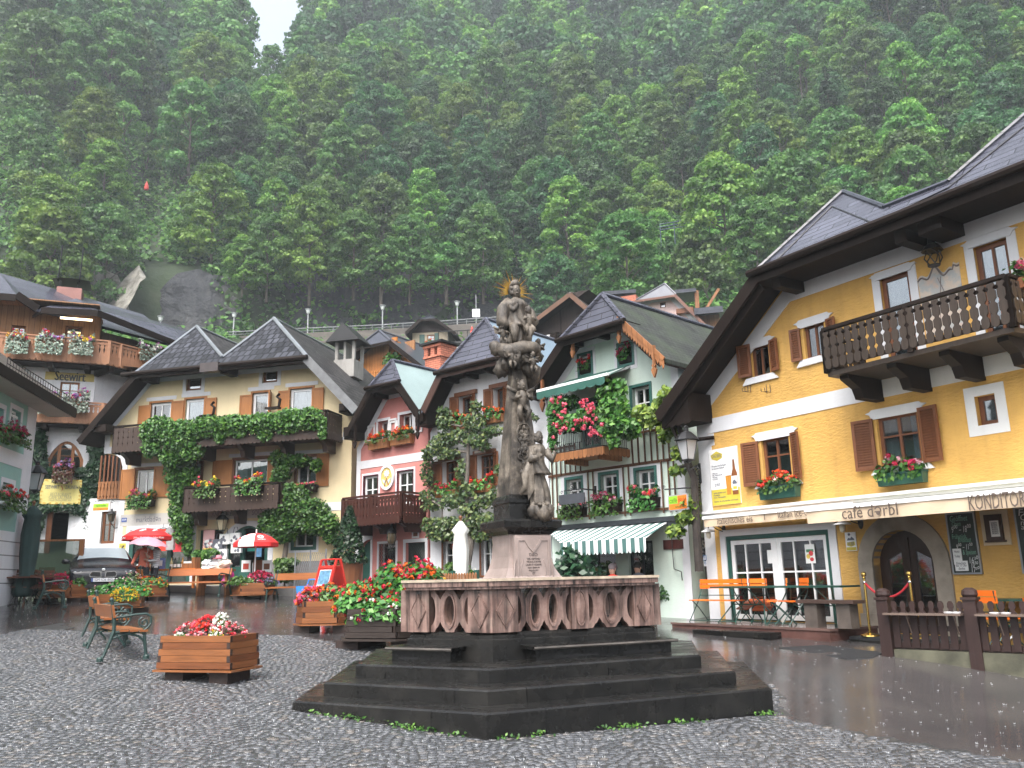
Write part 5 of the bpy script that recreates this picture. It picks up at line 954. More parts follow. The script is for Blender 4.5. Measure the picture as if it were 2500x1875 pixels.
for k,r_,sh in(('Z5',(1215,962,1355,1110),((1143,972,1213,1190),(1330,920,1366,1105))),('Z5',(1518,890,1640,1080),((1437,905,1513,1125),(1600,890,1660,1080))),('Z6',(1035,470,1175,690),((942,490,1030,735),(1165,452,1235,680))),('Z6',(1350,412,1495,660),((1258,432,1345,690),(1493,395,1560,640)))):
 rc=F.r(k,*r_);F.window(rc,M_brown,2,2 if k=='Z6' else 1,.2,.06,curtain=.4);F.board((rc[0]-.12,rc[3]+.06),(rc[1]+.12,rc[3]+.06),.13,M_brown,-.1,.0)
 for i,q in enumerate(sh):
  s_=F.r(k,*q,-.04);F.shutter((s_[0],s_[1],rc[2]-.1,rc[3]+.02),M_brown,True,-.04,(s_[1]if i==0 else s_[0],.15 if i==0 else-.4))
for r_ in((1040,1190,1190,1480),(1380,1160,1500,1490)):rc=F.r('Z6',*r_);F.window(rc,M_whitep,2,2,.15,.06,curtain=.4,outer=M_brown,ow=.06)
F.wall(o_,M_white)
gb=['red','red','crimson','red']
for i,(k,r_,lb)in enumerate((('Z5',(1160,1185,1325,1225),'wooden box of red geraniums under the upper left window of the white house'),('Z5',(1452,1135,1600,1172),'wooden box of red geraniums under the upper right window of the white house'),('Z6',(985,740,1160,778),'wooden box of red geraniums under the lower left window of the white house'),('Z6',(1305,690,1490,735),'wooden box of red geraniums under the lower right window of the white house'))):winbox(F,F.r(k,*r_,-.12),lb,gb,M_orange,.2,.3,seed=40+i,nf=12 if i>1 else 9,spread=1.1)
pt=thing('espalier_pear','espaliered pear tree spread flat across the white house front','tree',F.w(2.6,-.5,-.2),F.th);lp=lambda k,x,y,yo=-.4:(F.at(k,x,y,yo)[0]-2.6,yo+.5,F.at(k,x,y,yo)[1]+.2)
mb=MB();mb.tube([lp('Z6',*q)for q in((1245,1560),(1260,1380),(1290,1200),(1265,1060),(1255,900),(1250,700),(1262,500),(1265,330),(1290,100),(1330,-40))],[.13,.11,.1,.08,.07,.06,.055,.05,.04,.02],8)
for q in(((1275,1180),(1320,1120),(1400,1080)),((1260,1060),(1150,1080),(950,1080)),((1250,820),(1120,830),(940,820)),((1250,800),(1380,790),(1520,800)),((1262,600),(1200,560),(1170,500)),((1262,380),(1100,370),(950,460)),((1265,300),(1420,240),(1580,210)),((1265,300),(1080,280),(960,320)),((1290,100),(1200,150),(1040,120)),((960,320),(890,400),(880,600)),((940,820),(1030,880),(1030,1000)),((1330,390),(1410,380),(1420,250))):mb.tube([lp('Z6',*p)for p in q],[.05,.035,.015],5)
mb.build('trunk',solid('pear_bark',(.11,.095,.08),.9,.3,5,.6),pt);bl_=[]
for x,y,rx,rz in((1060,110,70,110),(1030,290,120,80),(1200,240,110,70),(1330,120,100,110),(1330,280,120,60),(1480,200,90,50),(1100,400,110,50),(960,370,90,70),(900,420,50,90),(890,580,40,120),(1200,560,40,110),(900,780,60,70),(930,860,80,60),(1130,830,120,80),(1240,740,90,80),(1280,900,100,70),(1420,830,110,70),(1500,760,60,70),(940,1040,100,80),(1080,1030,130,70),(1230,1060,130,90),(1400,1000,120,80),(1000,1130,110,60),(1360,1130,90,60),(1180,1140,130,60),(1340,-30,50,50),(1040,20,40,50),(1540,540,30,60),(1850,70,40,50),(1400,330,60,40)):e=pb(F,'Z6',x,y,rx,rz,-.4,.22);bl_.append((e[0]-2.6,e[1]+.5,e[2]+.2)+e[3:])
cloud(pt,'foliage',LV['pear'],5600,blobs(bl_),.085,.6,seed=5)
M_red=plaster('plaster_red',(.52,.21,.185),.06,.5,.1)
F=RE=Fac('red_house','narrow raspberry red house with white bands and dark balcony','building',(-5.595,29.47,1.25),129,8.)
y0=-.7;Ll=F.at('Z5',262,1215,y0);Lu=F.at('Z5',435,882,y0);Ru=F.at('Z5',695,825,y0);Rl=F.at('Z5',870,1085,y0);zt=6.62
o_=gable(Ll,Lu,Ru,Rl,.22,3.68,-.8,zt);F.roof(Ll,Lu,Ru,Rl,y0,7.,M_metal,('Z5',632,662),hipmat=M_slateL);flatsoffit(F,Lu,Ru,y0,zt)
for u,v in((Ll,Lu),(Ru,Rl)):
 mb=MB();d=Vector((v[0]-u[0],v[1]-u[1]))
 for i in range(14):
  a=Vector(u)+d*i/14;b=Vector(u)+d*(i+1)/14;m_=(a+b)/2;mb.prism([tuple(a),tuple(b),(b.x,b.y-.26),(m_.x,m_.y-.36),(a.x,a.y-.26)],y0-.07,y0-.05)
 F.part(mb,'carved_verge',M_brownoil)
purlin(F,.42,Ll[1]-.0,y0,.4);pendant(F,'Z5',312,1345,y0,.6,M_brownoil);pendant(F,'Z5',858,1260,y0,.6,M_brownoil)
for r_ in((455,110,545,262),(648,50,762,215)):
 rc=F.r('Z6',*r_);F.window(rc,M_whitep,2,1,.22,.05,curtain=.4);F.surround(rc,.09);
 for i in(0,1):
  mb=MB();x0=rc[0]-.5 if i==0 else rc[1]+.12;x1=x0+.38;z0,z1=rc[2],rc[3]-.08
  for q in((x0,x0+.06,z0,z1),(x1-.06,x1,z0,z1),(x0+.06,x1-.06,z0,z0+.06),(x0+.06,x1-.06,z1-.06,z1)):mb.box(q[0],q[1],-.05,-.02,q[2],q[3])
  F.part(mb,'shutter_frame',M_whitep)
for r_ in((328,605,452,790),(632,560,770,745)):rc=F.r('Z6',*r_);rc=(rc[0],rc[1],rc[2]-.35,rc[3]);F.window(rc,M_whitep,2,2,.1,.07,curtain=.4,outer=solid('maroon_frame',(.09,.012,.025),.4),ow=.03);F.surround(rc,.1)
M_whwin=F.r('Z6',462,1210,612,1480);F.window(M_whwin,M_whitep,1,1,.2,.05,curtain=None,name='barred_window');F.surround(M_whwin,.08)
mb=MB();x0,x1,z0,z1=M_whwin
for i in range(7):
 xa=x0+(x1-x0)*(i+.5)/7
 for sgn in(1,-1):mb.tube([(xa+sgn*.035*math.cos(j*math.pi),.02,z0+(z1-z0)*j/8)for j in range(9)],.009,4,cap=False)
F.part(mb,'window_grille',M_iron)
d2=F.r('Z6',703,1200,878,1480);zfl=F.at('Z6',285,1560)[1];F.hole((d2[0],d2[1],.1,d2[3]));F.surround((d2[0],d2[1],.1,d2[3]),.11,bottom=0);mb=MB();mb.box(d2[0],d2[1],.12,.18,.1,d2[3])
for i in range(9):xa=d2[0]+(d2[1]-d2[0])*i/8;mb.tube([(max(d2[0],min(d2[1],xa+dx)),.11,zz)for dx,zz in((-.3,.1),(.3,.1+(d2[3]-.1)*.5),(-.3,d2[3]))],.008,4)
F.part(mb,'door',solid('dark_green_door',(.012,.022,.02),.35,.2,3,.1))
dx0,dx1=F.at('Z6',285,1400)[0],F.at('Z6',385,1400)[0];dtop=F.at('Z6',350,1170)[1];rr_=(dx1-dx0)
F.holes.append([(dx1,.0),(dx1,dtop)]+[(dx1-rr_*math.sin(t*math.pi/16),dtop-rr_*.75*(1-math.cos(t*math.pi/16)))for t in range(1,9)]+[(dx0,0)]);F.part(MB().box(dx0,dx1,.16,.22,0,dtop),'arched_door',M_greenp);mb=MB();mb.box(.22,dx0,-.016,.01,-.3,dtop+.55);mb.box(dx1,dx1+.09,-.016,.01,-.3,dtop+.1);mb.prism([(dx0,dtop-rr_*.75)]+[(dx1-rr_*math.sin(t*math.pi/16),dtop-rr_*.75*(1-math.cos(t*math.pi/16)))for t in range(8,-1,-1)]+[(dx1+.09,dtop+.1),(dx0,dtop+.55)],-.016,.01);F.part(mb,'door_surround',M_trim)
v_=F.r('Z6',772,1085,812,1138);F.surround(v_,.06);F.part(MB().box(v_[0],v_[1],-.008,.01,v_[2],v_[3]),'vent_panel',solid('vent_rust',(.2,.09,.06)))
F.wall(o_,M_red);edgetrim(F,[(p[0],max(p[1],0))for p in o_],.2,right=False);a,b_=F.at('Z6',270,508),F.at('Z6',890,405);band(F,(.22,a[1]),(3.68,a[1]+.02),.27)
cx_,cz_=F.at('Z6',540,610);o=thing('medallion','white oval medallion with yellow picture on the red house front','medallion',F.w(cx_,-.02,cz_),F.th);ea=F.r('Z6',473,500,608,720);ra,rb=(ea[1]-ea[0])/2*.95,(ea[3]-ea[2])/2*.95;el=lambda k,n=28:[(ra*k*math.cos(2*math.pi*i/n),rb*k*math.sin(2*math.pi*i/n))for i in range(n)]
MB().prism(el(1),-.05,.02,0,[el(.78)]).build('frame',M_trim,o);MB().prism(el(.79),-.02,.0).build('picture',plaster('medallion_yellow',(.6,.46,.14)),o);mb=MB()
for i in range(8):a=i*math.pi/4;mb.prism([(0,.3*rb),(.1*ra*math.cos(a+.5)*2,.3*rb+.1*rb*math.sin(a+.5)*2),(.42*ra*math.cos(a),.3*rb+.32*rb*math.sin(a)),(.1*ra*math.cos(a-.5)*2,.3*rb+.1*rb*math.sin(a-.5)*2)],-.035-.001*i,-.02)
mb.prism([(-.6*ra,-.1*rb),(-.1*ra,-.3*rb),(-.1*ra,-.6*rb),(-.5*ra,-.35*rb)],-.034,-.02,1);mb.prism([(.6*ra,-.05*rb),(.1*ra,-.25*rb),(.1*ra,-.6*rb),(.5*ra,-.3*rb)],-.033,-.02,1);mb.tube([(-.3*ra,-.025,-.7*rb),(0,-.025,-.1*rb),(.3*ra,-.025,-.7*rb)],.03,5,2);mb.build('flower_relief',[M_whitep,solid('relief_blue',(.4,.5,.55)),solid('relief_brown',(.3,.16,.06))],o)
yb=-1.0;fx0=F.at('Z6',137,960,yb)[0];fx1=F.at('Z6',668,900,yb)[0];zF=F.at('Z6',690,965,yb)[1];zR=F.at('Z6',665,742,yb)[1]
M_bred=wood('balcony_red_brown',(.05,.018,.013),.4,.6);balcony(F,[(fx0,0),(fx0,yb),(fx1,yb),(fx1,0)],zF,zR,M_bred,M_bred,.14,.012,'vase',nbr=3,brk=.34,post=1.25)
for i,(r_,lb)in enumerate((((443,1352,608,1400),'wicker box of red flowers under the left attic window of the red house'),((635,1312,808,1362),'wicker box of red flowers under the right attic window of the red house'))):winbox(F,F.r('Z5',*r_,-.12),lb,['red','red','orange'],M_orange,.22,.3,seed=50+i,nf=20)
x,z=F.at('Z6',575,1150,-.75);o=thing('hanging_lantern','dark iron lantern hanging under the red house balcony','lantern',F.w(x,-.75,z),F.th);mb=MB();mb.lathe([(.1,-.2),(.14,-.1),(.14,.1),(.08,.2)],(0,0,0),8,1)
for k in range(6):a=k*1.047;mb.tube([(.1*math.cos(a),.1*math.sin(a),-.22),(.15*math.cos(a),.15*math.sin(a),0),(.09*math.cos(a),.09*math.sin(a),.22)],.012,4);mb.tube(spiral((.1*math.cos(a),.1*math.sin(a),-.3),.05,1.2,a),.008,4)
mb.lathe([(.17,.14),(.1,.24),(.03,.3),(.02,.5)],(0,0,0),8);mb.lathe([(.12,-.22),(.03,-.36)],(0,0,0),8);mb.build('lantern_body',[M_iron,solid('amber_glass',(.08,.06,.035),.2)],o)
mb=MB();bx,by=3.55,3.0;bz0,bz1=F.at('Z5',1050,725,4.)[1]-.8,F.at('Z5',1050,500,4.)[1];cxx=F.at('Z5',1048,600,4.)[0]
mb.box(cxx-.42,cxx+.42,3.6,4.4,bz0,bz1-.55);mb.box(cxx-.48,cxx+.48,3.54,4.46,bz1-.62,bz1-.55)
for x in(-.36,0,.36):mb.box(cxx+x-.1,cxx+x+.1,3.58,4.42,bz1-.55,bz1-.22)
mb.box(cxx-.48,cxx+.48,3.54,4.46,bz1-.22,bz1-.1);ch=F.part(mb,'chimney',shingle('chimney_brick',(.46,.16,.1),.26,.085,.8,.15,mort=.008,bs=.3));MB().box(cxx-.6,cxx+.6,3.45,4.55,bz1-.08,bz1).build('chimney_cap',M_iron,ch)
M_cream=plaster('plaster_cream',(.66,.55,.34),.05,.18,.07)
F=CR=Fac('cream_house','large cream house with twin hipped shingle gables, orange shutters and vine-hung balconies','building',tuple(Vector((-5.595,29.47,1.3))-Vector((math.sin(rad(105)),math.cos(rad(105)),0))*8.6),105,10.)
y0=-.8;Ll=F.at('Z2',800,305,y0);Lu=F.at('Z3',425,485,y0);Ru=F.at('Z3',1610,372,y0);Rl=F.at('Z3',1955,735,y0);ez=(Lu[1]+Ru[1])/2;Lu=(Lu[0],ez);Ru=(Ru[0],ez);zt=8.15
o_=gable(Ll,Lu,Ru,Rl,-1.75,8.55,-.8,zt);hl=.95
A1,VV,A2=[tl(F,'Z3',*q,y0,ez,hl)for q in((850,165),(1030,378),(1385,110))];bk=lambda p:(p[0],10.,p[2]);P_=lambda q,y=y0:(q[0],y,q[1])
rf=F.part(MB().shell([[P_(Ll),P_(Lu),A1,bk(A1),P_(Ll,10.)],[A1,VV,bk(VV),bk(A1)],[VV,A2,bk(A2),bk(VV)],[A2,P_(Ru),P_(Rl),P_(Rl,10.),bk(A2)]],.1),'roof',shingle('shingle_cream_side',(.05,.047,.048),.34,.24,.5,.45,mort=.03,bs=1.,spec=.2))
MB().shell([[P_(Lu),P_(Ru),A2,VV,A1]],.1).build('hip_end',M_slate2,rf);cp=MB()
for a_,b_,r_ in((P_(Lu),A1,.05),(A1,VV,.07),(VV,A2,.05),(A2,P_(Ru),.08),(A1,bk(A1),.06),(A2,bk(A2),.06)):cp.tube([up(a_,.03),up(b_,.03)],r_,6)
cp.build('ridge_cap',M_zinc,rf);MB().box(VV[0]-.5,VV[0]+.25,y0-.2,y0+.1,ez-.25,ez+.08).build('valley_box',solid('valley_tin',(.045,.035,.034),.4),rf)
F.part(MB().shell([[(Ll[0],y0+.01,Ll[1]-.115),(Lu[0],y0+.01,ez-.115),(Lu[0],.3,ez-.115),(Ll[0],.3,Ll[1]-.115)],],.05).shell([[(Ru[0],y0+.01,ez-.115),(Rl[0],y0+.01,Rl[1]-.115),(Rl[0],.3,Rl[1]-.115),(Ru[0],.3,ez-.115)]],.05).box(Lu[0]+.05,Ru[0]-.05,y0+.02,-.001,zt-.05,zt-.01),'soffit',M_brownoil)
bb=MB();bb.beam((Ll[0],y0-.02,Ll[1]-.1),(Lu[0],y0-.02,ez-.1),.05,.24);bb.box(Lu[0],Ru[0],y0-.045,y0+.01,ez-.22,ez+.0);F.part(bb,'bargeboard',M_brownoil);bb=MB();bb.beam((Ru[0],y0-.03,ez-.06),(Rl[0],y0-.03,Rl[1]-.06),.06,.3);bb.beam((Ru[0],y0+.1,ez+.03),(Rl[0],y0+.1,Rl[1]+.03),.3,.04);F.part(bb,'verge_flashing',solid('weathered_grey_board',(.13,.135,.14),.4,.25,3,.2))
F.part(MB().tube([(Lu[0]-.5,y0-.11,ez-.04),(Ru[0]+.1,y0-.11,ez-.04)],.085,8),'gutter',M_brownoil);purlin(F,Rl[0]-.55,Rl[1]+.25,y0,.3);purlin(F,VV[0]+.3,zt,y0,.3);purlin(F,.35,zt,y0,.3);x_,z_=F.at('Z2',1060,205,-.4);F.part(MB().box(x_-.25,x_+.35,-.75,0,z_-.13,z_+.15),'eaves_beam',M_brownoil)
for r_ in((783,508,882,600),(1310,455,1410,545)):rc=F.r('Z3',*r_);F.window(rc,M_brown,1,1,.1,.09,curtain=None);F.surround(rc,.14)
for r_,nx,cu in(((535,695,668,840),2,.45),((778,668,902,850),1,.95),((1240,625,1345,800),1,.95),((1500,597,1650,800),1,.95)):rc=F.r('Z3',*r_);rc=(rc[0],rc[1],rc[2]-.25,rc[3]);F.window(rc,M_whitep,nx,1,.1,.1,curtain=cu,outer=M_shut,ow=.07);F.board((rc[0]-.2,rc[3]+.16),(rc[1]+.2,rc[3]+.16),.14,M_trim,-.014,.01,'window_hood')
def sh(k,r_,hin=None,ext=0):
 s_=F.r(k,*r_,-.04);F.shutter((s_[0],s_[1],s_[2]-ext,s_[3]),M_shut,False,-.04,hin and((s_[0]if hin>0 else s_[1]),-hin))
for r_ in((452,712,527,845),(680,680,755,808),(905,660,982,800),(1152,640,1230,775),(1418,610,1492,755),(1650,590,1728,740)):sh('Z3',r_,None,.3)
s_=F.r('Z3',1343,610,1375,725,-.3);F.shutter((s_[0],s_[0]+.5,s_[2]-.2,s_[3]),M_shut,False,-.04,(s_[0],-1.2))
for r_,nx,cu in(((335,600,483,832),2,.45),((1190,515,1470,715),2,.3),((1735,490,1900,730),2,.45),((850,545,890,700),1,None)):rc=F.r('Z4',*r_);F.window(rc,M_whitep,nx,1,.1,.07,curtain=cu,outer=M_brown,ow=.1);F.board((rc[0]-.25,rc[3]+.18),(rc[1]+.25,rc[3]+.18),.13,M_trim,-.014,.01,'window_hood')
for r_ in((205,595,303,850),(490,570,573,830),(590,590,640,830),(1000,518,1160,720),(1478,485,1590,700),(1905,458,2003,735)):sh('Z4',r_)
def arched(rc,rise,n=10):
 x0,x1,z0,z1=rc;return[(x0,z0),(x1,z0)]+[(x1-(x1-x0)*i/n,z1-rise+rise*math.sin(math.pi*i/n)**.8)for i in range(n+1)]
zb0=F.at('Z4',1700,1560)[1]
rc=F.r('Z4',280,1120,800,1480);rc=(rc[0],rc[1],.45,rc[3]);F.hole(rc);mb=MB();g=.16;mb.box(rc[0],rc[0]+g,.0,.12,rc[2],rc[3]);mb.box(rc[1]-g,rc[1],.0,.12,rc[2],rc[3]);mb.box(rc[0]+g,rc[1]-g,.0,.12,rc[3]-g,rc[3]);xm=(rc[0]*.35+rc[1]*.65);mb.box(xm-.09,xm+.09,.0,.12,rc[2],rc[3]-g);so=F.part(mb,'shopfront_frame',M_greenp);mb=MB();mb.box(rc[0]+g,rc[1]-g,.5,.6,rc[2],rc[2]+.7);MB().box(rc[0]+g,xm-.09,.06,.07,rc[2],rc[3]-g).box(xm+.09,rc[1]-g,.06,.07,rc[2],rc[3]-g).build('pane',GL,so);F.part(mb,'shop_shelf',M_orange)
F.surround(rc,.16,bottom=0,name='shopfront_surround')
rc=F.r('Z4',870,1120,1078,1300);F.window(rc,M_greenp,1,1,.2,.05,curtain=None,name='display_window');DW=rc
rc=F.r('Z4',1128,1090,1470,1475);rc=(rc[0],rc[1],.35,rc[3]);AD=arched(rc,.55);F.holes.append(AD);mb=MB();AI=[(x*.9+(rc[0]+rc[1])*.05,z*.965+.01)for x,z in AD];mb.prism(AD,.02,.12,0,[AI[2:-1]and[(rc[0]+.14,.42),(rc[1]-.14,.42),(rc[1]-.14,rc[3]-.65)]+AI[4:11]+[(rc[0]+.14,rc[3]-.65)]]);xm=rc[0]*.62+rc[1]*.38;mb.box(xm-.08,xm+.06,.02,.12,.42,rc[3]-.15);mb.box(rc[0]+.1,xm,.03,.11,.36,.95);dr_=F.part(mb,'arched_shop_door',M_greenp);MB().box(rc[0]+.1,xm,.06,.07,.9,rc[3]-.25).build('pane',GL,dr_)
mb=MB();W2=[(x+(.2 if x>(rc[0]+rc[1])/2 else-.2)*(1 if z<rc[3]-.5 else.8),z+(.18 if z>rc[3]-.56 else 0))for x,z in AD];mb.prism(W2[:1]+W2[1:],-.016,.01,0,[AD[:]])if 0 else[mb.prism([AD[i],W2[i],W2[i+1],AD[i+1]],-.016,.01)for i in range(1,len(AD)-1)];mb.prism([AD[0],AD[-1],W2[-1],W2[0]],-.016,.01);F.part(mb,'door_surround',M_trim)
rc=F.r('Z4',1712,1065,1872,1262);F.window(rc,M_whitep,2,1,.14,.05,curtain=None,outer=M_greenp,ow=.12);F.surround((rc[0]-.12,rc[1]+.12,rc[2]-.12,rc[3]+.12),.08)
xu,xl=F.at('Z4',55,400)[0],F.at('Z4',195,800)[0];zc=F.at('Z4',60,455)[1];zr_=F.at('Z4',215,570)[1];o2=[(xl,-.8)]+o_[1:5]+[o_[4]];f1=lambda x:Ll[1]+(Lu[1]-Ll[1])/(Lu[0]-Ll[0])*(x-Ll[0])-.16
cur=[(xu,zc),(xu+(xl-xu)*.5,zc-.02),(xu+(xl-xu)*.85,zc-.22),(xl,zr_)]
F.wall([(xl,-.8),(8.55,-.8),(8.55,o_[2][1]),o_[3],o_[4],(xu,f1(xu))]+cur,M_cream)
mb=MB();wd=.22;Q=[(xl,-.4),(xl,zr_)]+cur[::-1][1:]+[(xu,f1(xu)),o_[4],o_[3],(8.55,o_[2][1])];In=[(xl+wd,-.4),(xl+wd,zr_+.05),(xl+wd*.9,zc-.1),(xl+.05,zc+.2),(xu+wd,zc+.25),(xu+wd,f1(xu+wd)-wd*1.1),(o_[4][0]+.02,zt-wd),(o_[3][0]-.02,zt-wd),(8.55-.02,o_[2][1]-.35)]
for i in range(len(Q)-1):mb.prism([Q[i],Q[i+1],In[min(i+1,len(In)-1)],In[min(i,len(In)-1)]],-.014,.01)
F.part(mb,'wall_trim',M_trim);a=F.at('Z4',2150,910);band(F,(6.9,a[1]),(8.55,a[1]),.28);a=F.at('Z4',2150,300);band(F,(8.2,a[1]),(8.55,a[1]),.28)
M_pl=plaster('plinth_grey',(.17,.165,.165));a=F.at('Z4',1700,1395);F.part(MB().box(4.9,8.55,-.1,-.001,-.6,a[1]),'plinth',M_pl)
a=F.at('Z4',400,1030);b0=band(F,(xl+.1,a[1]),(F.at('Z4',650,1010)[0],a[1]),.42,plaster('fascia_pale',(.5,.48,.45)),name='sign_band');tx=MB();p0,p1=F.at('Z4',332,1030),F.at('Z4',545,1018);tx.text('marktladǝn',.3,signM(p0[0],-.02,a[1]),.006,width=p1[0]-p0[0],align='LEFT');tx.build('lettering',solid('lettering_grey',(.2,.2,.22),.7),b0)
a=F.at('Z4',1040,985);b0=band(F,(F.at('Z4',935,985)[0],a[1]),(F.at('Z4',1560,950)[0],a[1]),.36,MATS['fascia_pale'],name='sign_band');tx=MB();p0,p1=F.at('Z4',990,985),F.at('Z4',1160,972);tx.text('ANDENKEN',.24,signM(p0[0],-.02,a[1]),.006,width=(p1[0]-p0[0])*1.2,align='LEFT');p0=F.at('Z4',1340,965);tx.text('SOUVENIRS',.24,signM(p0[0],-.02,a[1]),.006,width=1.0,align='LEFT');tx.build('lettering',MATS['lettering_grey'],b0)
rc=F.r('Z4',208,1015,250,1050);o,w,h=board_sign(F,'number_plate','blue house number plate on the left of the cream shop front','plate',rc,solid('enamel_blue',(.06,.1,.3),.3));MB().text('159',.1,signM(0,-.003,0),.003,width=w*.7).build('lettering',M_adw,o)
rc=F.r('Z4',190,1170,245,1290);o,w,h=board_sign(F,'poster','small yellow and white poster on the cream wall left of the shop','poster',rc,M_adw);MB().box(-w*.45,w*.45,-.004,0,-h*.48,-h*.05).build('mustard_panel',M_ady,o);MB().prism([(-.3*w,.1*h),(0,.25*h),(.35*w,.3*h),(.4*w,.1*h)],-.005,0).build('badge',M_ink,o);MB().text('DAS BIER',.08,signM(0,-.006,-h*.25),.002,width=w*.7).build('lettering',M_ink,o)
yb=-1.1;zf=F.at('Z4',140,410,yb)[1];zr=F.at('Z4',1985,78,yb)[1];x0,x1=F.at('Z4',150,235,yb)[0],F.at('Z4',1985,80,yb)[0]
balcony(F,[(x0,0),(x0,yb),(x1,yb),(x1,0)],zf,zr,wood('balcony_dark',(.05,.033,.026),.5,.7),M_brownoil,.2,.008,'pierced',nbr=6,brk=.45,post=2.1)
zf=F.at('Z4',1200,905,-.9)[1];zr=F.at('Z4',1170,728,-.9)[1];x0,x1=F.at('Z4',762,760,-.9)[0],F.at('Z4',1580,700,-.9)[0]
balcony(F,[(x0,0),(x0,-.9),(x1,-.9),(x1,0)],zf,zr,MATS['balcony_dark'],M_brownoil,.2,.008,'pierced',nbr=3,brk=.5,post=1.7)
for i,(r_,yo,lb,cs)in enumerate((((275,870,480,915),-.12,'box of yellow and pink flowers under the left cream house window',['yellow','pink','red','pink']),((850,775,1040,810),-.95,'left box of yellow and coral flowers on the lower cream house balcony',['yellow','pink','red','yellow']),((1205,745,1430,785),-.95,'right box of yellow and coral flowers on the lower cream house balcony',['yellow','pink','red','orange']),((1720,735,1900,790),-.12,'dark planter box under the curtained right window of the cream house',['pink']))):winbox(F,F.r('Z4',*r_,yo-.1),lb,cs,M_brownoil,.22,.42 if i<3 else.1,yo=yo,seed=60+i,nf=16,trail=.3,droop=.3,foliage='flower',nl=300 if i<3 else 60)
x,z=F.at('Z4',1078,1075,-.3);o=thing('wall_lantern','lit lantern on the cream house wall above the souvenir window','lantern',F.w(x,-.3,z),F.th);mb=MB();lantern(mb,(0,0,0),.95);mb.tube([(0,0,.42),(0,.15,.5),(0,.29,.35)],.015,5);mb.build('lantern_body',[M_iron,solid('lantern_clear',(.5,.45,.3),.2)],o);MB().ball((0,0,0),(.07,.07,.12),8,6).build('bulb',emitm('warm_bulb',(1,.8,.45),3.),o)
for i,q in enumerate(((905,775),(1358,720))):
 mb=MB();x,z=F.at('Z3',q[0]+30,q[1],-1.1);mb.box(x-.25,x+.25,-1.3,-1.05,z-.08,z-.02);mb.tube([(x+.2,-1.15,z-.05),(x+.25,-1.15,z+.25),(x+.12,-1.15,z+.35),(x+.22,-1.15,z+.45)],.05,6);o=thing('balcony_ornament',('left' if i==0 else 'right')+' dark carved swan neck standing on the upper cream house balcony rail','ornament',F.root.location,F.th);mb.build('carving',M_brownoil,o)
vn=thing('grape_vine','large grape vine hanging over the upper balcony and down the cream house','vine',F.w(2.3,-.4,-.3),F.th);vl=lambda e:(e[0]-2.3,e[1]+.4,e[2]+.3)+tuple(e[3:])
D_=[vl(pb(F,'Z4',x,y,rx,rz,yo,ry))for x,y,rx,rz,yo,ry in((520,250,160,120,-1.2,.25),(720,290,180,130,-1.2,.3),(950,220,180,100,-1.25,.25),(1180,200,180,90,-1.25,.25),(1420,190,180,90,-1.25,.25),(1640,170,150,110,-1.25,.25),(1830,150,130,100,-1.25,.25),(1950,230,40,100,-1.25,.12),(470,380,90,110,-1.15,.2),(650,450,120,120,-1.0,.3),(820,400,110,130,-1.05,.3),(1450,280,70,70,-1.25,.12),(1230,270,60,50,-1.25,.1),(1060,300,50,70,-1.25,.1),(720,620,150,130,-.6,.3),(720,780,110,110,-.45,.28),(690,930,70,130,-.4,.25),(730,1040,110,80,-.45,.28),(740,1150,80,90,-.4,.25),(780,1270,45,80,-.35,.15))]
cloud(vn,'foliage',LV['vine'],21000,blobs(D_),.085,.6,(0,-.9,.55),1.,seed=7);tp=lambda k,x,y,yo:(F.at(k,x,y,yo)[0]-2.3,yo+.4,F.at(k,x,y,yo)[1]+.3)
mb=MB();mb.tube([tp('Z4',*q)for q in((790,1420,-.2),(800,1300,-.22),(740,1150,-.25),(700,950,-.3),(730,700,-.4),(700,450,-.9),(800,300,-1.15),(1500,190,-1.2),(1900,140,-1.2))],[.07,.065,.06,.055,.05,.045,.04,.03,.01],6);mb.build('stem',BARK,vn)
tr=thing('trained_tree','bushy trained tree on a bare trunk against the right of the cream house','tree',F.w(5.0,-.45,-.1),F.th);tq=lambda e:(e[0]-5.0,e[1]+.45,e[2]+.1)+tuple(e[3:])
cloud(tr,'foliage',leafm('leaf_trained',(.015,.06,.012),(.035,.12,.02),(.1,.22,.035),.4,.2),14000,blobs([tq(pb(F,'Z4',x,y,rx,rz,-.5,ry))for x,y,rx,rz,ry in((1580,500,90,80,.3),(1740,520,120,60,.25),(1600,620,80,80,.3),(1900,560,50,60,.15),(1560,690,60,60,.25),(1680,820,150,110,.4),(1650,930,180,110,.45),(1840,950,170,110,.45),(1500,1030,100,80,.35),(1640,1080,180,110,.4),(1900,1060,190,110,.4),(2010,1100,90,100,.3),(1620,1180,110,60,.3),(2030,1200,60,50,.2),(1460,1090,70,60,.25))]),.08,.5,(0,-.7,.7),.4,seed=8)
mb=MB();t2=lambda x,y:(F.at('Z4',x,y,-.45)[0]-5.0,0,F.at('Z4',x,y,-.45)[1]+.1);mb.tube([t2(*q)for q in((1610,1480),(1620,1380),(1640,1230),(1660,1050),(1680,850),(1600,620),(1580,500))],[.11,.1,.085,.07,.06,.04,.02],8);mb.tube([t2(*q)for q in((1660,1050),(1800,1000),(1980,1080))],[.05,.04,.02],6);mb.tube([t2(*q)for q in((1640,650),(1740,560),(1850,520))],[.04,.03,.015],6);mb.build('trunk',BARK,tr)
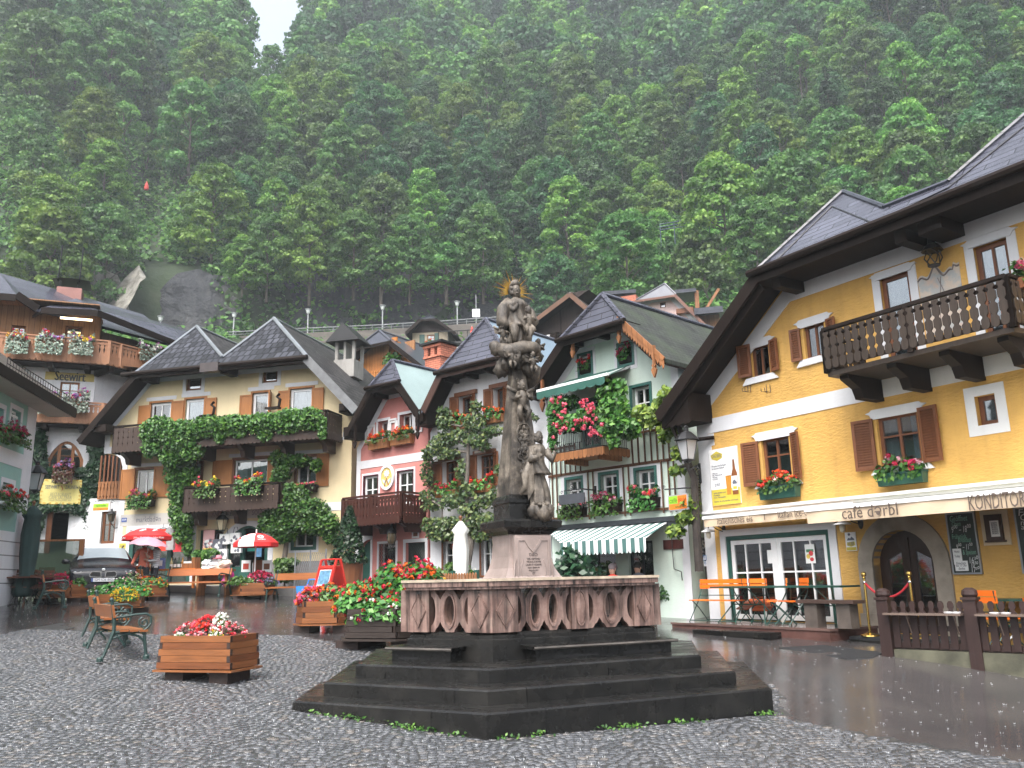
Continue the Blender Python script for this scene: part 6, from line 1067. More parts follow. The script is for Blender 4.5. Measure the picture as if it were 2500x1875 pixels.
sv=thing('shrub_vine','small round vine shrub between the two cream house shop windows','shrub',F.root.location,F.th);cloud(sv,'foliage',LV['vine'],900,blobs([pb(F,'Z4',x,y,rx,rz,-.35,.2)for x,y,rx,rz in((930,1340,90,50),(900,1400,60,50),(980,1330,60,40),(860,1340,40,40))]),.12,seed=9);MB().tube([(F.at('Z4',900,1480,-.3)[0],-.3,-.2),(F.at('Z4',900,1400,-.3)[0],-.3,F.at('Z4',900,1400,-.3)[1])],.03,5).build('stem',BARK,sv)
bu=thing('shrub','loose green shrub at the foot of the trained tree','shrub',F.root.location,F.th);cloud(bu,'foliage',LV['flower'],1500,blobs([pb(F,'A4',x,y,rx,rz,-.9,.35)for x,y,rx,rz in((1420,720,100,110),(1400,640,90,50),(1500,640,60,40),(1440,820,90,50))]),.1,seed=10);MB().tube([(F.at('A4',1420,880,-.9)[0],-.9,-.5),(F.at('A4',1420,700,-.9)[0],-.9,F.at('A4',1420,700,-.9)[1])],.03,5).build('stem',BARK,bu)
cx_,cz_=F.at('Z5',262,350,4.)[0],F.at('Z5',262,350,4.)[1];cb=F.at('Z5',262,640,4.)[1]-.8;M_chim=plaster('chimney_plaster',(.3,.29,.27),.15,.4,.3);mb=MB();mb.box(cx_-.45,cx_+.45,3.55,4.45,cb,cz_-1.5)
for x,y in((-.42,3.58),(.34,3.58),(-.42,4.34),(.34,4.34)):mb.box(cx_+x,cx_+x+.12,y,y+.12,cz_-1.5,cz_-.7)
mb.box(cx_-.05,cx_+.05,3.6,4.4,cz_-1.5,cz_-.7);ch=F.part(mb,'chimney',M_chim);M2=MB();M2 .prism([(cx_-.75,cz_-.75),(cx_+.75,cz_-.75),(cx_,cz_)],3.35,4.65);M2 .build('chimney_cap',M_iron,ch)
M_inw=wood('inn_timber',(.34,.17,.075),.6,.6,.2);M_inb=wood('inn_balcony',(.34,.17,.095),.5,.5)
cz3=AT('Z1',985,1165,38.0);F=INN=Fac('white_inn','tall white inn with timber top storey, curved wooden balconies and ivy','building',(cz3 .x,cz3 .y,1.5),68,9.)
wl=lambda k,x,y,yo=0:F.at(k,x,y,yo)
zB2=wl('Z1',600,1190,0)[1];zTop=wl('Z1',600,690,0)[1]+.3;XL=-6.5
aw=F.r('B1',345,775,595,1030);rise=.75;aw=(aw[0]+.05,aw[1]-.02,aw[2]+.3,aw[3]+.1);AO=arched(aw,rise,12);F.holes.append(AO);mb=MB()
AI=arched((aw[0]+.12,aw[1]-.12,aw[2]+.12,aw[3]-.1),rise*.92,12);mb.prism(AO,.05,.16,0,[AI]);
for t in(.3,.68):x=aw[0]+(aw[1]-aw[0])*t;mb.box(x-.06,x+.06,.06,.15,aw[2],aw[3]-.12)
for z in(.5,.75):mb.box(aw[0]+.1,aw[1]-.1,.09,.13,aw[2]+(aw[3]-aw[2])*z-.015,aw[2]+(aw[3]-aw[2])*z+.015)
w_=F.part(mb,'arched_window',M_orange);MB().prism(AI,.1,.11).build('pane',GL,w_)
rc=F.r('B1',438,330,565,480);F.window(rc,M_orange,2,2,.1,.07,curtain=.5)
HS=F.holes;F.holes=[];rc=F.r('Z1',120,805,245,1000);F.window(rc,M_orange,2,1,.14,.07,curtain=.5);rc=F.r('Z1',665,810,825,1000);F.window(rc,M_brown,1,1,.14,.08,curtain=.6)
TH,F.holes=F.holes,HS;dr_=F.r('B1',350,1275,545,1640);F.hole((dr_[0],dr_[1],-.5,dr_[3]));mb=MB();mb.box(dr_[0]-.02,dr_[0]+.16,-.03,.2,-.3,dr_[3]);mb.box(dr_[1]-.16,dr_[1]+.02,-.03,.2,-.3,dr_[3]);F.part(mb,'door_frame',M_brown)
rc=F.r('B1',265,1290,320,1560);F.window(rc,M_brown,1,2,.1,.08,curtain=None,hole=False);
F.wall([(XL,-.6),(0,-.6),(0,zB2+.3),(XL,zB2+.3)],M_white,t=.35);
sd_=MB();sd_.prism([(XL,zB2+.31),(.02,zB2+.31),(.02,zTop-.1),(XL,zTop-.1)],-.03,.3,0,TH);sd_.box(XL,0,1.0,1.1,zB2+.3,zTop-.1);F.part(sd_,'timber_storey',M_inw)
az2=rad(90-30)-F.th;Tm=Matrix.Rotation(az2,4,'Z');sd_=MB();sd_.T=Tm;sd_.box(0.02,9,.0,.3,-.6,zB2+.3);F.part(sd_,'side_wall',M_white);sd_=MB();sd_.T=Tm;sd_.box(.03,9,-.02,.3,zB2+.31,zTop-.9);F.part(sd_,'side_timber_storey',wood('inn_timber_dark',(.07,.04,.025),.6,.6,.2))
def inn_balc(zf,zr,xa,d,nm,nb):
 c=Tm@Vector((0,-d,0));e=Tm@Vector((5.2,-d,0));i1=(.28*d*.3,-d);pts_=[(xa,0),(xa,-d),(-1.2,-d*1.0),(c.x*.75,-d*.93+c.y*0),(c.x+.25,c.y+.2),(e.x,e.y)]
 r_=thing_part(F,nm,M_inb,pts_,zf,0);rl=MB();bd_=MB();sk=MB();br=MB();zb=zf+.12
 for a,b in zip(pts_[1:],pts_[2:]):
  for z,s_ in((zr,.1),(zb,.07),(zr-.14,.05),(zf+.34,.05)):rl.beam((a[0],a[1],z),(b[0],b[1],z),s_,.06)
  rl.box(a[0]-.06,a[0]+.06,a[1]-.06,a[1]+.06,zf-.05,zr)
  boards(bd_,a,b,zb-.1,zr-.06,.16,.01,style='vase');Ln=math.hypot(b[0]-a[0],b[1]-a[1]);sk.T=Matrix.Translation((a[0],a[1]-.04,0))@Matrix.Rotation(math.atan2(b[1]-a[1],b[0]-a[0]),4,'Z');sk.prism(scallop(0,Ln,zf+.3,.3,.22),-.02,.02)
 rl.build('handrail',M_inb,r_);bd_.build('railing_boards',M_inb,r_);sk.build('skirt_board',M_inb,r_)
 for x in(-3.2,-1.6,-.3):br.box(x-.1,x+.1,-d+.15,0,zf-.3,zf-.09)
 br.beam((0,0,zf-.25),(c.x,c.y,zf-.2),.2,.26);br.build('bracket',M_brownoil,r_);MB().prism([(q[0],q[1]+.08)for q in pts_],zf-.14,zf-.095,axis='z').build('underside',M_brownoil,r_)
 return pts_
zf2=wl('Z1',600,1150,-1.0)[1];zr2=wl('Z1',600,925,-1.0)[1];p2=inn_balc(zf2,zr2,XL,1.0,'balcony',4);zf1=wl('B1',480,615,-.9)[1];zr1=wl('B1',480,475,-.9)[1];inn_balc(zf1,zr1,-4.8,.9,'balcony',3)
rc=F.r('Z1',468,1215,955,1340);rc=(rc[0],rc[1],rc[2]-.22,rc[3]-.22);b0=F.part(MB().box(rc[0],rc[1],-.018,.01,rc[2]+.05,rc[3]-.02),'sign_field',plaster('sign_mustard',(.5,.4,.14)));tx=MB();a,b_=wl('Z1',558,1270),wl('Z1',865,1290);tx.text('Seewirt',.55,signM((a[0]+b_[0])/2,-.022,(a[1]+b_[1])/2-.2),.01,width=b_[0]-a[0]);tx.v=[(v[0],v[1],v[2])for v in tx.v];tx.build('lettering',M_iron,b0);MB().text('Seewirt',.55,signM((a[0]+b_[0])/2+.025,-.026,(a[1]+b_[1])/2-.2),.01,width=b_[0]-a[0]).build('lettering_shade',M_iron,b0)
rc=F.r('B1',300,1035,580,1220,-.25);o,w,h=board_sign(F,'sign_board','pale yellow restaurant board framed by ivy over the inn door','sign',rc,plaster('sign_yellow',(.62,.55,.2)),-.28,.04);tx=MB();tx.text('SEEWIRT',.2,signM(-w*.22,-.006,h*.18),.004,width=w*.34);tx.text('ZAUNER',.2,signM(w*.25,-.006,h*.18),.004,width=w*.3);tx.text('RESTAURANT',.2,signM(0,-.006,-h*.12),.004,1,width=w*.5);tx.text('CAFÉ SALZBAR',.2,signM(0,-.006,-h*.24),.004,1,width=w*.56);tx.text('Hotel  Restaurant  Bar',.1,signM(0,-.006,-h*.34),.004,1,width=w*.55);tx.build('lettering',[M_ink,solid('faded_grey',(.3,.28,.16))],o);mb=MB()
for i in range(26):t=i/26*2*math.pi;x,z=w*.47*max(-1,min(1,1.4*math.cos(t))),h*.46*max(-1,min(1,1.4*math.sin(t)));mb.ball((x,-.003,z),(.05+.02*math.sin(i*3),.004,.04),6,4)
mb.tube([(0,-.01,h*.25),(.06,-.01,h*.1),(0,-.01,-.0),(-.06,-.01,h*.1),(0,-.01,h*.25)],.012,4,1);mb.build('border_scrolls',[solid('scroll_gold',(.5,.33,.06)),solid('sign_red',(.4,.05,.03))],o)
tx=MB();c_=wl('B1',578,1370);[tx.text(t_,.16,signM(c_[0],-.01,wl('B1',578,yy)[1]),.006,width=.42)for t_,yy in(('CAFÉ',1347),('SALZ',1408),('BAR',1425))];tx.tube([(c_[0]-.05,-.012,c_[1]+.02),(c_[0]+.05,-.012,c_[1]-.06),(c_[0]-.02,-.012,c_[1]-.12),(c_[0]+.04,-.012,c_[1]+.1)],.015,5);F.part(tx,'wall_lettering',M_ink)
for k_,q in enumerate(((740,1265,820,1500),)):
 p=AT('B1',780,1385,34.);
iv=thing('ivy','dark ivy covering the inn front around the arched window and door','ivy',F.root.location,F.th)
cloud(iv,'foliage',LV['ivy'],8000,blobs([pb(F,'B1',x,y,rx,rz,-.18,.14)for x,y,rx,rz in((285,760,50,60),(275,850,60,80),(285,940,60,60),(265,1000,60,70),(235,1100,55,90),(240,1200,55,80),(270,1290,50,90),(280,1370,30,50),(700,850,40,60),(690,950,60,70),(660,1010,80,60),(640,1100,70,90),(680,1080,60,80),(640,1200,60,80),(660,1300,55,80),(650,1390,35,60),(450,1240,180,22),(560,1250,70,40),(330,1245,60,30),(590,990,60,30),(345,985,40,30),(655,810,18,30),(300,700,16,30))]),.15,.4,(0,-1,.3),1.,seed=12)
MB().tube([wl('B1',250,1500,-.1)[:1]+(-.1,wl('B1',250,1500,-.1)[1]),wl('B1',260,1000,-.1)[:1]+(-.1,wl('B1',260,1000,-.1)[1])],.03,5).build('stem',BARK,iv)
bxs=(((('B1',390,985,530,1040),-.25,'box of purple petunias under the arched inn window',['purple','lilac','pink'],'maroon'),(('Z1',75,985,290,1030),-1.05,'leftmost silvery green box with yellow flowers on the upper inn balcony',['yellow','red'],'grey'),(('Z1',375,985,640,1030),-1.05,'second silvery box with red and purple flowers on the upper inn balcony',['red','lilac','purple'],'grey'),(('Z1',715,1000,945,1040),-1.05,'third silvery box with bright yellow flowers on the upper inn balcony',['yellow','yellow','purple'],'grey'),(('B1',255,485,420,525),-.95,'left box of grey-green and purple flowers on the lower inn balcony',['purple','lilac','yellow'],'grey'),(('B1',465,475,640,515),-.95,'right box of purple and red flowers on the lower inn balcony',['purple','lilac','red','purple'],'grey')))
for i,(r_,yo,lb,cs,fo)in enumerate(bxs):winbox(F,F.r(*r_,yo),lb,cs,M_brown,.25,.5,yo=yo,seed=70+i,nf=22,trail=.9,droop=.45,foliage=fo,nl=360,spread=1.1)
q=Tm@Vector((1.6,-1.05,0));o=thing('flower_box','silvery green box on the bend of the upper inn balcony','flower box',F.w(q.x,q.y,zr2-.1),F.th+az2);MB().box(-.5,.5,-.12,.12,-.18,.05).build('box',M_brown,o);flowers_on(o,1.,.28,.45,['white','purple'],foliage='grey',seed=80,trail=.8,droop=.4);q=Tm@Vector((4.3,-1.05,0));o=thing('flower_box','red and purple box at the far end of the upper inn balcony','flower box',F.w(q.x,q.y,zr2-.1),F.th+az2);MB().box(-.5,.5,-.12,.12,-.18,.05).build('box',M_brown,o);flowers_on(o,1.,.28,.4,['red','crimson','purple'],foliage='maroon',seed=81,trail=.8)
ev=wl('Z1',300,640,-1.0);dn_=wl('Z1',700,630,-1.2);mb=MB();S_=lambda k,x,y,yo:(wl(k,x,y,yo)[0],yo,wl(k,x,y,yo)[1])
a,b_,c,d=S_('Z1',-60,500,-1.2),S_('Z1',165,495,-1.2),S_('Z1',0,275,1.8),S_('Z1',380,640,-1.0)
RD=Vector((Tm@Vector((1,0,0))));far=lambda p,k:(p[0]+RD.x*k,p[1]+RD.y*k,p[2])
rf=F.part(MB().shell([[(-9,-1.2,a[2]),b_,c,(-9,1.8,c[2])],[b_,d,far(d,7),far(c,7),c]],.12),'roof',M_slateL)
e1,e2,e3=S_('Z1',420,628,-1.3),S_('Z1',990,655,-1.3),S_('Z1',1000,650,-1.25);t1,t2=S_('Z1',770,533,.3),S_('Z1',640,555,.2);g1=far(e2,8.5);g1=(g1[0],g1[1],e2[2]-.9)
F.part(MB().shell([[e1,e2,t1],[e1,t1,(d[0],3,t1[2]),(d[0]-.5,.5,d[2])],[e2,g1,far(t1,8),t1]],.12),'roof',M_slateL)
bb=MB();bb.beam((e1[0],e1[1]-.03,e1[2]-.12),(e2[0],e2[1]-.03,e2[2]-.12),.06,.26);bb.beam((e2[0],e2[1]-.02,e2[2]-.12),(g1[0],g1[1]-.02,g1[2]-.12),.06,.26);bb.beam((-9,-1.23,a[2]-.14),(b_[0],-1.23,b_[2]-.14),.06,.28);bb.beam(b_,d,.1,.3);F.part(bb,'bargeboard',M_brownoil)
mb=MB();mb.box(XL,-.0,-1.1,0,zTop-.12,zTop-.08);F.part(mb,'soffit',M_inw);q0,q1=S_('Z1',612,725,-.9),S_('Z1',935,757,-.9);F.part(MB().box(q0[0],q1[0],-.95,-.88,q1[2]-.03,q1[2]+.04),'strip_light',emitm('tube_light',(1,.8,.5),2.2))
xk0,xk1=wl('Z1',568,500,3.)[0],wl('Z1',975,500,3.)[0];zk0,zk1=wl('Z1',570,640,3.)[1]-.8,wl('Z1',700,420,3.)[1];ch=F.part(MB().box(xk0,xk1-.6,3.,4.3,zk0,zk1),'chimney',solid('copper_brown',(.26,.12,.1),.5,.2,1.5,.1));mb=MB();n=8
for i in range(n):t0,t1_=i/n,(i+1)/n;f_=lambda t:zk1+.12+.28*math.sin(math.pi*(.25+.5*t));mb.add([(xk0-.2+(xk1-xk0-.1)*t0,2.9,f_(t0)),(xk0-.2+(xk1-xk0-.1)*t1_,2.9,f_(t1_)),(xk0-.2+(xk1-xk0-.1)*t1_,4.4,f_(t1_)),(xk0-.2+(xk1-xk0-.1)*t0,4.4,f_(t0))],[(0,1,2,3)])
for x in(xk0+.1,xk1-.8):mb.tube([(x,3.1,zk1),(x,3.1,zk1+.3)],.03,4)
mb.tube([(xk0,3.1,zk1+.3),(xk0+.05,3.1,zk1+2.0)],.025,4);mb.tube([(xk1-.75,3.1,zk1+.3),(xk1-.7,3.1,zk1+2.0)],.025,4);mb.build('chimney_cap',M_iron,ch)
x0,x1,z0,z1=CR.r('Z2',943,945,1112,1030,-.5);o=thing('hanging_sign','white framed hanging sign with green and orange stripes beside the cream house corner','sign',CR.w((x0+x1)/2,-.5,(z0+z1)/2),CR.th);w,h=x1-x0,z1-z0;MB().box(-w/2,w/2,-.03,.03,-h/2,h/2).build('panel',M_adw,o);MB().box(-w*.44,w*.44,-.036,-.03,-h*.05,h*.38).build('green_field',MATS['sign_green'],o);MB().box(-w*.44,w*.44,-.036,-.03,-h*.36,-h*.07).build('orange_field',MATS['sign_orange'],o);MB().text('marktladən',.12,signM(0,-.04,h*.16),.004,width=w*.6).text('café',.1,signM(0,-.04,-h*.21),.004,width=w*.2).build('lettering',MATS['sign_ink_green'],o);MB().tube([(-w*.4,0,h/2+.06),(w*.5,.0,h/2+.1),(w*.9,.45,h/2+.1)],.015,5).tube(spiral((w*.6,0,h/2),.08,1),.01,4).build('bracket',M_iron,o)
p=AT('B1',790,1000,37.2);lo=Fac('timber_passage','narrow brown timber loggia bay between the inn and the cream house','building',(p.x,p.y,1.4),100,3.)
x0,x1,z0,z1=lo.r('B1',735,865,850,1160);zm=lo.at('B1',790,1045)[1];mb=MB();mb.box(x0,x1+.3,-.02,.06,z0,zm-.08);lo.part(mb,'parapet',M_orange);mb=MB()
for i in range(7):x=x0+(x1+.2-x0)*i/6;mb.box(x-.035,x+.035,0,.05,zm-.08,z1)
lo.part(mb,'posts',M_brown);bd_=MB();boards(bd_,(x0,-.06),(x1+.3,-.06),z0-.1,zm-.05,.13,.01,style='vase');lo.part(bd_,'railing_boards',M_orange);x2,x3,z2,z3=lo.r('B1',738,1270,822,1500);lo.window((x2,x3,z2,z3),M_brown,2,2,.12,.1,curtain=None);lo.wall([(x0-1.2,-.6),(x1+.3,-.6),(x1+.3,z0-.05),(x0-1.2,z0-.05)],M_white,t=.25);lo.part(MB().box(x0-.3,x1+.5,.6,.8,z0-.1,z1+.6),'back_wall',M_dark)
x,z=lo.at('B1',805,1315,-.3);o=thing('wall_lantern','small dark lantern on a blue bracket beside the loggia window','lantern',lo.w(x,-.3,z),lo.th);mb=MB();lantern(mb,(0,0,0),.7);mb.tube([(0,0,-.2),(.1,.1,-.4),(.3,.28,-.35)],.02,5);mb.build('lantern_body',[M_iron,MATS['amber_glass']],o)
M_tur=plaster('plaster_turquoise',(.27,.46,.41),.05,.15,.06)
cz3=AT('B1',160,1560,27.6);dx=Vector((math.sin(rad(-10)),math.cos(rad(-10)),0));P0=Vector((cz3 .x,cz3 .y,1.35))-dx*7;F=TU=Fac('turquoise_house','turquoise house with white corner and window trim cut by the left edge','building',tuple(P0),-10,6.)
y0=-.7;e0=F.at('B1',0,255,y0);e1=F.at('B1',440,470,y0);wt_=F.at('B1',120,440)[1]
ws=[F.r('B1',85,520,135,720),F.r('B1',-60,490,15,660),F.r('B1',20,1055,85,1175)]
for rc in ws:F.window(rc,M_whitep,2,2,.16,.06,curtain=.45);F.surround(rc,.12)
rc=ws[0];mb=MB();x0,x1,z0,z1=F.r('B1',140,560,178,730,-.25);mb.box(x0,x1,-.03,.0,z0,z0+.06);mb.box(x0,x1,-.03,0,z1-.06,z1);mb.box(x0,x0+.06,-.03,0,z0+.06,z1-.06);mb.box(x1-.06,x1,-.03,0,z0+.06,z1-.06);mb.box((x0+x1)/2-.015,(x0+x1)/2+.015,-.025,-.005,z0+.06,z1-.06);mb.box(x0,x1,-.025,-.005,(z0+z1)/2-.015,(z0+z1)/2+.015);F.part(mb,'open_casement',M_whitep)
F.wall([(-3,-.6),(7,-.6),(7,wt_+.4),(-3,wt_+.4)],M_tur);mb=MB();mb.box(6.35,7.0,-.016,.01,-.5,wt_);zb=F.at('B1',100,890)[1];mb.box(-3,6.35,-.016,.01,zb-.2,zb+.2);mb.box(-3,6.35,-.016,.01,wt_,wt_+.35)
zq=F.at('B1',100,1420)[1];mb.box(-3,6.35,-.018,.01,-.5,zq);F.part(mb,'wall_trim',M_trim);mb=MB()
for i in range(4):mb.box(-3,6.9,-.02,.0,zq-.28-i*.36,zq-.25-i*.36)
F.part(mb,'plinth_groove',solid('groove_grey',(.2,.2,.2)));zw=(wt_+.5)
F.part(MB().shell([[(-4,y0,e0[1]),(8.,y0,e1[1]+.0),(8.,4,e1[1]+3.6),(-4,4,e0[1]+3.6)]],.14),'roof',shingle('brown_shingle',(.09,.075,.065),.2,.2,.5,.3));F.part(MB().box(-4,7.9,y0+.05,0,e1[1]-.25,e1[1]-.18),'soffit',plaster('soffit_grey',(.4,.38,.34)));F.part(MB().box(-4,8.,y0-.05,y0+.01,e1[1]-.25,e1[1]+.02),'bargeboard',M_brownoil)
mb=MB()
for j in(0,.16):mb.tube([(3.5,y0+.25,e1[1]+.28+j),(7.9,y0+.25,e1[1]+.28+j)],.015,4)
for i in range(24):x=3.5+4.4*i/23;mb.tube([(x,y0+.25,e1[1]+.2),(x,y0+.25,e1[1]+.46)],.01,3)
F.part(mb,'snow_guard',M_iron)
for i,(r_,lb)in enumerate((((45,730,180,765),'box of red geraniums under the upper turquoise house window'),((0,1195,150,1245),'white box of pink flowers under the lower turquoise house window'),((-40,700,20,735),'box of red geraniums cut by the left edge'))):winbox(F,F.r('B1',*r_,-.2),lb,['red','pink','crimson'],M_whitep if i==1 else M_brown,.25,.4,seed=90+i,nf=12,trail=.4,droop=.2)
x,z=F.at('B1',258,1055,-.9);x=7.3;z=F.at('B1',258,1055,-.9)[1];q=AT('B1',258,1055,28.2);o=thing('street_lantern','grey glass street lantern by the turquoise house corner','lantern',q,F.th);mb=MB();lantern(mb,(0,0,0),1.25);mb.tube([(0,0,.5),(-.3,.1,.75),(-1.0,.3,.6)],.025,5);mb.build('lantern_body',[M_iron,MATS['milky_glass']],o)
def back_house(name,label,k,d,az,Ll,Lu,Ru,Rl,xw,zbpx,wallm,roofm,apex,soff=None,D=9.,y0=-.8,barge=None,hipm=None,wins=(),lower=None):
 p=AT(k,(Ll[0]+Rl[0])/2,Ll[1],d);F=Fac(name,label,'building',tuple(p),az,D);q=[F.at(k,*t,y0)for t in(Ll,Lu,Ru,Rl)]
 zm=(q[1][1]+q[2][1])/2;q[1]=(q[1][0],zm);q[2]=(q[2][0],zm);xl,xr=F.at(k,xw[0],zbpx)[0],F.at(k,xw[1],zbpx)[0];zb=F.at(k,xw[0],zbpx)[1]-1.5
 F.roof(q[0],q[1],q[2],q[3],y0,D,roofm,(k,)+apex,hipmat=hipm or roofm,barge=barge or M_brownoil,gut=False,fascia=.18);o_=gable(q[0],q[1],q[2],q[3],xl,xr,zb,zm+.35)
 for w,fm,nx,ny,om in wins:F.window(F.r(k,*w),fm,nx,ny,.1,.09,curtain=None,outer=om,ow=.1)
 return F,o_,zm
M_orw=wood('fresh_larch',(.5,.2,.055),.55,.45,.22)
F,o_,zm=back_house('larch_house','fresh orange larch timber house with dark metal roof behind the cream house','Z5',50,122,(120,720),(325,512),(618,492),(1040,800),(330,1000),720,None,solid('dark_sheet_roof',(.075,.08,.1),.3,.12,1.5,.05,.3),(392,308),D=11)
x0,x1,z0,z1=F.r('Z5',340,545,680,660);F.holes.append([(x0,z0-.3),(x1,z0-.3),(x1,z1),(x0,z1)]);F.wall(o_,M_orw);F.part(MB().box(x0-.3,x1+.3,1.2,1.3,z0-.6,z1+.3),'loggia_wall',M_inw)
for r_ in((345,595,445,648),(485,580,610,640)):q=F.r('Z5',*r_,1.1);F.window((q[0],q[1],q[2]-.4,q[3]),M_orange,2,1,1.15,.08,curtain=None,hole=False)
mb=MB();q=F.at('Z5',605,560);mb.box(q[0]-.1,q[0]+.1,-.15,.05,z0-.3,z1+.1);mb.box(x0,x1,-.1,0,z1,z1+.25);mb.box(x0,x1,-.1,0,z0-.4,z0-.25);bd_=MB();boards(bd_,(x0,-.15),(x1,-.15),z0-1.2,z0-.3,.16,.03);F.part(mb,'loggia_frame',M_orw);F.part(bd_,'railing_boards',M_orw)
q=F.at('Z5',640,640,-.2);o=thing('shrub','pale green pot plant on the larch house loggia','plant',F.w(q[0],-.3,q[1]-.3),F.th);cloud(o,'foliage',LV['vine'],220,blobs([(0,0,.35,.7,.25,.4)]),.16,seed=14);MB().lathe([(.15,-.2),(.22,.15)],(0,0,0),10).build('pot',M_orange,o)
F,o_,zm=back_house('small_beige_house','small beige house with green shutters and dark timber gable below the road','Z5',70,97,(745,398),(865,288),(1015,275),(1195,405),(808,1125),600,None,M_slate,(962,235),D=8,wins=(((935,420,1003,492),M_orange,2,2,None),))
F.wall(o_,plaster('plaster_beige',(.4,.34,.25)));a,b_=F.at('Z5',805,405),F.at('Z5',1125,378);F.part(MB().prism([(a[0]-.3,a[1]),(b_[0]+.3,a[1]),(o_[3][0],zm+.3),(o_[4][0],zm+.3)],-.06,-.001),'timber_gable',wood('gable_dark',(.04,.025,.022),.6,.6,.2))
for r_ in((872,420,916,515),(1003,405,1040,485)):q=F.r('Z5',*r_);F.part(MB().box(q[0],q[1],-.06,-.02,q[2],q[3]),'shutter',M_greenp)
winbox(F,F.r('Z5',925,500,980,530,-.1),'red flowers at the window of the small beige house',['pink','red'],M_greenp,.3,.4,seed=101)
q=F.at('Z5',1115,490,-1.5);mb=MB();mb.box(q[0]-.6,q[0]+6,-2.2,-.01,q[1]-.25,q[1]-.1);[mb.tube([(q[0]-.6+i*.8,-2.2,q[1]-.1),(q[0]-.6+i*.8,-2.2,q[1]+.8)],.03,4)for i in range(9)];mb.tube([(q[0]-.6,-2.2,q[1]+.8),(q[0]+6,-2.2,q[1]+.8)],.04,4);F.part(mb,'terrace',M_iron);F.part(MB().box(q[0]-1,q[0]+7,-2.,0,q[1]-5,q[1]-.26),'terrace_wall',plaster('terrace_white',(.55,.55,.5)))
p=F.w(F.at('Z5',1328,420,-1.2)[0],-1.2,F.at('Z5',1328,450,-1.2)[1]);o=thing('closed_parasol','closed red parasol on the terrace beside the small beige house','parasol',p);MB().lathe([(.1,0),(.36,.3),(.42,.9),(.3,2.2),(.1,2.9),(.03,3.1)],(0,0,.0),10,fold=lambda t,k:1+.15*math.cos(5*t)).build('canopy',solid('parasol_red',(.55,.06,.04),.7),o);MB().tube([(0,0,-4),(0,0,3.2)],.05,6).build('pole',M_whitep,o);o.scale=(.4,.4,.34)
F,o_,zm=back_house('dark_barn','dark brown timber barn with balcony behind the stone column','Y1',47,118,(-60,555),(352,240),(398,240),(760,545),(-40,700),800,None,shingle('barn_roof',(.11,.09,.08),.3,.2,.5,.3),(375,228),D=10,barge=wood('verge_brown',(.13,.07,.045),.55,.4));F.wall(o_,wood('barn_dark',(.03,.02,.017),.65,.7,.2))
a,b_=F.r('Y1',0,668,250,785,-.9),F.r('Y1',98,662,198,780,-.85);bb_=balcony(F,[(a[0]-2,0),(a[0]-2,-.9),(a[1],-.9),(a[1],0)],a[2],a[3],M_brownoil,nbr=2,style='pierced',brk=.3);bd_=MB();boards(bd_,(b_[0],-.98),(b_[1],-.98),b_[2]+.1,b_[3]-.05,.16,.09,style='wave');bd_.build('white_railing_panel',M_whitep,bb_);F.part(MB().box(b_[0],b_[1],-.97,-.93,b_[2],b_[3]).box(F.at('Y1',290,600)[0]-.05,F.at('Y1',290,600)[0]+.05,-.03,0,a[2],zm),'balcony_backing',M_brownoil)
F,o_,zm=back_house('pale_pink_house','pale pink house with grey pyramid gable high behind the mint roof','Y1',70,112,(850,425),(1045,275),(1455,275),(1900,690),(905,1800),760,None,solid('grey_sheet_roof',(.1,.105,.125),.4,.1,2,.1,.2),(1217,125),D=9,wins=(((1102,332,1166,376),M_brown,1,1,None),((1288,328,1352,374),M_brown,1,1,None),((1325,500,1420,600),M_whitep,2,2,M_brown),((1600,545,1660,610),M_brown,1,1,None)),barge=wood('verge_pinkhouse',(.16,.08,.06),.55,.4))
F.wall(o_,plaster('plaster_pale_pink',(.7,.52,.49)));edgetrim(F,o_,.5);mb=MB();q=F.at('Y1',975,320,3.);mb.box(q[0]-.7,q[0]+.7,3,4,q[1]-3,q[1]+.6);F.part(mb,'chimney',MATS['chimney_brick']);q=F.at('Y1',1545,410,-.3);F.part(MB().box(q[0]-.7,q[0]+.7,-.5,0,q[1]-.2,q[1]+.2),'purlin',M_brown)
q=F.at('Y1',1640,640,-3.);o=thing('chimney_pipe','dark metal flue pipe behind the mint house ridge','flue',F.w(q[0],-3,q[1]-1.2));MB().tube([(0,0,-2.5),(0,0,1.2)],.22,8).lathe([(.3,1.2),(.5,1.4),(.5,1.5),(.1,1.6)],(0,0,0),10).build('pipe',M_iron,o)
for nm_,k,r_,d,lb,po in(('timber_shed','Y1',(715,240,1045,265),78,'long dark roofed timber shed left of the pale pink house gable',0),('timber_carport','Y1',(1425,225,1655,250),80,'timber canopy on a braced post right of the pale pink house gable',1),('timber_shed','Y1',(1640,390,1925,450),70,'dark roofed shed between the pale pink house and the café roof',2)):
 a,b_=AT(k,r_[0],r_[1],d),AT(k,r_[2],r_[1],d);mid=(a+b_)/2;o=Fac(nm_,lb,'building',tuple(mid),math.degrees(math.atan2(b_.x-a.x,b_.y-a.y)),4.);w=(b_-a).length/2;h=(r_[3]-r_[1])*.2411*d/2080
 o.part(MB().shell([[(-w,-1.5,-h*.6),(w,-1.5,-h*.6),(w,3,h*1.2),(-w,3,h*1.2)]],h*.8+.15),'roof',M_slate)
 if po==1:o.part(MB().box(.9,1.3,-1,-.7,-7,-h).beam((1.1,-.85,-3.2),(-1.2,-.85,-h),.25,.25).beam((1.1,-.85,-3.2),(3.2,-.85,-h),.25,.25),'braced_post',M_orange)
 else:o.part(MB().box(-w+.3,w-.3,0,2.8,-7,-h),'wall',M_inw if po==2 else M_brownoil)
tops=[('Z1',1180,930),('Z1',1480,912),('Z1',1880,890),('Z3',940,208),('Z3',1300,190),('Z3',1660,172),('Z3',2200,148),('Z5',560,330),('Z5',1060,300),('Z5',1500,268),('P',1330,765)]
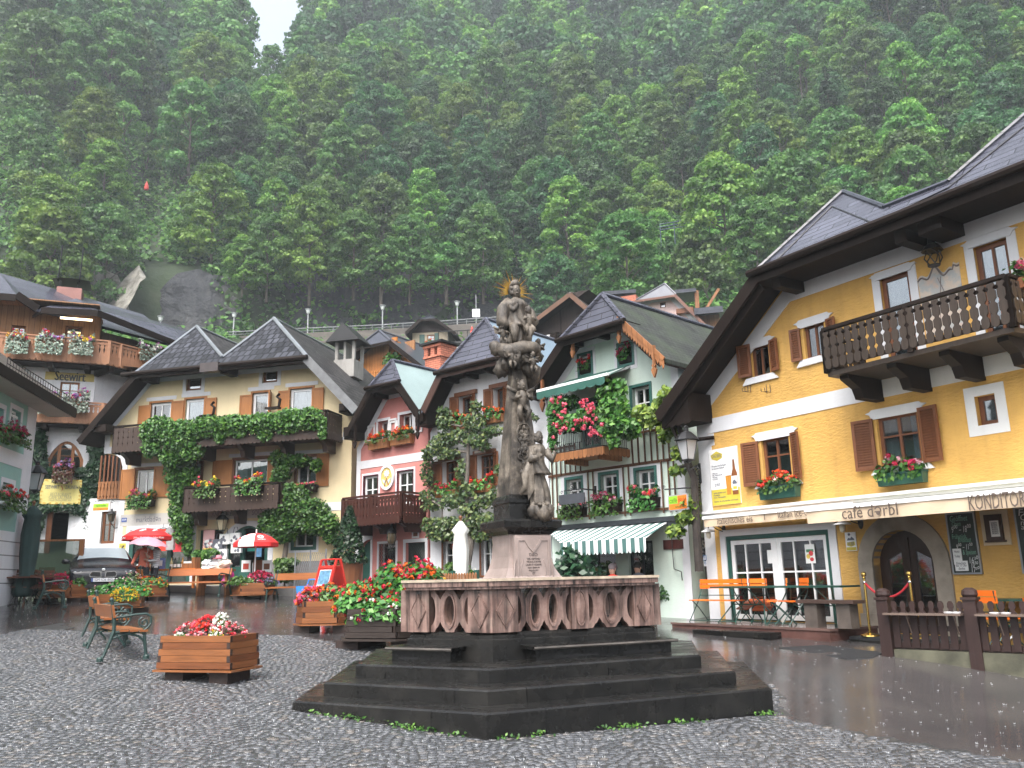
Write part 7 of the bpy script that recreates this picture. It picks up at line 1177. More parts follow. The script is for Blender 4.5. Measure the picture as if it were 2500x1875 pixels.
TP=[AT(k,x,y,106)for k,x,y in tops];TP.append(TP[-1]+Vector((14,-2,.4)))
M_rw=wood('weathered_boarding',(.14,.125,.11),.75,.5,.35,'u',.35);o=thing('retaining_wall','long weathered board-clad retaining wall of the upper road','wall',TP[5]);l_=lambda p,dy=0,dz=0:(p.x-TP[5].x,p.y-TP[5].y+dy,p.z-TP[5].z+dz);mb=MB()
for a,b_ in zip(TP,TP[1:]):
 for z0,z1,yo in((-3.1,-.6,0),(-3.6,-3.1,-.25),(-6.5,-3.6,-.1),(-12,-6.5,-.3)):mb.add([l_(a,yo,z0),l_(b_,yo,z0),l_(b_,yo,z1),l_(a,yo,z1),l_(a,1.5,z0),l_(b_,1.5,z0),l_(b_,1.5,z1),l_(a,1.5,z1)],[(0,1,2,3),(3,2,6,7),(4,7,6,5),(0,4,5,1)])
mb.build('boarding',M_rw,o);mb=MB();mb.tube([l_(p)for p in TP],.07,5);mb.tube([l_(p,0,-.35)for p in TP],.04,4)
for a,b_ in zip(TP,TP[1:]):
 n=max(1,int((b_-a).length/2.2));[mb.tube([l_(a+(b_-a)*i/n,0,-.7),l_(a+(b_-a)*i/n)],.05,4)for i in range(n)]
mb.build('railing',solid('rail_grey',(.2,.21,.22),.5),o)
mb=MB();rp=[l_(p,1.5,-.62)for p in TP]+[(p[0],p[1]+9,p[2])for p in[l_(p,0,-.62)for p in reversed(TP)]];mb.add([(p[0]+TP[5].x,p[1]+TP[5].y,p[2]+TP[5].z)for p in rp],[tuple(range(len(rp)))]);tag(mb.build('upper_road',solid('asphalt',(.05,.05,.052),.4)),kind='structure')
LPS=[('Z1',1615,715,905,'the inn roof'),('Z3',1105,68,195,'the left cream gable'),('Z3',1620,42,170,'the right cream gable'),('Z5',548,165,335,'the larch house roof'),('Z5',1200,130,298,'the small beige house')]
M_lampg=solid('lamp_white',(.75,.77,.77),.4,.05,3,0);pr=None
for k,x,yt,yb_,lb in LPS:
 b_=AT(k,x,yb_,107);t_=AT(k,x,yt,107);h=t_.z-b_.z;o=thing('street_lamp',f'white bowl street lamp on the upper road above {lb}','lamp',b_,0,'street lamps along the upper road');mb=MB();mb.tube([(0,0,-.8),(0,0,h-.55)],.075,6);mb.build('pole',solid('pole_grey',(.4,.42,.43),.4),o);MB().lathe([(.1,h-.6),(.2,h-.5),(.3,h-.1)],(0,0,0),12).build('bowl',M_lampg,o);MB().lathe([(.3,h-.09),(.42,h-.05),(.42,h),(.1,h+.1)],(0,0,0),12).build('cap',MATS['pole_grey'],o)
b_=AT('Z5',1365,300,107);t_=AT('Z5',1355,195,107);o=thing('road_sign','small white road sign seen from behind by the column top','sign',b_);h=t_.z-b_.z;MB().tube([(0,0,-.8),(0,0,h+2)],.05,5).build('pole',MATS['pole_grey'],o);MB().box(-.5,.5,-.05,.05,h-1.1,h).build('panel',M_lampg,o)
o=thing('guard_rail','blue steel guard rail crossing the wooded slope left of the café roof','guard rail',AT('A6',850,985,104));mb=MB();A_=[AT('A6',x,y,104)-o.location for x,y in((640,985),(700,975),(850,955),(1000,945),(1150,930),(1330,905))]
for dz in(0,.4,.8):mb.tube([(p.x,p.y,p.z-.3+dz)for p in A_],.07,4)
for p in A_:mb.tube([(p.x,p.y,p.z-2.5),(p.x,p.y,p.z+.55)],.06,4)
mb.build('rails',solid('rail_blue',(.06,.09,.12),.6),o)
q=AT('D',316,410,137);o=thing('person','person in a red rain cape on the hillside path far above the inn','person',q);o.scale=(.55,.55,.7);MB().lathe([(.5,0),(.62,.3),(.5,1.0),(.34,1.5),(.18,1.72),(.2,1.85),(.16,2.05),(.03,2.15)],(0,0,0),12,fold=lambda t,k:1+.12*math.cos(5*t)*(1-k)).build('rain_cape',solid('cape_red',(.5,.05,.04),.7),o);MB().ball((0,-.12,1.9),(.13,.1,.14),8,6).build('face',solid('skin',(.45,.27,.19),.6,.08,5,0),o)
M_step=None;m,nt,b=nmat('wet_dark_stone');v=coords(nt,'Object');r=ramp(nt,noisen(nt,v,2.2,7,.65),[(.3,(.006,.006,.0058)),(.5,(.0105,.0103,.0097)),(.68,(.021,.02,.018)),(.8,(.015,.018,.012))]);L(nt,r.outputs[0],b.inputs['Base Color']);rr=ramp(nt,noisen(nt,v,3.,4),[(.3,(.14,.14,.14)),(.7,(.42,.42,.42))]);L(nt,rr.outputs[0],b.inputs['Roughness']);b.inputs['Specular IOR Level'].default_value=.3;bump(nt,b,noisen(nt,v,30,5,.7),.35,.012);bt=N(nt,'ShaderNodeTexBrick');L(nt,coords(nt,'UV'),bt.inputs['Vector']);bt.inputs['Scale'].default_value=1;bt.inputs['Brick Width'].default_value=1.37;bt.inputs['Row Height'].default_value=30;bt.inputs['Mortar Size'].default_value=.007;bt.inputs['Color1'].default_value=(.8,.8,.8,1);bt.inputs['Color2'].default_value=(1.25,1.22,1.2,1);bt.inputs['Mortar'].default_value=(.15,.15,.15,1);mx=N(nt,'ShaderNodeMixRGB',blend_type='MULTIPLY');mx.inputs[0].default_value=1;L(nt,r.outputs[0],mx.inputs[1]);L(nt,bt.outputs[0],mx.inputs[2]);L(nt,mx.outputs[0],b.inputs['Base Color']);M_step=m
m,nt,b=nmat('pink_marble_stained');v=coords(nt,'Object');r=ramp(nt,noisen(nt,v,4,7,.7),[(.25,(.11,.064,.052)),(.45,(.21,.13,.108)),(.6,(.28,.19,.16)),(.75,(.17,.14,.11))]);st=noisen(nt,coords(nt,'Object',(1,1,.05)),13,5,.7);r2=ramp(nt,st,[(.38,(.05,.046,.042)),(.47,(.45,.43,.42)),(.58,(1,1,1))]);f=noisen(nt,v,1.7,4);mxf=ramp(nt,f,[(.3,(.35,.35,.35)),(.55,(1,1,1))]);mx=N(nt,'ShaderNodeMixRGB',blend_type='MULTIPLY');L(nt,mxf.outputs[0],mx.inputs[0]);L(nt,r.outputs[0],mx.inputs[1]);L(nt,r2 .outputs[0],mx.inputs[2]);L(nt,mx.outputs[0],b.inputs['Base Color']);b.inputs['Roughness'].default_value=.42;bump(nt,b,noisen(nt,v,26,5,.7),.35,.01);M_pink=m
m,nt,b=nmat('weathered_limestone');v=coords(nt,'Object');r=ramp(nt,noisen(nt,v,2.4,8,.7),[(.3,(.018,.016,.014)),(.44,(.055,.046,.037)),(.55,(.14,.118,.093)),(.7,(.3,.26,.21))]);st=noisen(nt,coords(nt,'Object',(1,1,.12)),7,5,.7);r2=ramp(nt,st,[(.35,(.25,.24,.23)),(.6,(1.1,1.1,1.1))]);mx=N(nt,'ShaderNodeMixRGB',blend_type='MULTIPLY');mx.inputs[0].default_value=.85;L(nt,r.outputs[0],mx.inputs[1]);L(nt,r2 .outputs[0],mx.inputs[2]);L(nt,mx.outputs[0],b.inputs['Base Color']);b.inputs['Roughness'].default_value=.6;bump(nt,b,noisen(nt,v,18,6,.7),.5,.02);M_lime=m
M_ped=solid('pedestal_marble',(.27,.215,.195),.45,.22,3,.25);M_lip2=solid('bench_lip_stone',(.05,.044,.038),.6,.6,4,.3);M_lip=solid('lip_marble',(.4,.33,.25),.35,.35,5,.3)
dl_,dr_=Vector((-.873,.487)),Vector((.912,.41));dlb,drb=Vector((-.06,1)).normalized(),Vector((.16,1)).normalized()
fo=thing('column_fountain','stone column monument with saint figures on a stepped base with pink marble balustrade','monument',(-.34,9.3,0));ct=Vector((0,0))
def ring(off,c,ll,lr,lb):
 """hexagon whose near corner is c (plan, relative to the root)"""
 c=Vector(c);a=c+dl_*ll;b_=c+dr_*lr;a2=a+dlb*lb;b2=b_+drb*(lb+.1);return[tuple(c),tuple(b_),tuple(b2),tuple((a2+b2)/2+Vector((0,.9))),tuple(a2),tuple(a)]
lenL,lenR=(FL-FC).length,(FR-FC).length
def bevprism(mb,poly,z0,z1,bv=.02):
 n=len(poly);c=Vector((sum(p[0]for p in poly)/n,sum(p[1]for p in poly)/n));ins=[tuple(Vector(p)+(c-Vector(p)).normalized()*bv*1.4)for p in poly];mb.add([(p[0],p[1],z0)for p in poly]+[(p[0],p[1],z1-bv)for p in poly]+[(p[0],p[1],z1)for p in ins],[(i,(i+1)%n,n+(i+1)%n,n+i)for i in range(n)]+[(n+i,n+(i+1)%n,2*n+(i+1)%n,2*n+i)for i in range(n)]+[tuple(range(2*n,3*n))])
for cy,ll,lr,lb,z0,z1 in((0,lenL,lenR,3.2,-.35,.28),(.52,lenL-.33,lenR-.36,2.9,.25,.442),(1.12,lenL-.68,lenR-.72,2.5,.42,.606)):
 mb=MB();bevprism(mb,ring(0,(.0,cy),ll,lr,lb),z0,z1);mb.build('step',M_step,fo)
C=Vector((.02,2.04));bL=1.34;bR=2.46;zt3=.606
R_=ring(0,C,bL,bR,1.8);mb=MB();bevprism(mb,R_,zt3-.02,.87,.01);mb.build('plinth',M_step,fo);mb=MB();bevprism(mb,ring(0,C+Vector((0,.06)),bL-.03,bR-.03,1.76),.87,.95,.04);mb.build('plinth_moulding',M_step,fo)
def fr2(o,d):n=Vector((d[1],-d[0]));return Matrix(((d[0],-n[0],0,o[0]),(d[1],-n[1],0,o[1]),(0,0,1,0),(0,0,0,1)))
sides=[(C+dl_*bL,-dl_,bL,[(0,.3,'d'),(.3,.82,'o'),(.82,1,'d')]),(C,dr_,bR,[(0,.15,'d'),(.15,.47,'o'),(.47,.58,'e'),(.58,.87,'o'),(.87,1,'d')])]
sides[0]=(sides[0][0],sides[0][1],bL,[(0,.26,'d'),(.26,.72,'o'),(.72,1,'d')])
zA,zB=.95,1.5
def frame_out(pts,cx,cz,k):return[(cx+(x-cx)*k,cz+(z-cz)*k)for x,z in pts]
for o_,d_,ln,segs in sides:
 for s0,s1,kd in segs:
  T=fr2(o_+Vector((0,.05)),d_);mb=MB();mb.T=T;a,b_=ln*s0,ln*s1;w=b_-a
  if kd in 'de':
   mb.box(a+.002,b_-.002,-.0,.26,zA,zB);cx,cz=(a+b_)/2,(zA+zB)/2
   shp=[(cx,zA+.05),(cx+w*.36,cz),(cx,zB-.05),(cx-w*.36,cz)]if kd=='d' else[(cx+w*.3*math.cos(t*math.pi/10),cz+.24*math.sin(t*math.pi/10))for t in range(20)]
   mb.prism(shp,-.022,.0,0,[frame_out(shp,cx,cz,.9)]);mb.prism(frame_out(shp,cx,cz,.84),-.018,.0);mb.build('balustrade_post',M_pink,fo)
  else:
   n=max(2,round(w/.29));st=w/n;cz=(zA+zB)/2;rx,rz_=st*.25,.19
   E_=[[(a+st*i+rx*math.cos(t*math.pi/10),cz+rz_*math.sin(t*math.pi/10))for t in range(20)]for i in range(1,n)];bot,top=[],[]
   for i in range(n):
    xc_=a+st*(i+.5)
    for dx,dz in((-.3,0),(-.2,.05),(-.12,.07),(0,.135),(.12,.07),(.2,.05),(.3,0)):bot.append((xc_+dx*st,zA+dz));top.append((xc_+dx*st,zB-dz))
   outl=[(a+.002,zA)]+bot+[(b_-.002,zA)]+[(b_-.002-rx*math.cos(t*math.pi/8),cz+rz_*math.sin(t*math.pi/8))for t in range(-4,5)]+[(b_-.002,zB)]+top[::-1]+[(a+.002,zB)]+[(a+.002+rx*math.cos(t*math.pi/8),cz+rz_*math.sin(t*math.pi/8))for t in range(4,-5,-1)]
   mb.prism(outl,.04,.2,0,E_)
   for e_ in E_:cx=sum(p[0]for p in e_)/20;cz=(zA+zB)/2;mb.prism(frame_out(e_,cx,cz,1.22),.022,.04,0,[frame_out(e_,cx,cz,1.03)])
   mb.build('balustrade_panel',M_pink,fo)
mb=MB();rb=ring(0,C+Vector((0,.05)),bL,bR,1.75)
for i in(1,2,3,4):a,b_=Vector(rb[i]),Vector(rb[(i+1)%6]);mb.beam((a.x,a.y+.1,(zA+zB)/2),(b_.x,b_.y+.1,(zA+zB)/2),.22,zB-zA)
mb.build('rear_balustrade',M_pink,fo)
mb=MB();hole_=[tuple(Vector(p)*.80+Vector((.35,2.45+1.1))*.2)for p in ring(0,C,bL,bR,1.8)]
for k,z0,z1 in((0.,1.5,1.535),(.05,1.535,1.6)):mb.prism(ring(0,C-Vector((0,.03+k*.5)),bL+.03+k,bR+.03+k,1.85),z0,z1,0,[hole_],'z')
mb.build('coping',M_pink,fo);mb=MB();mb.prism(ring(0,C-Vector((0,.075)),bL+.1,bR+.1,1.9),1.6,1.635,0,[hole_],'z');mb.build('coping_edge',M_lip,fo)
for o_,d_,x0,x1 in((C+dl_*bL,-dl_,-.1,bL*.7),(C,dr_,.42,bR+.12)):
 T=fr2(o_,d_);mb=MB();mb.T=T;mb.box(x0+.05,x1-.06,-.27,.0,zt3-.01,.74);mb.build('bench_base',M_step,fo);mb=MB();mb.T=T;mb.add([(x0-.02,-.34,.745),(x1,-.34,.745),(x1,0,.745),(x0-.02,0,.745),(x0-.02,-.35,.78),(x1+.01,-.35,.78),(x1+.01,0,.79),(x0-.03,0,.79)],[(0,3,2,1),(4,5,6,7),(0,1,5,4),(1,2,6,5),(3,0,4,7)]);mb.build('bench_slab',M_step,fo);mb=MB();mb.T=T;mb.tube([(x0,-.345,.762),(x1,-.345,.762)],.021,6);mb.build('bench_edge',M_lip2,fo)
 mb=MB();mb.T=T;mb.box(x0+(x1-x0)*.15,x0+(x1-x0)*.45,-.275,-.268,.63,.66);(mb.box(x0+(x1-x0)*.62,x0+(x1-x0)*.9,-.275,-.268,.63,.66)if x1>2 else 0);mb.build('drain_slot',M_dark,fo)
MB().prism(ring(0,C+Vector((0,.3)),bL-.25,bR-.25,1.5),.9,1.1,axis='z').build('basin_water',solid('water',(.03,.04,.04),.05,.2,3,.1),fo)
an=math.atan2(dr_.y,dr_.x);TPm=Matrix.Translation((.42,4.15,0))@Matrix.Rotation(an,4,'Z')
def sq(mb,prof,s=0,tw=0):
 """stacked square sections (half-width, z)"""
 n=len(prof);vs=[(sx*r,sy*r,z)for r,z in prof for sx,sy in((-1,-1),(1,-1),(1,1),(-1,1))];mb.add(vs,[(4*i+j,4*i+(j+1)%4,4*i+4+(j+1)%4,4*i+4+j)for i in range(n-1)for j in range(4)]+[(3,2,1,0),(4*n-4,4*n-3,4*n-2,4*n-1)])
def slim(mb,cx,cy,k,z0=0,kz=1):
 inv=TPm.inverted();out=[]
 for v in mb.v:p=inv@Vector(v);out.append(tuple(TPm@Vector((cx+(p.x-cx)*k,cy+(p.y-cy)*k,z0+(p.z-z0)*kz))))
 mb.v=out;return mb
mb=MB();mb.T=TPm;sq(mb,[(.7,.9),(.7,1.35),(.62,1.36),(.6,1.5)]);mb.build('pedestal_base',M_step,fo)
prof=[(.82,1.5),(.8,1.58),(.7,1.66),(.6,1.78),(.54,1.95),(.52,2.15),(.53,2.3)];mb=MB();mb.T=TPm;sq(mb,prof);slim(mb,0,0,.64).build('pedestal',M_ped,fo)
mb=MB();mb.T=TPm;w=.42;mb.prism([(-w,1.6),(w,1.6),(w,2.22),(.2,2.22),(.1,2.12),(0,2.05),(-.1,2.12),(-.2,2.22),(-w,2.22)],-.72,-.56,0,[[(-w+.04,1.64),(w-.04,1.64),(w-.04,2.18),(.22,2.18),(.12,2.08),(0,2.0),(-.12,2.08),(-.22,2.18),(-w+.04,2.18)]]);mb.prism([(-w-.05,1.5),(w+.05,1.5),(w+.05,2.26),(-w-.05,2.26)],-.7,-.53)
for s_ in(-1,1):mb.tube([(s_*.6,-.69,1.52),(s_*.5,-.71,1.64),(s_*.47,-.71,1.9)],.02,5);mb.tube([(s_*.28,-.705,1.62),(s_*.33,-.705,1.78),(s_*.26,-.705,1.9)],.012,5)
slim(mb,0,0,.64).build('inscription_panel',M_ped,fo);tx=MB()
for i,(t_,sz,wd)in enumerate((('DEO',.06,.16),('TER OPTIMO',.04,.26),('TRINI-TATIS',.038,.28),('LAUDI ET HONORI',.036,.3),('HOC SIGNUM',.032,.22),('POSUIT',.03,.18),('ET',.04,.05),('Immaculatae',.032,.24),('Virginis',.032,.2),('MARIÆ',.042,.18),('Virgini Matri',.032,.22),('MDCCXXXXIV',.05,.2))):tx.text(t_,sz,TPm@signM(0,-.705,1.97-i*.042-(.02 if i else 0)),.006,width=wd*1.35)
slim(tx,0,0,.64).build('lettering',solid('inscription_dark',(.06,.045,.04),.7),fo)
mb=MB();mb.T=TPm;sq(mb,[(.55,2.28),(.6,2.33),(.72,2.38),(.74,2.47),(.7,2.5)]);sq(mb,[(.48,2.5),(.48,2.74),(.5,2.76),(.5,2.82),(.44,2.88),(.38,2.9)]);slim(mb,0,0,.66).build('pedestal_cornice',M_step,fo)
mb=MB();mb.T=TPm;sq(mb,[(.34,2.88),(.125,4.9),(.13,4.98)]);slim(mb,0,0,.82).build('obelisk',M_lime,fo)
mb=MB();mb.T=TPm
for i in range(9):
 t=i/9;z=2.98+1.75*t;hw=.34-.215*(z+.08-2.88)/2.02;mb.box(-hw*.85,-hw*.3,-hw-.004,-hw*.9,z,z+.15);mb.box(hw*.3,hw*.85,-hw-.004,-hw*.9,z,z+.15)
rs0=random.Random(6)
for z,r_ in((3.95,.09),(3.75,.07),(3.6,.05)):
 hw=.34-.215*(z-2.88)/2.02
 for j in range(6):a=j*1.047;mb.ball((r_*math.cos(a),-hw-.03,z+r_*math.sin(a)),(.04,.03,.04),6,5)
 mb.ball((0,-hw-.04,z),.04,6,5)
for i in range(46):
 z=3.0+1.75*(i/46)+rs0 .uniform(-.03,.03);hw=.34-.215*(z-2.88)/2.02;x=rs0 .uniform(-.28,.28)*hw*1.6;mb.ball((x,-hw-.012,z),(rs0 .uniform(.02,.05),.03,rs0 .uniform(.03,.07)),7,5,0,.5,i)
 if i%4==0:mb.tube([(p[0],-hw-.03,p[2])for p in spiral((x,0,z),.07,1.2,i)],.014,5)
mb.tube([(.15*math.cos(t*.6),-.28,3.85+.17*math.sin(t*.6))for t in range(11)],.018,5);slim(mb,0,0,.82).build('obelisk_relief',M_lime,fo)
rs=random.Random(2)
def robe(mb,c,h,rw,lean=(0,0),n=40,seed=0,amp=.16,top=.3):
 """draped standing robe: folds deepen towards the hem"""
 prof=[];k=18;vs=[]
 for i in range(k+1):
  t=i/k;r=rw*(1.0-.25*t+.12*math.sin(t*6+seed)-(.0 if t<.8 else(t-.8)*2.2));r=max(r,rw*top*.8);sway=.06*math.sin(t*4+seed)
  for j in range(n):
   a=2*math.pi*j/n;fd=1+amp*(1-.5*t)*(math.sin(7*a+3.5*t*math.sin(a+seed)+seed)+.5*math.sin(13*a+5*t+seed*2));vs.append((c[0]+lean[0]*t+sway+r*fd*math.cos(a),c[1]+lean[1]*t+r*.8*fd*math.sin(a),c[2]+h*t))
 mb.add(vs,[(i*n+j,i*n+(j+1)%n,(i+1)*n+(j+1)%n,(i+1)*n+j)for i in range(k)for j in range(n)]+[tuple(range(n-1,-1,-1)),tuple(k*n+j for j in range(n))])
def head(mb,c,r,hair=True,seed=1):
 mb.ball(c,(r*.85,r*.95,r*1.12),12,9);mb.ball((c[0],c[1]-r*.92,c[2]-r*.1),(r*.14,r*.22,r*.2),6,5);mb.ball((c[0],c[1]-r*.75,c[2]-r*.55),(r*.35,r*.25,r*.14),6,5)
 for s_ in(-1,1):mb.ball((c[0]+s_*r*.35,c[1]-r*.82,c[2]+r*.12),(r*.14,r*.1,r*.1),6,4)
 if hair:
  for i in range(16):a=i*.8+seed;mb.ball((c[0]+r*.75*math.cos(a),c[1]+r*.3+r*.6*math.sin(a)*.8,c[2]+r*(.5-.09*i)),r*.42,7,5,0,.5,i)
def hand(mb,c,d,s=.05):
 c=Vector(c);d=Vector(d).normalized();sd=d.cross(Vector((0,0,1))).normalized();mb.ball(tuple(c),(s*.7,s*.5,s*.7),8,6)
 for i in range(4):b0=c+sd*s*(.45-.3*i)+d*s*.4;mb.tube([b0,b0+d*s*(.6-.08*abs(i-1)),b0+d*s*(1.0-.12*abs(i-1.3))+Vector((0,0,-s*.25))],[s*.17,s*.15,s*.1],5)
 mb.tube([c+sd*s*.5,c+sd*s*.85+d*s*.35,c+sd*s*.8+d*s*.7],[s*.18,s*.16,s*.1],5)
def cherub(mb,c,s,sd=0,wing=1):
 mb.ball((c[0],c[1],c[2]+.23*s),.085*s,10,8);head(mb,(c[0],c[1]-.01,c[2]+.23*s),.085*s,True,sd);mb.ball((c[0],c[1],c[2]),(.1*s,.09*s,.16*s),10,8)
 for k in(-1,1):mb.tube([(c[0]+k*.08*s,c[1],c[2]+.1*s),(c[0]+k*.17*s,c[1]-.08*s,c[2]+.0),(c[0]+k*.08*s,c[1]-.15*s,c[2]+.03)],[.04*s,.037*s,.025*s],7);mb.tube([(c[0]+k*.05*s,c[1],c[2]-.12*s),(c[0]+k*.11*s,c[1]-.1*s,c[2]-.2*s),(c[0]+k*.05*s,c[1]-.03*s,c[2]-.36*s)],[.06*s,.055*s,.03*s],7)
 if wing:
  for k in(-1,1):mb.add([(c[0]+k*.06*s,c[1]+.06*s,c[2]+.12*s),(c[0]+k*.3*s,c[1]+.08*s,c[2]+.22*s),(c[0]+k*.26*s,c[1]+.08*s,c[2]+.02*s),(c[0]+k*.06*s,c[1]+.07*s,c[2]-.02*s)],[(0,1,2,3)]);mb.tube([(c[0]+k*.05*s,c[1]+.07*s,c[2]+.1*s),(c[0]+k*.3*s,c[1]+.08*s,c[2]+.2*s)],.035*s,6)
mb=MB();mb.T=TPm;sx,sy,sz=.2,-.62,2.5
for i in range(13):a=rs.uniform(0,6.28);mb.ball((sx+.2*math.cos(a)*rs.random(),sy+.12*math.sin(a),sz+.06+rs.uniform(0,.12)),rs.uniform(.09,.15),10,7,0,.4,i)
robe(mb,(sx-.02,sy+.05,sz+.22),.98,.19,(.03,.02),seed=1.3,amp=.13);robe(mb,(sx+.0,sy+.03,sz+.72),.5,.22,(.0,.02),seed=2.6,amp=.11,top=.42);head(mb,(sx+.0,sy-.02,sz+1.33),.095);mb.tube([(sx+.16,sy,sz+1.12),(sx+.3,sy-.06,sz+.95),(sx+.34,sy-.1,sz+1.1)],[.085,.075,.05],8);mb.tube([(sx-.15,sy,sz+1.12),(sx-.24,sy-.1,sz+.95),(sx-.1,sy-.2,sz+.98)],[.085,.075,.05],8);hand(mb,(sx+.345,sy-.12,sz+1.16),(.1,-.1,1));hand(mb,(sx-.06,sy-.22,sz+1.0),(1,-.2,.2))
for s_ in(-1,1):mb.ball((sx+s_*.08-.02,sy-.16,sz+.22),(.04,.1,.035),8,5)
mb.add([(sx-.2,sy-.1,sz+.9),(sx-.34,sy-.02,sz+.62),(sx-.28,sy,sz+.3),(sx-.12,sy-.02,sz+.5)],[(0,1,2,3)]);mb.tube([(sx-.16,sy,sz+1.0),(sx-.33,sy+.02,sz+.7),(sx-.3,sy+.05,sz+.52),(sx-.42,sy+.1,sz+.4)],[.07,.09,.08,.03],8);slim(mb,0,0,.72,2.5,.95).build('front_saint',M_lime,fo,smooth=True)
mb=MB();mb.T=TPm;cherub(mb,(-.02,-.3,4.4),1.05,1);slim(mb,0,0,.76,4.4,.95).build('middle_cherub',M_lime,fo,smooth=True)
mb=MB();mb.T=TPm
for i in range(22):
 a=i*.7;r_=rs.uniform(.16,.36);mb.ball((r_*math.cos(a),r_*math.sin(a),5.0+rs.uniform(-.06,.2)),rs.uniform(.1,.17),10,7,0,.6,i)
mb.tube([(-.5,-.12,5.24),(-.3,-.3,5.16),(0,-.36,5.24),(.3,-.3,5.26),(.5,-.1,5.14)],[.1,.13,.12,.11,.07],10);mb.ball((-.52,-.1,5.24),.13,9,7,0,.3,3);mb.lathe([(.05,4.62),(.2,4.8),(.24,5.0)],(.34,.05,0),12);slim(mb,0,0,.76).build('cloud_capital',M_lime,fo,smooth=True)
for i,(c,s_)in enumerate((((-.26,-.36,5.06),.55),((.18,-.4,5.0),.55),((.48,-.05,5.3),.6),((-.36,-.15,5.48),.6))):mb=MB();mb.T=TPm;cherub(mb,c,s_,i+4);slim(mb,0,0,.8).build('cherub',M_lime,fo,smooth=True)
mb=MB();mb.T=TPm;robe(mb,(-.08,-.02,5.28),.72,.27,(.05,0),seed=.4,amp=.15);robe(mb,(-.02,-.05,5.62),.5,.34,(.03,.0),seed=2.2,amp=.16,top=.35);mb.tube([(-.16,0,6.05),(-.34,-.1,5.88),(-.4,-.16,5.68),(-.3,-.24,5.6)],[.12,.15,.13,.05],10);mb.tube([(.2,0,6.03),(.32,-.1,5.86),(.42,-.12,5.72),(.5,-.1,5.78)],[.1,.13,.1,.04],10);mb.tube([(0,-.02,6.0),(.0,-.04,6.16)],[.09,.07],10);head(mb,(.0,-.05,6.28),.115,True,2);mb.ball((0,.02,6.32),(.13,.13,.15),10,8);mb.lathe([(.12,6.36),(.1,6.43),(.05,6.47)],(0,-.02,0),10);hand(mb,(-.06,-.26,6.0),(.3,-.1,.9));mb.tube([(-.22,-.12,5.98),(-.16,-.28,5.88),(-.06,-.27,5.98)],[.06,.055,.04],7)
for s_ in(-1,1):mb.tube([(s_*.12-.02,-.12,5.62),(s_*.18,-.34,5.55),(s_*.16,-.3,5.3)],[.11,.1,.06],9)
slim(mb,0,0,.74).build('crowning_figure',M_lime,fo,smooth=True);mb=MB();mb.T=TPm;cherub(mb,(.16,-.32,5.72),.75,3,0);slim(mb,0,0,.78).build('held_child',M_lime,fo,smooth=True)
mb=MB();mb.T=TPm
for i in range(30):
 a=math.pi*(-.12+1.24*i/29);l_=.33 if i%2 else.24;l_*=1+.2*math.sin(i*2.3);ca,sa=math.cos(a),math.sin(a);mb.prism([(.1*ca-.012*sa,6.28+.1*sa+.012*ca),(.1*ca+.012*sa,6.28+.1*sa-.012*ca),(l_*ca,6.28+l_*sa)],.05,.062)
mb.build('halo_rays',solid('gilding',(.34,.2,.04),.35,.3,4,.1,.9),fo)
def gp(v,dz=0):return Vector((v[0],v[1],gz(v[0],v[1])+dz))
M_larch=wood('planter_larch',(.23,.088,.032),.4,.8,axis='u');M_end=solid('end_grain',(.022,.011,.008),.7,.4,20);M_larch2=wood('planter_larch_dark',(.165,.058,.022),.4,.9,axis='u');M_old=wood('planter_dark',(.035,.026,.022),.6,.6,axis='u');M_soil=solid('soil',(.03,.022,.016),.9,.3,9,.4)
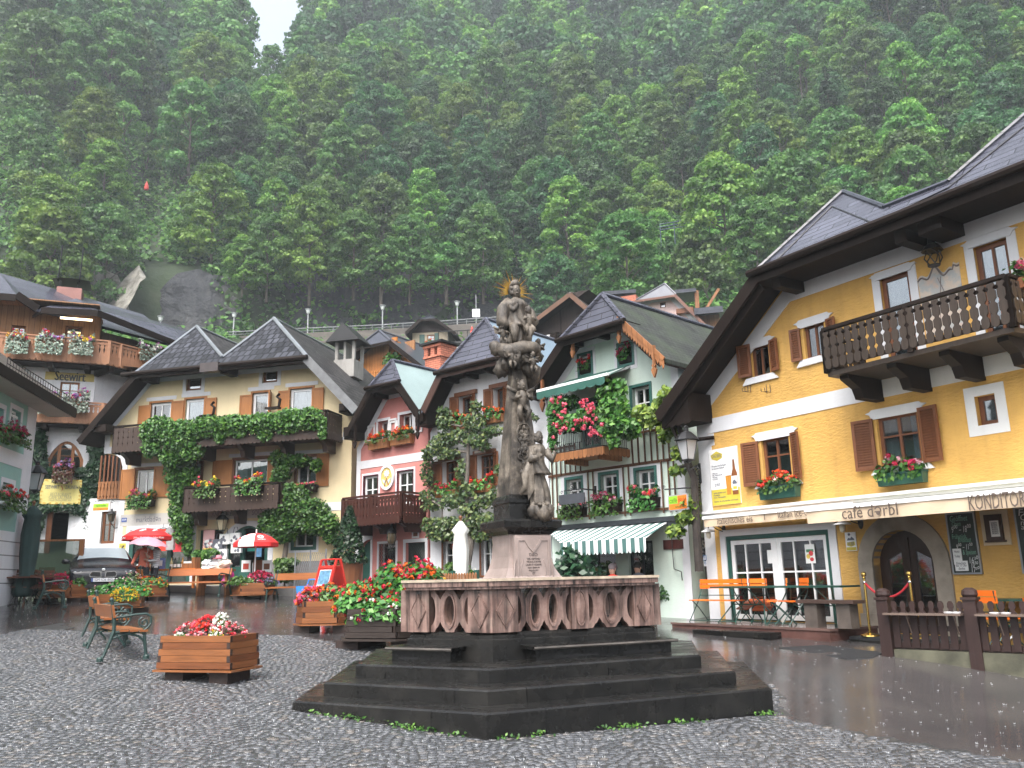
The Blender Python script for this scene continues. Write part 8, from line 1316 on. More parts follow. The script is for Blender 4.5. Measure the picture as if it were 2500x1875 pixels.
def planter(label,pos,rz,poly,h,rows,mat,plants,base=.16,batter=.06,name='planter',sc=1.):
 """log-cabin planter on feet; poly = plan outline (counter-clockwise from near left)"""
 r_=thing(name,label,'planter',pos,rz);r_.scale=(sc,sc,sc);bm_=MB();n=len(poly);rh=(h-.0)/rows;V2=[Vector(p)for p in poly];cen=sum(V2,Vector((0,0)))/n
 for j in range(rows):
  k=1+batter*(1-(j+.5)/rows);P=[cen+(p-cen)*k for p in V2];z0=base+.05+j*rh
  for i in range(n):
   a,b=P[i],P[(i+1)%n];d=(b-a).normalized();ext=(i+j)%2==0;a2,b2=(a,b)if ext else(a+d*.066,b-d*.066);nn=Vector((-d.y,d.x))*.033
   bm_.beam((a2 .x+nn.x,a2 .y+nn.y,z0+rh/2),(b2 .x+nn.x,b2 .y+nn.y,z0+rh/2),.066,rh-.006,2 if(i*7+j*5+len(label))%3==0 else 0)
   if ext:
    for q,s_ in((a2,-1),(b2,1)):c=q+d*s_*.001+nn;bm_.beam((c.x-d.x*.004,c.y-d.y*.004,z0+rh/2),(c.x+d.x*.004,c.y+d.y*.004,z0+rh/2),.064,rh-.009,1)
 bm_.build('box',[mat,M_end,M_larch2 if mat is M_larch else mat],r_);kb=1+batter+.07;MB().prism([tuple(cen+(p-cen)*kb)for p in V2],base,base+.035,axis='z').build('base_board',mat,r_)
 for s_ in(-1,1):
  w=max(p.x for p in V2)-min(p.x for p in V2);dd=max(p.y for p in V2)-min(p.y for p in V2);MB().box(cen.x+s_*w*.32-w*.13,cen.x+s_*w*.32+w*.13,cen.y-dd*.4,cen.y+dd*.4,-.15,base).build('foot',M_end,r_)
 MB().prism([tuple(cen+(p-cen)*.94)for p in V2],base+.1,base+h-.04,axis='z').build('soil',M_soil,r_)
 lf=Lf();fl=Lf();fm,pm=[],[];r=np.random.default_rng(len(label));top=base+h
 for(x,y,z,rx,ry,rz_,nl,lm,ls,nf,pc,fr)in plants:
  d=sph(nl,r);d[:,2]=np.abs(d[:,2]);k_=r.uniform(.5,1.05,nl)[:,None];P=np.array([x,y,top+z-.03])+d*k_*np.array([rx,ry,rz_])
  if LV[lm]not in fm:fm.append(LV[lm])
  lf.put(P,d+np.array([0,-.2,.5]),ls,fm.index(LV[lm]),jit=.5,rng=r)
  if nf:
   for c in pc:
    if PET[c]not in pm:pm.append(PET[c])
    m_=max(1,nf//len(pc));d=sph(m_,r);d[:,2]=np.abs(d[:,2]);P=np.array([x,y,top+z-.02])+d*r.uniform(.92,1.12,m_)[:,None]*np.array([rx,ry,rz_]);bloom(fl,P,fr,11,fr*1.05,pm.index(PET[c]))
 lf.build('foliage',fm,r_)
 if pm:fl.build('flowers',pm,r_)
 return r_
rect=lambda w,d:[(-w/2,-d/2),(w/2,-d/2),(w/2,d/2),(-w/2,d/2)]
hexa=lambda w,d:[(-w*.27,-d/2),(w*.27,-d/2),(w/2,0),(w*.27,d/2),(-w*.27,d/2),(-w/2,0)]
e=Vector((1.06,-.33)).normalized();c=(Vector((-5.01,12.43))+Vector((-3.95,12.1)))/2+Vector((.33,1.06)).normalized()*.35
planter('honey coloured plank planter of pink, red and white begonias in the foreground',gp(c),math.atan2(e.y,e.x),rect(1.42,.82),.55,5,M_larch,[(-.35,.0,.0,.34,.3,.26,420,'maroon',.06,130,['pink','crimson','lightpink'],.028),(-.08,.05,.04,.34,.3,.32,420,'maroon',.06,150,['crimson','pink','red'],.03),(.18,.06,.1,.17,.2,.3,160,'flower',.05,100,['white'],.028),(.42,.0,0,.26,.28,.26,300,'maroon',.06,80,['pink','crimson','lightpink'],.028),(-.4,-.22,0,.22,.12,.13,160,'flower',.06,26,['white'],.024),(.3,-.25,0,.14,.1,.15,120,'vine',.05,30,['white','yellow'],.022),(-.1,-.24,0,.26,.1,.12,160,'maroon',.06,40,['lightpink','pink'],.024)],sc=.8)
planter('plank planter of ferny greens and yellow daisies behind the two near benches',gp(G('A1',1580,1075).xy),-.35,hexa(2.3,1.5),.5,4,M_larch,[(-.75,0,0,.75,.5,.42,700,'flower',.1,14,['white','lightpink'],.03),(0,.2,.1,.7,.6,.6,700,'flower',.1,30,['lightpink','white'],.035),(.75,.3,0,.55,.5,.4,500,'vine',.1,12,['orange'],.04),(.75,-.45,-.2,.55,.45,.5,420,'flower',.07,150,['yellow'],.032),(.3,.4,.2,.4,.4,.75,350,'pear',.08,20,['lightpink'],.03)],sc=.62)
planter('plank planter of massed scarlet begonias beside the far left bench',gp(Vector((-12.75,24.6))),.1,hexa(2.3,1.5),.55,4,M_larch,[(-.25,0,.05,.85,.6,.5,500,'maroon',.1,330,['red','red','crimson'],.05),(.75,.1,.0,.42,.6,.5,500,'vine',.1,0,[],0),(.1,.3,.25,.5,.4,.42,260,'vine',.1,20,['red'],.05)],sc=.6)
planter('plank planter of bright greens and coral flowers in front of the couple',gp(Vector((-10.75,25.6))),-.2,hexa(1.9,1.3),.5,4,M_larch,[(-.1,0,0,.75,.6,.5,800,'vine',.1,60,['red','orange'],.045),(-.55,.1,.1,.4,.4,.42,260,'maroon',.1,70,['red','orange'],.045),(.55,0,0,.4,.45,.4,300,'flower',.1,26,['red','yellow'],.045)],sc=.58)
planter('plank planter of scarlet and lilac flowers between the two far benches',gp(Vector((-7.95,26.6))),.15,hexa(2.0,1.35),.52,4,M_larch,[(-.7,-.2,0,.6,.5,.4,520,'flower',.1,0,[],0),(.2,.1,.1,.6,.5,.5,420,'maroon',.1,210,['red','crimson','pink'],.05),(.75,-.1,0,.35,.4,.32,260,'flower',.08,70,['lilac'],.045),(-.3,-.4,0,.5,.3,.3,350,'vine',.09,20,['white'],.03)],sc=.64)
planter('plank planter of orange and red flowers in front of the red sandwich board',gp(Vector((-4.0,18.5))),-.08,hexa(1.45,1.05),.5,4,M_larch,[(-.38,-.05,0,.34,.4,.38,420,'maroon',.08,120,['orange','red','pink','orange'],.045),(.0,.1,.05,.4,.4,.42,420,'vine',.08,50,['red','orange'],.04),(.5,0,0,.42,.4,.36,520,'vine',.08,40,['red','orange'],.04)],sc=.88)
planter('dark weathered planter of trailing greens and red flowers against the balustrade',gp(Vector((-2.35,16.15))),-.35,hexa(1.75,1.3),.5,5,M_old,[(-.5,-.1,0,.55,.5,.55,1000,'vine',.085,40,['red','orange'],.04),(.1,.1,.1,.6,.55,.75,1100,'flower',.085,90,['red','orange','red'],.042),(.55,.1,.1,.5,.5,.8,900,'flower',.085,90,['red','crimson','orange'],.045),(.1,-.45,-.15,.7,.3,.4,700,'vine',.08,40,['white','red'],.035),(.75,.2,.2,.4,.4,.5,300,'pear',.08,30,['yellow','white'],.03)],sc=1.0)
M_bw=wood('bench_slat',(.27,.1,.036),.32,.45,axis='u');M_bi=solid('bench_iron_green',(.016,.04,.036),.4,.3,20,.15)
def bench(label,A,B,mat=None,ln=None):
 A,B=Vector(A[:2]),Vector(B[:2]);d=(B-A);Ln=ln or d.length;d.normalize();c=A+d*Ln/2;r_=thing('park_bench',label,'bench',gp(c),math.atan2(d.y,d.x),'park benches on the square');w=Ln+.12;m_=mat or M_bw
 mb=MB()
 for i in range(3):y=-.08-.145*i;mb.box(-w/2,w/2,y-.125,y,.405-.008*i,.437-.008*i)
 mb.build('seat',m_,r_);mb=MB();mb.beam((-w/2,.035,.72),(w/2,.035,.72),.035,.2,0,(0,.22,1));mb.build('backrest',m_,r_)
 for s_ in(-1,1):
  x=s_*Ln/2;mb=MB();T=lambda pts,r0,n=7:mb.tube([(x,y,z)for y,z in pts],r0,n)
  T([(.16,0),(.12,.06),(.07,.2),(0,.42),(.01,.6),(.055,.83),(.06,.88)],[.03,.024,.026,.03,.028,.026,.03]);T([(-.5,0),(-.49,.06),(-.47,.2),(-.45,.36),(-.42,.42)],[.03,.024,.028,.028,.026]);T([(0,.40),(-.2,.385),(-.44,.40)],.024);T([(-.02,.38),(-.12,.27),(-.16,.2),(.03,.25)][:3],.018);T([(.04,.3),(-.08,.34),(-.2,.37)],.018);T([(-.46,.24),(-.36,.33),(-.2,.37)],.018)
  T([(.02,.62),(-.1,.63),(-.3,.66),(-.46,.665),(-.535,.62),(-.54,.52),(-.49,.45),(-.44,.41)],.021);mb.tube([(x,p[0],p[2])for p in[(q[1],0,q[2])for q in spiral((0,-.43,.535),.085,1.35,1.2,22,'yz',-1)]],.015,6);mb.ball((x,.07,.9),.035,8,6)
  for yf in(.17,-.505):mb.lathe([(.05,-.03),(.05,.02),(.03,.04)],(x,yf,0),8)
  mb.build('end_frame',M_bi,r_)
 return r_
bench('nearest cast-iron bench, its wet brown seat facing the begonia planter',(-6.34,13.89),(-7.36,15.44));bench('bench with orange-brown slats directly behind the nearest bench',(-7.42,15.62),(-8.26,17.04),wood('bench_slat_orange',(.4,.14,.045),.35,.4,axis='u'))
bench('far left bench seen end on beside the scarlet planter',(-11.96,22.13),(-12.75,23.55));bench('bench half hidden between the scarlet planter and the car',(-11.0,25.6),(-12.6,26.2),ln=1.7)
bench('long pale orange bench in front of the souvenir shop table',(-11.01,27.6),(-8.88,27.0),wood('bench_slat_pale',(.45,.17,.075),.4,.35,axis='u'));bench('bench just left of the red sandwich board',(-7.2,26.2),(-5.4,25.6),ln=1.9)
q=AT('B3',1240,640,22);bench('bench behind the dark planter in front of the red house',(q.x-.9,q.y+.2),(q.x+.9,q.y-.3),ln=1.8)
q=AT('B3',745,640,22.0);o=thing('sandwich_board','red framed sandwich board with a blue poster','sign',gp(q),-.8);lean=Matrix.Rotation(rad(-15),4,'X')
for s_,nm_ in((1,'front_panel'),(-1,'rear_panel')):
 T=Matrix.Rotation(0 if s_>0 else math.pi,4,'Z')@Matrix.Translation((0,-.42,0))@lean;mb=MB();mb.T=T;w,h=.37,1.42;mb.box(-w,-w+.06,-.02,.02,0,h);mb.box(w-.06,w,-.02,.02,0,h);mb.box(-w+.06,w-.06,-.02,.02,.05,.11);mb.box(-w+.06,w-.06,-.02,.02,h-.22,h-.16);mb.tube([(-w+.06,0,h),(w-.06,0,h)],.02,6);mb.box(-w+.06,w-.06,-.004,.012,.11,h-.22);pn=mb.build(nm_,solid('sign_red_paint',(.5,.03,.022),.35,.1,4,.05),o)
 if s_>0:mb=MB();mb.T=T;mb.box(-.26,.26,-.012,-.005,.12,h-.26);mb.box(-.24,.24,-.016,-.0125,h-.62,h-.28,1);mb.box(-.24,-.01,-.016,-.0125,h-.78,h-.66,2);mb.box(.01,.24,-.016,-.0125,h-.78,h-.66,2);mb.prism([(-.1,.22),(-.05,.5),(-.02,.22)],-.018,-.0125,2);mb.prism([(.03,.2),(.07,.52),(.1,.2)],-.018,-.0125,1);mb.build('poster',[solid('poster_pale',(.5,.55,.6),.3),solid('poster_ice',(.12,.25,.38),.3,.5,12),solid('poster_blue',(.1,.14,.38),.3)],pn)
def parasol(lb,P,R_,zc,drop,panels,mats,n=8,pick=None,txt=None):
 o=thing('parasol',lb,'parasol',gp(P));mb=MB();k=8*n;rows=[(0,1),(.35,.9),(.7,.55),(1,0.0)];vs=[]
 for t,hh in rows:
  for j in range(k):a=2*math.pi*j/k+.2;sc=1-.05*t*abs(math.sin(a*n/2-.1*n));vs.append((R_*t*sc*math.cos(a),R_*t*sc*math.sin(a),zc-drop+drop*hh))
 for j in range(k):a=2*math.pi*j/k+.2;sc=1-.05*abs(math.sin(a*n/2-.1*n));vs.append((R_*sc*math.cos(a),R_*sc*math.sin(a),zc-drop-.13))
 for i in range(4):mb.add([vs[i*k+j]for j in range(k)]+[vs[(i+1)*k+j]for j in range(k)],[(j,(j+1)%k,k+(j+1)%k,k+j)for j in range(k)]);mb.m[-k:]=[(pick((j//8)%n,i)if pick else 0)for j in range(k)]
 mb.build('canopy',mats,o);MB().tube([(0,0,0),(0,0,zc+.12)],.022,8).build('pole',M_whitep,o);MB().lathe([(.2,0),(.2,.06),(.04,.1)],(0,0,0),12).build('foot',M_plk,o);return o
M_plk=solid('concrete',(.25,.24,.23),.8);M_pr=solid('parasol_red_cloth',(.62,.025,.025),.6,.08,3,.1)
q=AT('A4',1085,330,28.0);zc=AT('A4',1085,295,28.0).z-gz(q.x,q.y);o=parasol('red parasol with a white front panel behind the lilac planter',(q.x,q.y),.68,zc,.3,8,[M_pr,M_whitep],pick=lambda p,i:1 if(p==5 and i in(1,2,3))else 0)
mb=MB()
for a in(-2.15,-1.0):c_=Vector((.44*math.cos(a),.44*math.sin(a),zc-.16));mb.T=Matrix.Translation(c_)@Matrix.Rotation(a+math.pi/2,4,'Z')@Matrix.Rotation(rad(-52),4,'X');mb.prism([(.1*math.cos(t*.5),.08*math.sin(t*.5))for t in range(12)],-.04,-.025,0,[[(.05*math.cos(t*.5),.035*math.sin(t*.5))for t in range(12)]]);mb.text('ESKIMO',.07,Matrix.Translation((0,-.045,-.16))@Matrix.Rotation(math.pi/2,4,'X'),.004)
mb.T=None;mb.build('emblem',M_whitep,o)
q=AT('A4',-180,330,29.8);q=AT('Z4',425,1160,29.6);zc=AT('Z4',425,1103,29.6).z-gz(q.x,q.y);o=parasol('red coffee parasol with white emblems above the couple',(q.x,q.y),.74,zc,.26,8,[M_pr]);mb=MB()
for a in(-2.3,-1.45,-.7):c_=Vector((.45*math.cos(a),.45*math.sin(a),zc-.12));mb.T=Matrix.Translation(c_)@Matrix.Rotation(a+math.pi/2,4,'Z')@Matrix.Rotation(rad(-55),4,'X');mb.prism([(-.1,-.04),(-.03,-.05),(.06,.01),(.1,.0),(.08,.06),(.0,.05),(-.05,.01)],-.04,-.025);mb.T=Matrix.Translation((.735*math.cos(a),.735*math.sin(a),zc-.33))@Matrix.Rotation(a+math.pi/2,4,'Z');mb.text('Julius Meinl',.075,Matrix.Translation((0,-.02,0))@Matrix.Rotation(math.pi/2,4,'X'),.004)
mb.T=None;mb.build('emblem',M_whitep,o)
def closed(lb,P,h,r0,mat,tie=.35,z0=.0):
 o=thing('closed_parasol',lb,'parasol',gp(P));MB().lathe([(r0*.9,.2),(r0*1.1,h*.12),(r0*.95,h*.25),(r0*.62,h*tie),(r0*.8,h*.5),(r0*.85,h*.7),(r0*.7,h*.86),(r0*.95,h*.9),(r0*.3,h*.98),(.02,h)],(0,0,z0),20,fold=lambda t,k:1+.16*math.sin(6*t)*(1-.5*k)).build('canopy',mat,o,smooth=True);MB().tube([(0,0,0),(0,0,h+z0+.05)],.03,8).ball((0,0,h+z0+.08),.05).build('pole',M_brown,o);return o
q=AT('Z6',1200,1460,21.4);closed('closed white parasol in the fenced yard left of the pedestal',(q.x,q.y),AT('Z6',1195,1000,21.4).z-gz(q.x,q.y),.22,solid('canvas_white',(.7,.7,.66),.8,.06,4,.1),.42)
q=AT('B1',205,1600,27.0);closed('closed dark green parasol at the turquoise house corner',(q.x,q.y),AT('B1',228,1225,27.0).z-gz(q.x,q.y),.26,solid('canvas_green',(.012,.035,.032),.8,.2,4,.1),.3)
q=AT('A1',1360,700,29.6);car=thing('parked_car','black estate car parked facing the camera beside the inn','car',gp(q),math.atan2(q.x,-q.y)+math.pi+.02)
M_carp=solid('car_paint_black',(.006,.007,.011),.25,.1,2,0,0,.15);mb=MB();prof=[(-2.2,.80,.28,.62,.62),(-2.12,.86,.22,.74,.74),(-1.9,.88,.2,.82,.83),(-1.2,.9,.2,.93,.95),(-.75,.9,.2,.98,1.0),(-.1,.9,.2,1.0,1.38),(.5,.9,.2,1.0,1.46),(1.3,.9,.2,1.0,1.44),(1.9,.88,.22,.98,1.3),(2.2,.84,.3,.95,1.0)]
n=9;vs=[]
for y,hw,zb,zs_,zt_ in prof:
 top=zt_>zs_+.1;tw=hw*.72 if top else hw*.93;half=[(hw*.9,zb),(hw,zb+.18),(hw,zs_-.12),(hw*.97,zs_),(tw+.03,zt_-.05 if top else zt_-.02),(tw*.85,zt_),(0,zt_+.02)];pts_=half+[(-x,z)for x,z in half[-2::-1]];vs+=[(x,y,z)for x,z in pts_]
k=13;mb.add(vs,[(i*k+j,i*k+j+1,(i+1)*k+j+1,(i+1)*k+j)for i in range(len(prof)-1)for j in range(k-1)]+[tuple(range(k)),tuple((len(prof)-1)*k+j for j in range(k-1,-1,-1))]+[(i*k+k-1,i*k,(i+1)*k,(i+1)*k+k-1)for i in range(len(prof)-1)]);cb=mb.build('body',M_carp,car,smooth=True);md=cb.modifiers.new('sub','SUBSURF');md.levels=md.render_levels=2
M_cg2=solid('car_glass',(.32,.37,.39),.08,.15,1,0,0,.5);MB().add([(-.72,-.72,1.03),(.72,-.72,1.03),(.58,-.12,1.43),(-.58,-.12,1.43)],[(0,1,2,3)]).build('windscreen',M_cg2,car);M_chr=solid('chrome',(.55,.56,.58),.15,.05,3,0,1.)
for s_ in(-1,1):
 mb=MB();mb.prism([(s_*.04,.52),(s_*.34,.54),(s_*.36,.62),(s_*.3,.7),(s_*.06,.69)],-2.23,-2.15,0,[[(s_*.06,.54),(s_*.32,.56),(s_*.34,.62),(s_*.29,.68),(s_*.08,.67)]]);mb.prism([(s_*.06,.54),(s_*.32,.56),(s_*.34,.62),(s_*.29,.68),(s_*.08,.67)],-2.2,-2.14,1);mb.build('grille',[M_chr,M_iron],car);mb=MB();mb.prism([(s_*.48,.58),(s_*.8,.62),(s_*.82,.72),(s_*.5,.7)],-2.13,-2.04);hl_=mb.build('headlight',solid('lamp_dark',(.05,.055,.06),.1),car);mb=MB();[mb.lathe([(.05,-.005),(.05,.005)],(0,0,0),12)for _ in(0,)];mb.v=[(s_*.58+v[0],-2.14+v[2],.65+v[1])for v in mb.v]+[(s_*.72+v[0],-2.135+v[2],.66+v[1])for v in mb.v];f0=list(mb.f);mb.f+=[tuple(i+len(mb.v)//2 for i in f)for f in f0];mb.m*=2;mb.build('lens',M_lampg,hl_)
 mb=MB();mb.ball((s_*1.0,-.55,1.02),(.12,.07,.08),10,7);mb.beam((s_*.86,-.55,.98),(s_*.96,-.55,1.0),.06,.05);mb.build('wing_mirror',M_carp,car);mb=MB();mb.tube([(s_*.55,.0,1.49),(s_*.56,1.4,1.48)],.025,6);mb.build('roof_rail',M_iron,car)
 for y in(-1.4,1.35):
  mb=MB();mb.lathe([(.2,-.1),(.31,-.1),(.33,-.06),(.33,.06),(.31,.1),(.2,.1)],(0,0,0),24);mb.v=[(s_*.8+v[2],y+v[0],.33+v[1])for v in mb.v];w_=mb.build('wheel',solid('tyre',(.015,.015,.015),.8),car);mb=MB();mb.lathe([(.05,.1),(.2,.1),(.2,.06),(.05,.08)],(0,0,0),20);mb.v=[(s_*.8+s_*v[2],y+v[0],.33+v[1])for v in mb.v];mb.build('rim',M_chr,w_)
MB().box(-.6,.6,-2.22,-2.1,.24,.36).build('air_intake',M_iron,car);pt_=MB().box(-.3,.3,-2.25,-2.19,.41,.51).box(-.3,-.25,-2.256,-2.25,.41,.51,1).build('number_plate',[M_adw,MATS['enamel_blue']],car);MB().text('GM·IO6 860',.1,signM(.02,-2.254,.46),.003,width=.46).build('lettering',M_ink,pt_);mb=MB();mb.ball((0,-2.17,.745),(.042,.02,.042),12,8);mb.build('round_badge',M_lampg,car)
M_skin=solid('skin',(.45,.27,.19),.6,.08,5,0);M_trou=solid('dark_trousers',(.02,.02,.026),.85,.2,9,.2);M_hair=solid('dark_hair',(.015,.012,.01),.6,.3,30,.3)
def person(lb,P,rz,J,E,mats,pick,hair,h0=1.55,hairm=None,hands=()):
 """one skinned body; J joints (x,y,z,r), E edges; pick(z,joint side) chooses clothing"""
 o=thing('person',lb,'person',gp(P),rz);me=bpy.data.meshes.new('body');me.from_pydata([j[:3]for j in J],E,[]);t=link('body_tmp',me);t.modifiers.new('s','SKIN')
 for i,j in enumerate(J):me.skin_vertices[0].data[i].radius=(j[3],j[3]*(.8 if len(j)>4 else 1));me.skin_vertices[0].data[i].use_root=(i==0)
 s2=t.modifiers.new('b','SUBSURF');s2 .levels=s2 .render_levels=2;dg=bpy.context.evaluated_depsgraph_get();m2=bpy.data.meshes.new_from_object(t.evaluated_get(dg));bpy.data.objects.remove(t)
 xb=MB();xb.v=[tuple(v.co)for v in m2 .vertices];xb.f=[tuple(p.vertices)for p in m2 .polygons];xb.m=[pick(p.center)for p in m2 .polygons];c=J[6];xb.T=Matrix.Translation((0,0,c[2]-1.64));bpy.data.meshes.remove(m2)
 xb.ball((0,-.1,1.585),(.016,.024,.022),6,5,1).ball((0,-.092,1.545),(.028,.012,.009),6,4,1).ball((-.034,-.092,1.612),(.013,.008,.009),6,4,3).ball((.034,-.092,1.612),(.013,.008,.009),6,4,3);[xb.ball((s_*.088,0,1.6),(.014,.025,.034),6,5,1)for s_ in(-1,1)];xb.T=None
 for x,y,z,s_ in hands:
  for i in range(4):xb.tube([(x-.024+.016*i,y,z),(x-.024+.016*i,y-.035,z-.012-.004*abs(i-1)),(x-.022+.015*i,y-.03,z-.045)],[.009,.0085,.006],5,1)
  xb.tube([(x-s_*.028,y+.02,z),(x-s_*.045,y-.01,z-.01),(x-s_*.03,y-.035,z-.015)],[.011,.01,.007],5,1)
 xb.build('body',list(mats)+[M_iron],o,smooth=True);mb=MB()
 for a in hair:mb.ball(*a)
 mb.build('hair',hairm or M_hair,o,smooth=True);return o
def std(la,ra,sit=False):
 J=[(0,0,.92,.155,1),(0,0,1.1,.15,1),(0,.01,1.3,.165,1),(0,.02,1.42,.11,1),(0,.0,1.47,.055),(0,-.015,1.56,.085),(0,-.01,1.64,.08),(-.09,0,.84,.1),(-.1,-.02,.48,.07),(-.1,.02,.1,.05),(-.1,-.12,.04,.04),(.09,0,.84,.1),(.1,-.04,.48,.07),(.1,.0,.1,.05),(.1,-.14,.04,.04),(-.19,.02,1.36,.07)]+la+[(.19,.02,1.36,.07)]+ra
 E=[(0,1),(1,2),(2,3),(3,4),(4,5),(5,6),(0,7),(7,8),(8,9),(9,10),(0,11),(11,12),(12,13),(13,14),(3,15)];a=15
 for i in range(len(la)):E.append((a+i,a+i+1))
 b=16+len(la);E.append((3,b));E+=[(b+i,b+i+1)for i in range(len(ra))];return J,E
M_salm=solid('salmon_top',(.55,.14,.085),.85,.1,5,.2);m,nt,b=nmat('striped_top');sp_=N(nt,'ShaderNodeSeparateXYZ');L(nt,coords(nt,'Object'),sp_.inputs[0]);w_=N(nt,'ShaderNodeMath',operation='MULTIPLY');L(nt,sp_.outputs[2],w_.inputs[0]);w_.inputs[1].default_value=17;fr_=N(nt,'ShaderNodeMath',operation='FRACT');L(nt,w_.outputs[0],fr_.inputs[0]);r=ramp(nt,fr_.outputs[0],[(0,(.7,.7,.7)),(.6,(.7,.7,.7)),(.63,(.08,.09,.12)),(1,(.08,.09,.12))]);L(nt,r.outputs[0],b.inputs['Base Color']);b.inputs['Roughness'].default_value=.85
P1=AT('A1',1930,600,28.6);P2=AT('A1',2085,600,28.6)
fing=lambda x,y,z,s_:[(x,y,z,.032)]
J,E=std([(-.27,-.06,1.12,.05),(-.3,-.24,.98,.042),(-.3,-.32,.95,.035),(-.29,-.38,.92,.025)],[(.24,-.05,1.12,.05),(.13,-.22,1.2,.042),(.1,-.26,1.24,.035),(.09,-.27,1.3,.025)])
pk=lambda c:2 if c.z<.9 and abs(c.x)<.24 else(1 if(c.z>1.49 and abs(c.x)<.14)or(c.y<-.28 or(c.y<-.2 and c.x>.05))else 0)
o1=person('person in a salmon pullover with a walking stick under the pink umbrella',P1 .xy,.25,J,E,[M_salm,M_skin,M_trou],pk,[((0,.03,1.63),(.11,.12,.12),10,7),((0,.06,1.55),(.1,.08,.12),10,7)],hands=((-.29,-.39,.92,-1),(.09,-.275,1.32,1)))
J,E=std([(-.22,-.1,1.13,.05),(-.16,-.26,1.16,.042),(-.13,-.31,1.2,.035),(-.12,-.33,1.25,.025)],[(.25,-.02,1.1,.05),(.2,-.22,1.08,.042),(.15,-.3,1.1,.035),(.12,-.33,1.13,.025)])
pk2=lambda c:2 if c.z<.9 else(1 if(c.z>1.49 and abs(c.x)<.14)or c.y<-.27 else 0)
o2=person('person in a navy and white striped top leaning towards the one in salmon',P2 .xy,-.9,J,E,[m,M_skin,M_trou],pk2,[((0,.03,1.64),(.115,.125,.12),10,7),((0,-.02,1.7),(.12,.13,.06),10,6)],hands=((-.12,-.335,1.27,-1),(.12,-.335,1.14,1)))
o=thing('walking_stick','pale walking stick in the hand of the person in salmon','stick',o1 .matrix_basis@Vector((-.3,-.42,0)));MB().tube([(0,0,-.02),(.02,.02,.88),(.03,.05,.94),(.03,.12,.93)],.016,6).build('shaft',M_lampg,o)
hz_=gp(P1).z;q=AT('A1',2000,160,28.4);o=thing('umbrella','dusty pink umbrella held over the couple','umbrella',q);o.scale=(.6,.6,.75);mb=MB();k=48;vs=[]
for t,hh in((0,.30),(.3,.27),(.6,.17),(.85,.05),(1,-.05)):
 for j in range(k):a=2*math.pi*j/k;vs.append((.98*t*math.cos(a)*(1-.06*t*abs(math.sin(4*a))),.98*t*math.sin(a)*(1-.06*t*abs(math.sin(4*a))),hh-.02*t*math.cos(8*a)))
mb.add(vs,[(i*k+j,i*k+(j+1)%k,(i+1)*k+(j+1)%k,(i+1)*k+j)for i in range(4)for j in range(k)]);mb.v=[tuple(Matrix.Rotation(.08,3,'Y')@Vector(v))for v in mb.v];mb.build('canopy',solid('umbrella_pink',(.5,.27,.33),.5,.08,3,.05),o,smooth=True);MB().tube([(0,0,.42),(0,0,-.95)],.01,6).build('shaft',M_chr,o)
ZK=1.66;F=CR;q=AT('A4',130,760,30.2);o=thing('display_table','orange shop table with goods outside the cream house','table',Vector((q.x,q.y,ZK)),F.th);hT=AT('A4',130,715,30.2).z-ZK;M_ot=solid('orange_table',(.55,.16,.03),.5,.12,5,.1);MB().box(-1.35,1.0,-.35,.35,hT-.05,hT).build('table_top',M_ot,o)
for x in(-1.28,.92):
 for y in(-.3,.3):MB().box(x-.035,x+.035,y-.035,y+.035,-.1,hT-.05).build('leg',M_ot,o)
rg=random.Random(8);tb=o;goods=[(-1.25,'basket','wicker basket at the left end of the orange table'),(-.85,'bread','brown loaf on the orange table'),(-.5,'box','blue gift box standing on the orange table'),(-.12,'bottle','pale bottle first from the left on the orange table'),(.02,'bottle','dark bottle second from the left on the orange table'),(.16,'bottle','green bottle third from the left on the orange table'),(.3,'bottle','amber bottle at the right of the row on the orange table'),(.62,'crate','small pine crate at the right of the orange table'),(1.3,'bundle','white folded cloths beside the orange table'),(1.75,'bundle','cream and pink cloth bundle right of the folded cloths')]
for i,(x,kd,lb)in enumerate(goods):
 p=tb.matrix_basis@Vector((x,-.05,hT));o=thing(kd if kd!='bundle' else 'cloth_bundle',lb,kd if kd!='bundle' else 'cloth',p,F.th)
 if kd=='basket':MB().lathe([(.14,0),(.2,.12),(.21,.13),(.17,.12),(.12,.03)],(0,0,0),14).build('basket_body',M_orange,o);mb=MB();[mb.ball((rg.uniform(-.12,.12),rg.uniform(-.1,.1),.12),.06)for _ in range(7)];mb.build('contents',M_paper,o)
 elif kd=='bread':MB().ball((0,0,.08),(.2,.12,.09),12,8,0,.2).build('loaf',solid('crust',(.3,.15,.06)),o);MB().box(-.22,.22,-.14,.14,0,.02).build('board',M_orange,o)
 elif kd=='box':MB().box(-.12,.12,-.05,.05,0,.36).build('carton',solid('carton_blue',(.1,.15,.35),.4,.3,8),o);MB().box(-.08,.08,-.056,-.05,.1,.28).build('print',M_paper,o)
 elif kd=='bottle':MB().lathe([(.045,0),(.045,.2),(.018,.27),(.018,.34),(.022,.35)],(0,0,0),10).build('glass',solid('bottle_'+str(i),[(.5,.42,.2),(.02,.025,.02),(.03,.06,.03),(.3,.15,.03)][i-3],.15),o);MB().lathe([(.0465,.05),(.0465,.15)],(0,0,0),10).build('label',M_paper,o)
 elif kd=='crate':MB().box(-.24,.24,-.15,.15,0,.16).box(.12,.24,-.15,.15,.16,.34).build('boards',M_orange,o);MB().box(-.2,.1,-.12,.12,.16,.22).build('contents',M_paper,o)
 else:
  o.location.z-=.12;mb=MB();[mb.ball((rg.uniform(-.2,.2),rg.uniform(-.1,.1),rg.uniform(.0,.3)),(.16,.12,.1),10,7,0,.6,j)for j in range(9)];mb.build('cloth',M_curt if x<1.5 else solid('cream_cloth',(.6,.5,.42),.9,.25,9,.2),o);MB().box(-.25,.25,-.15,.15,-.4,-.05).build('stand',M_brown,o)
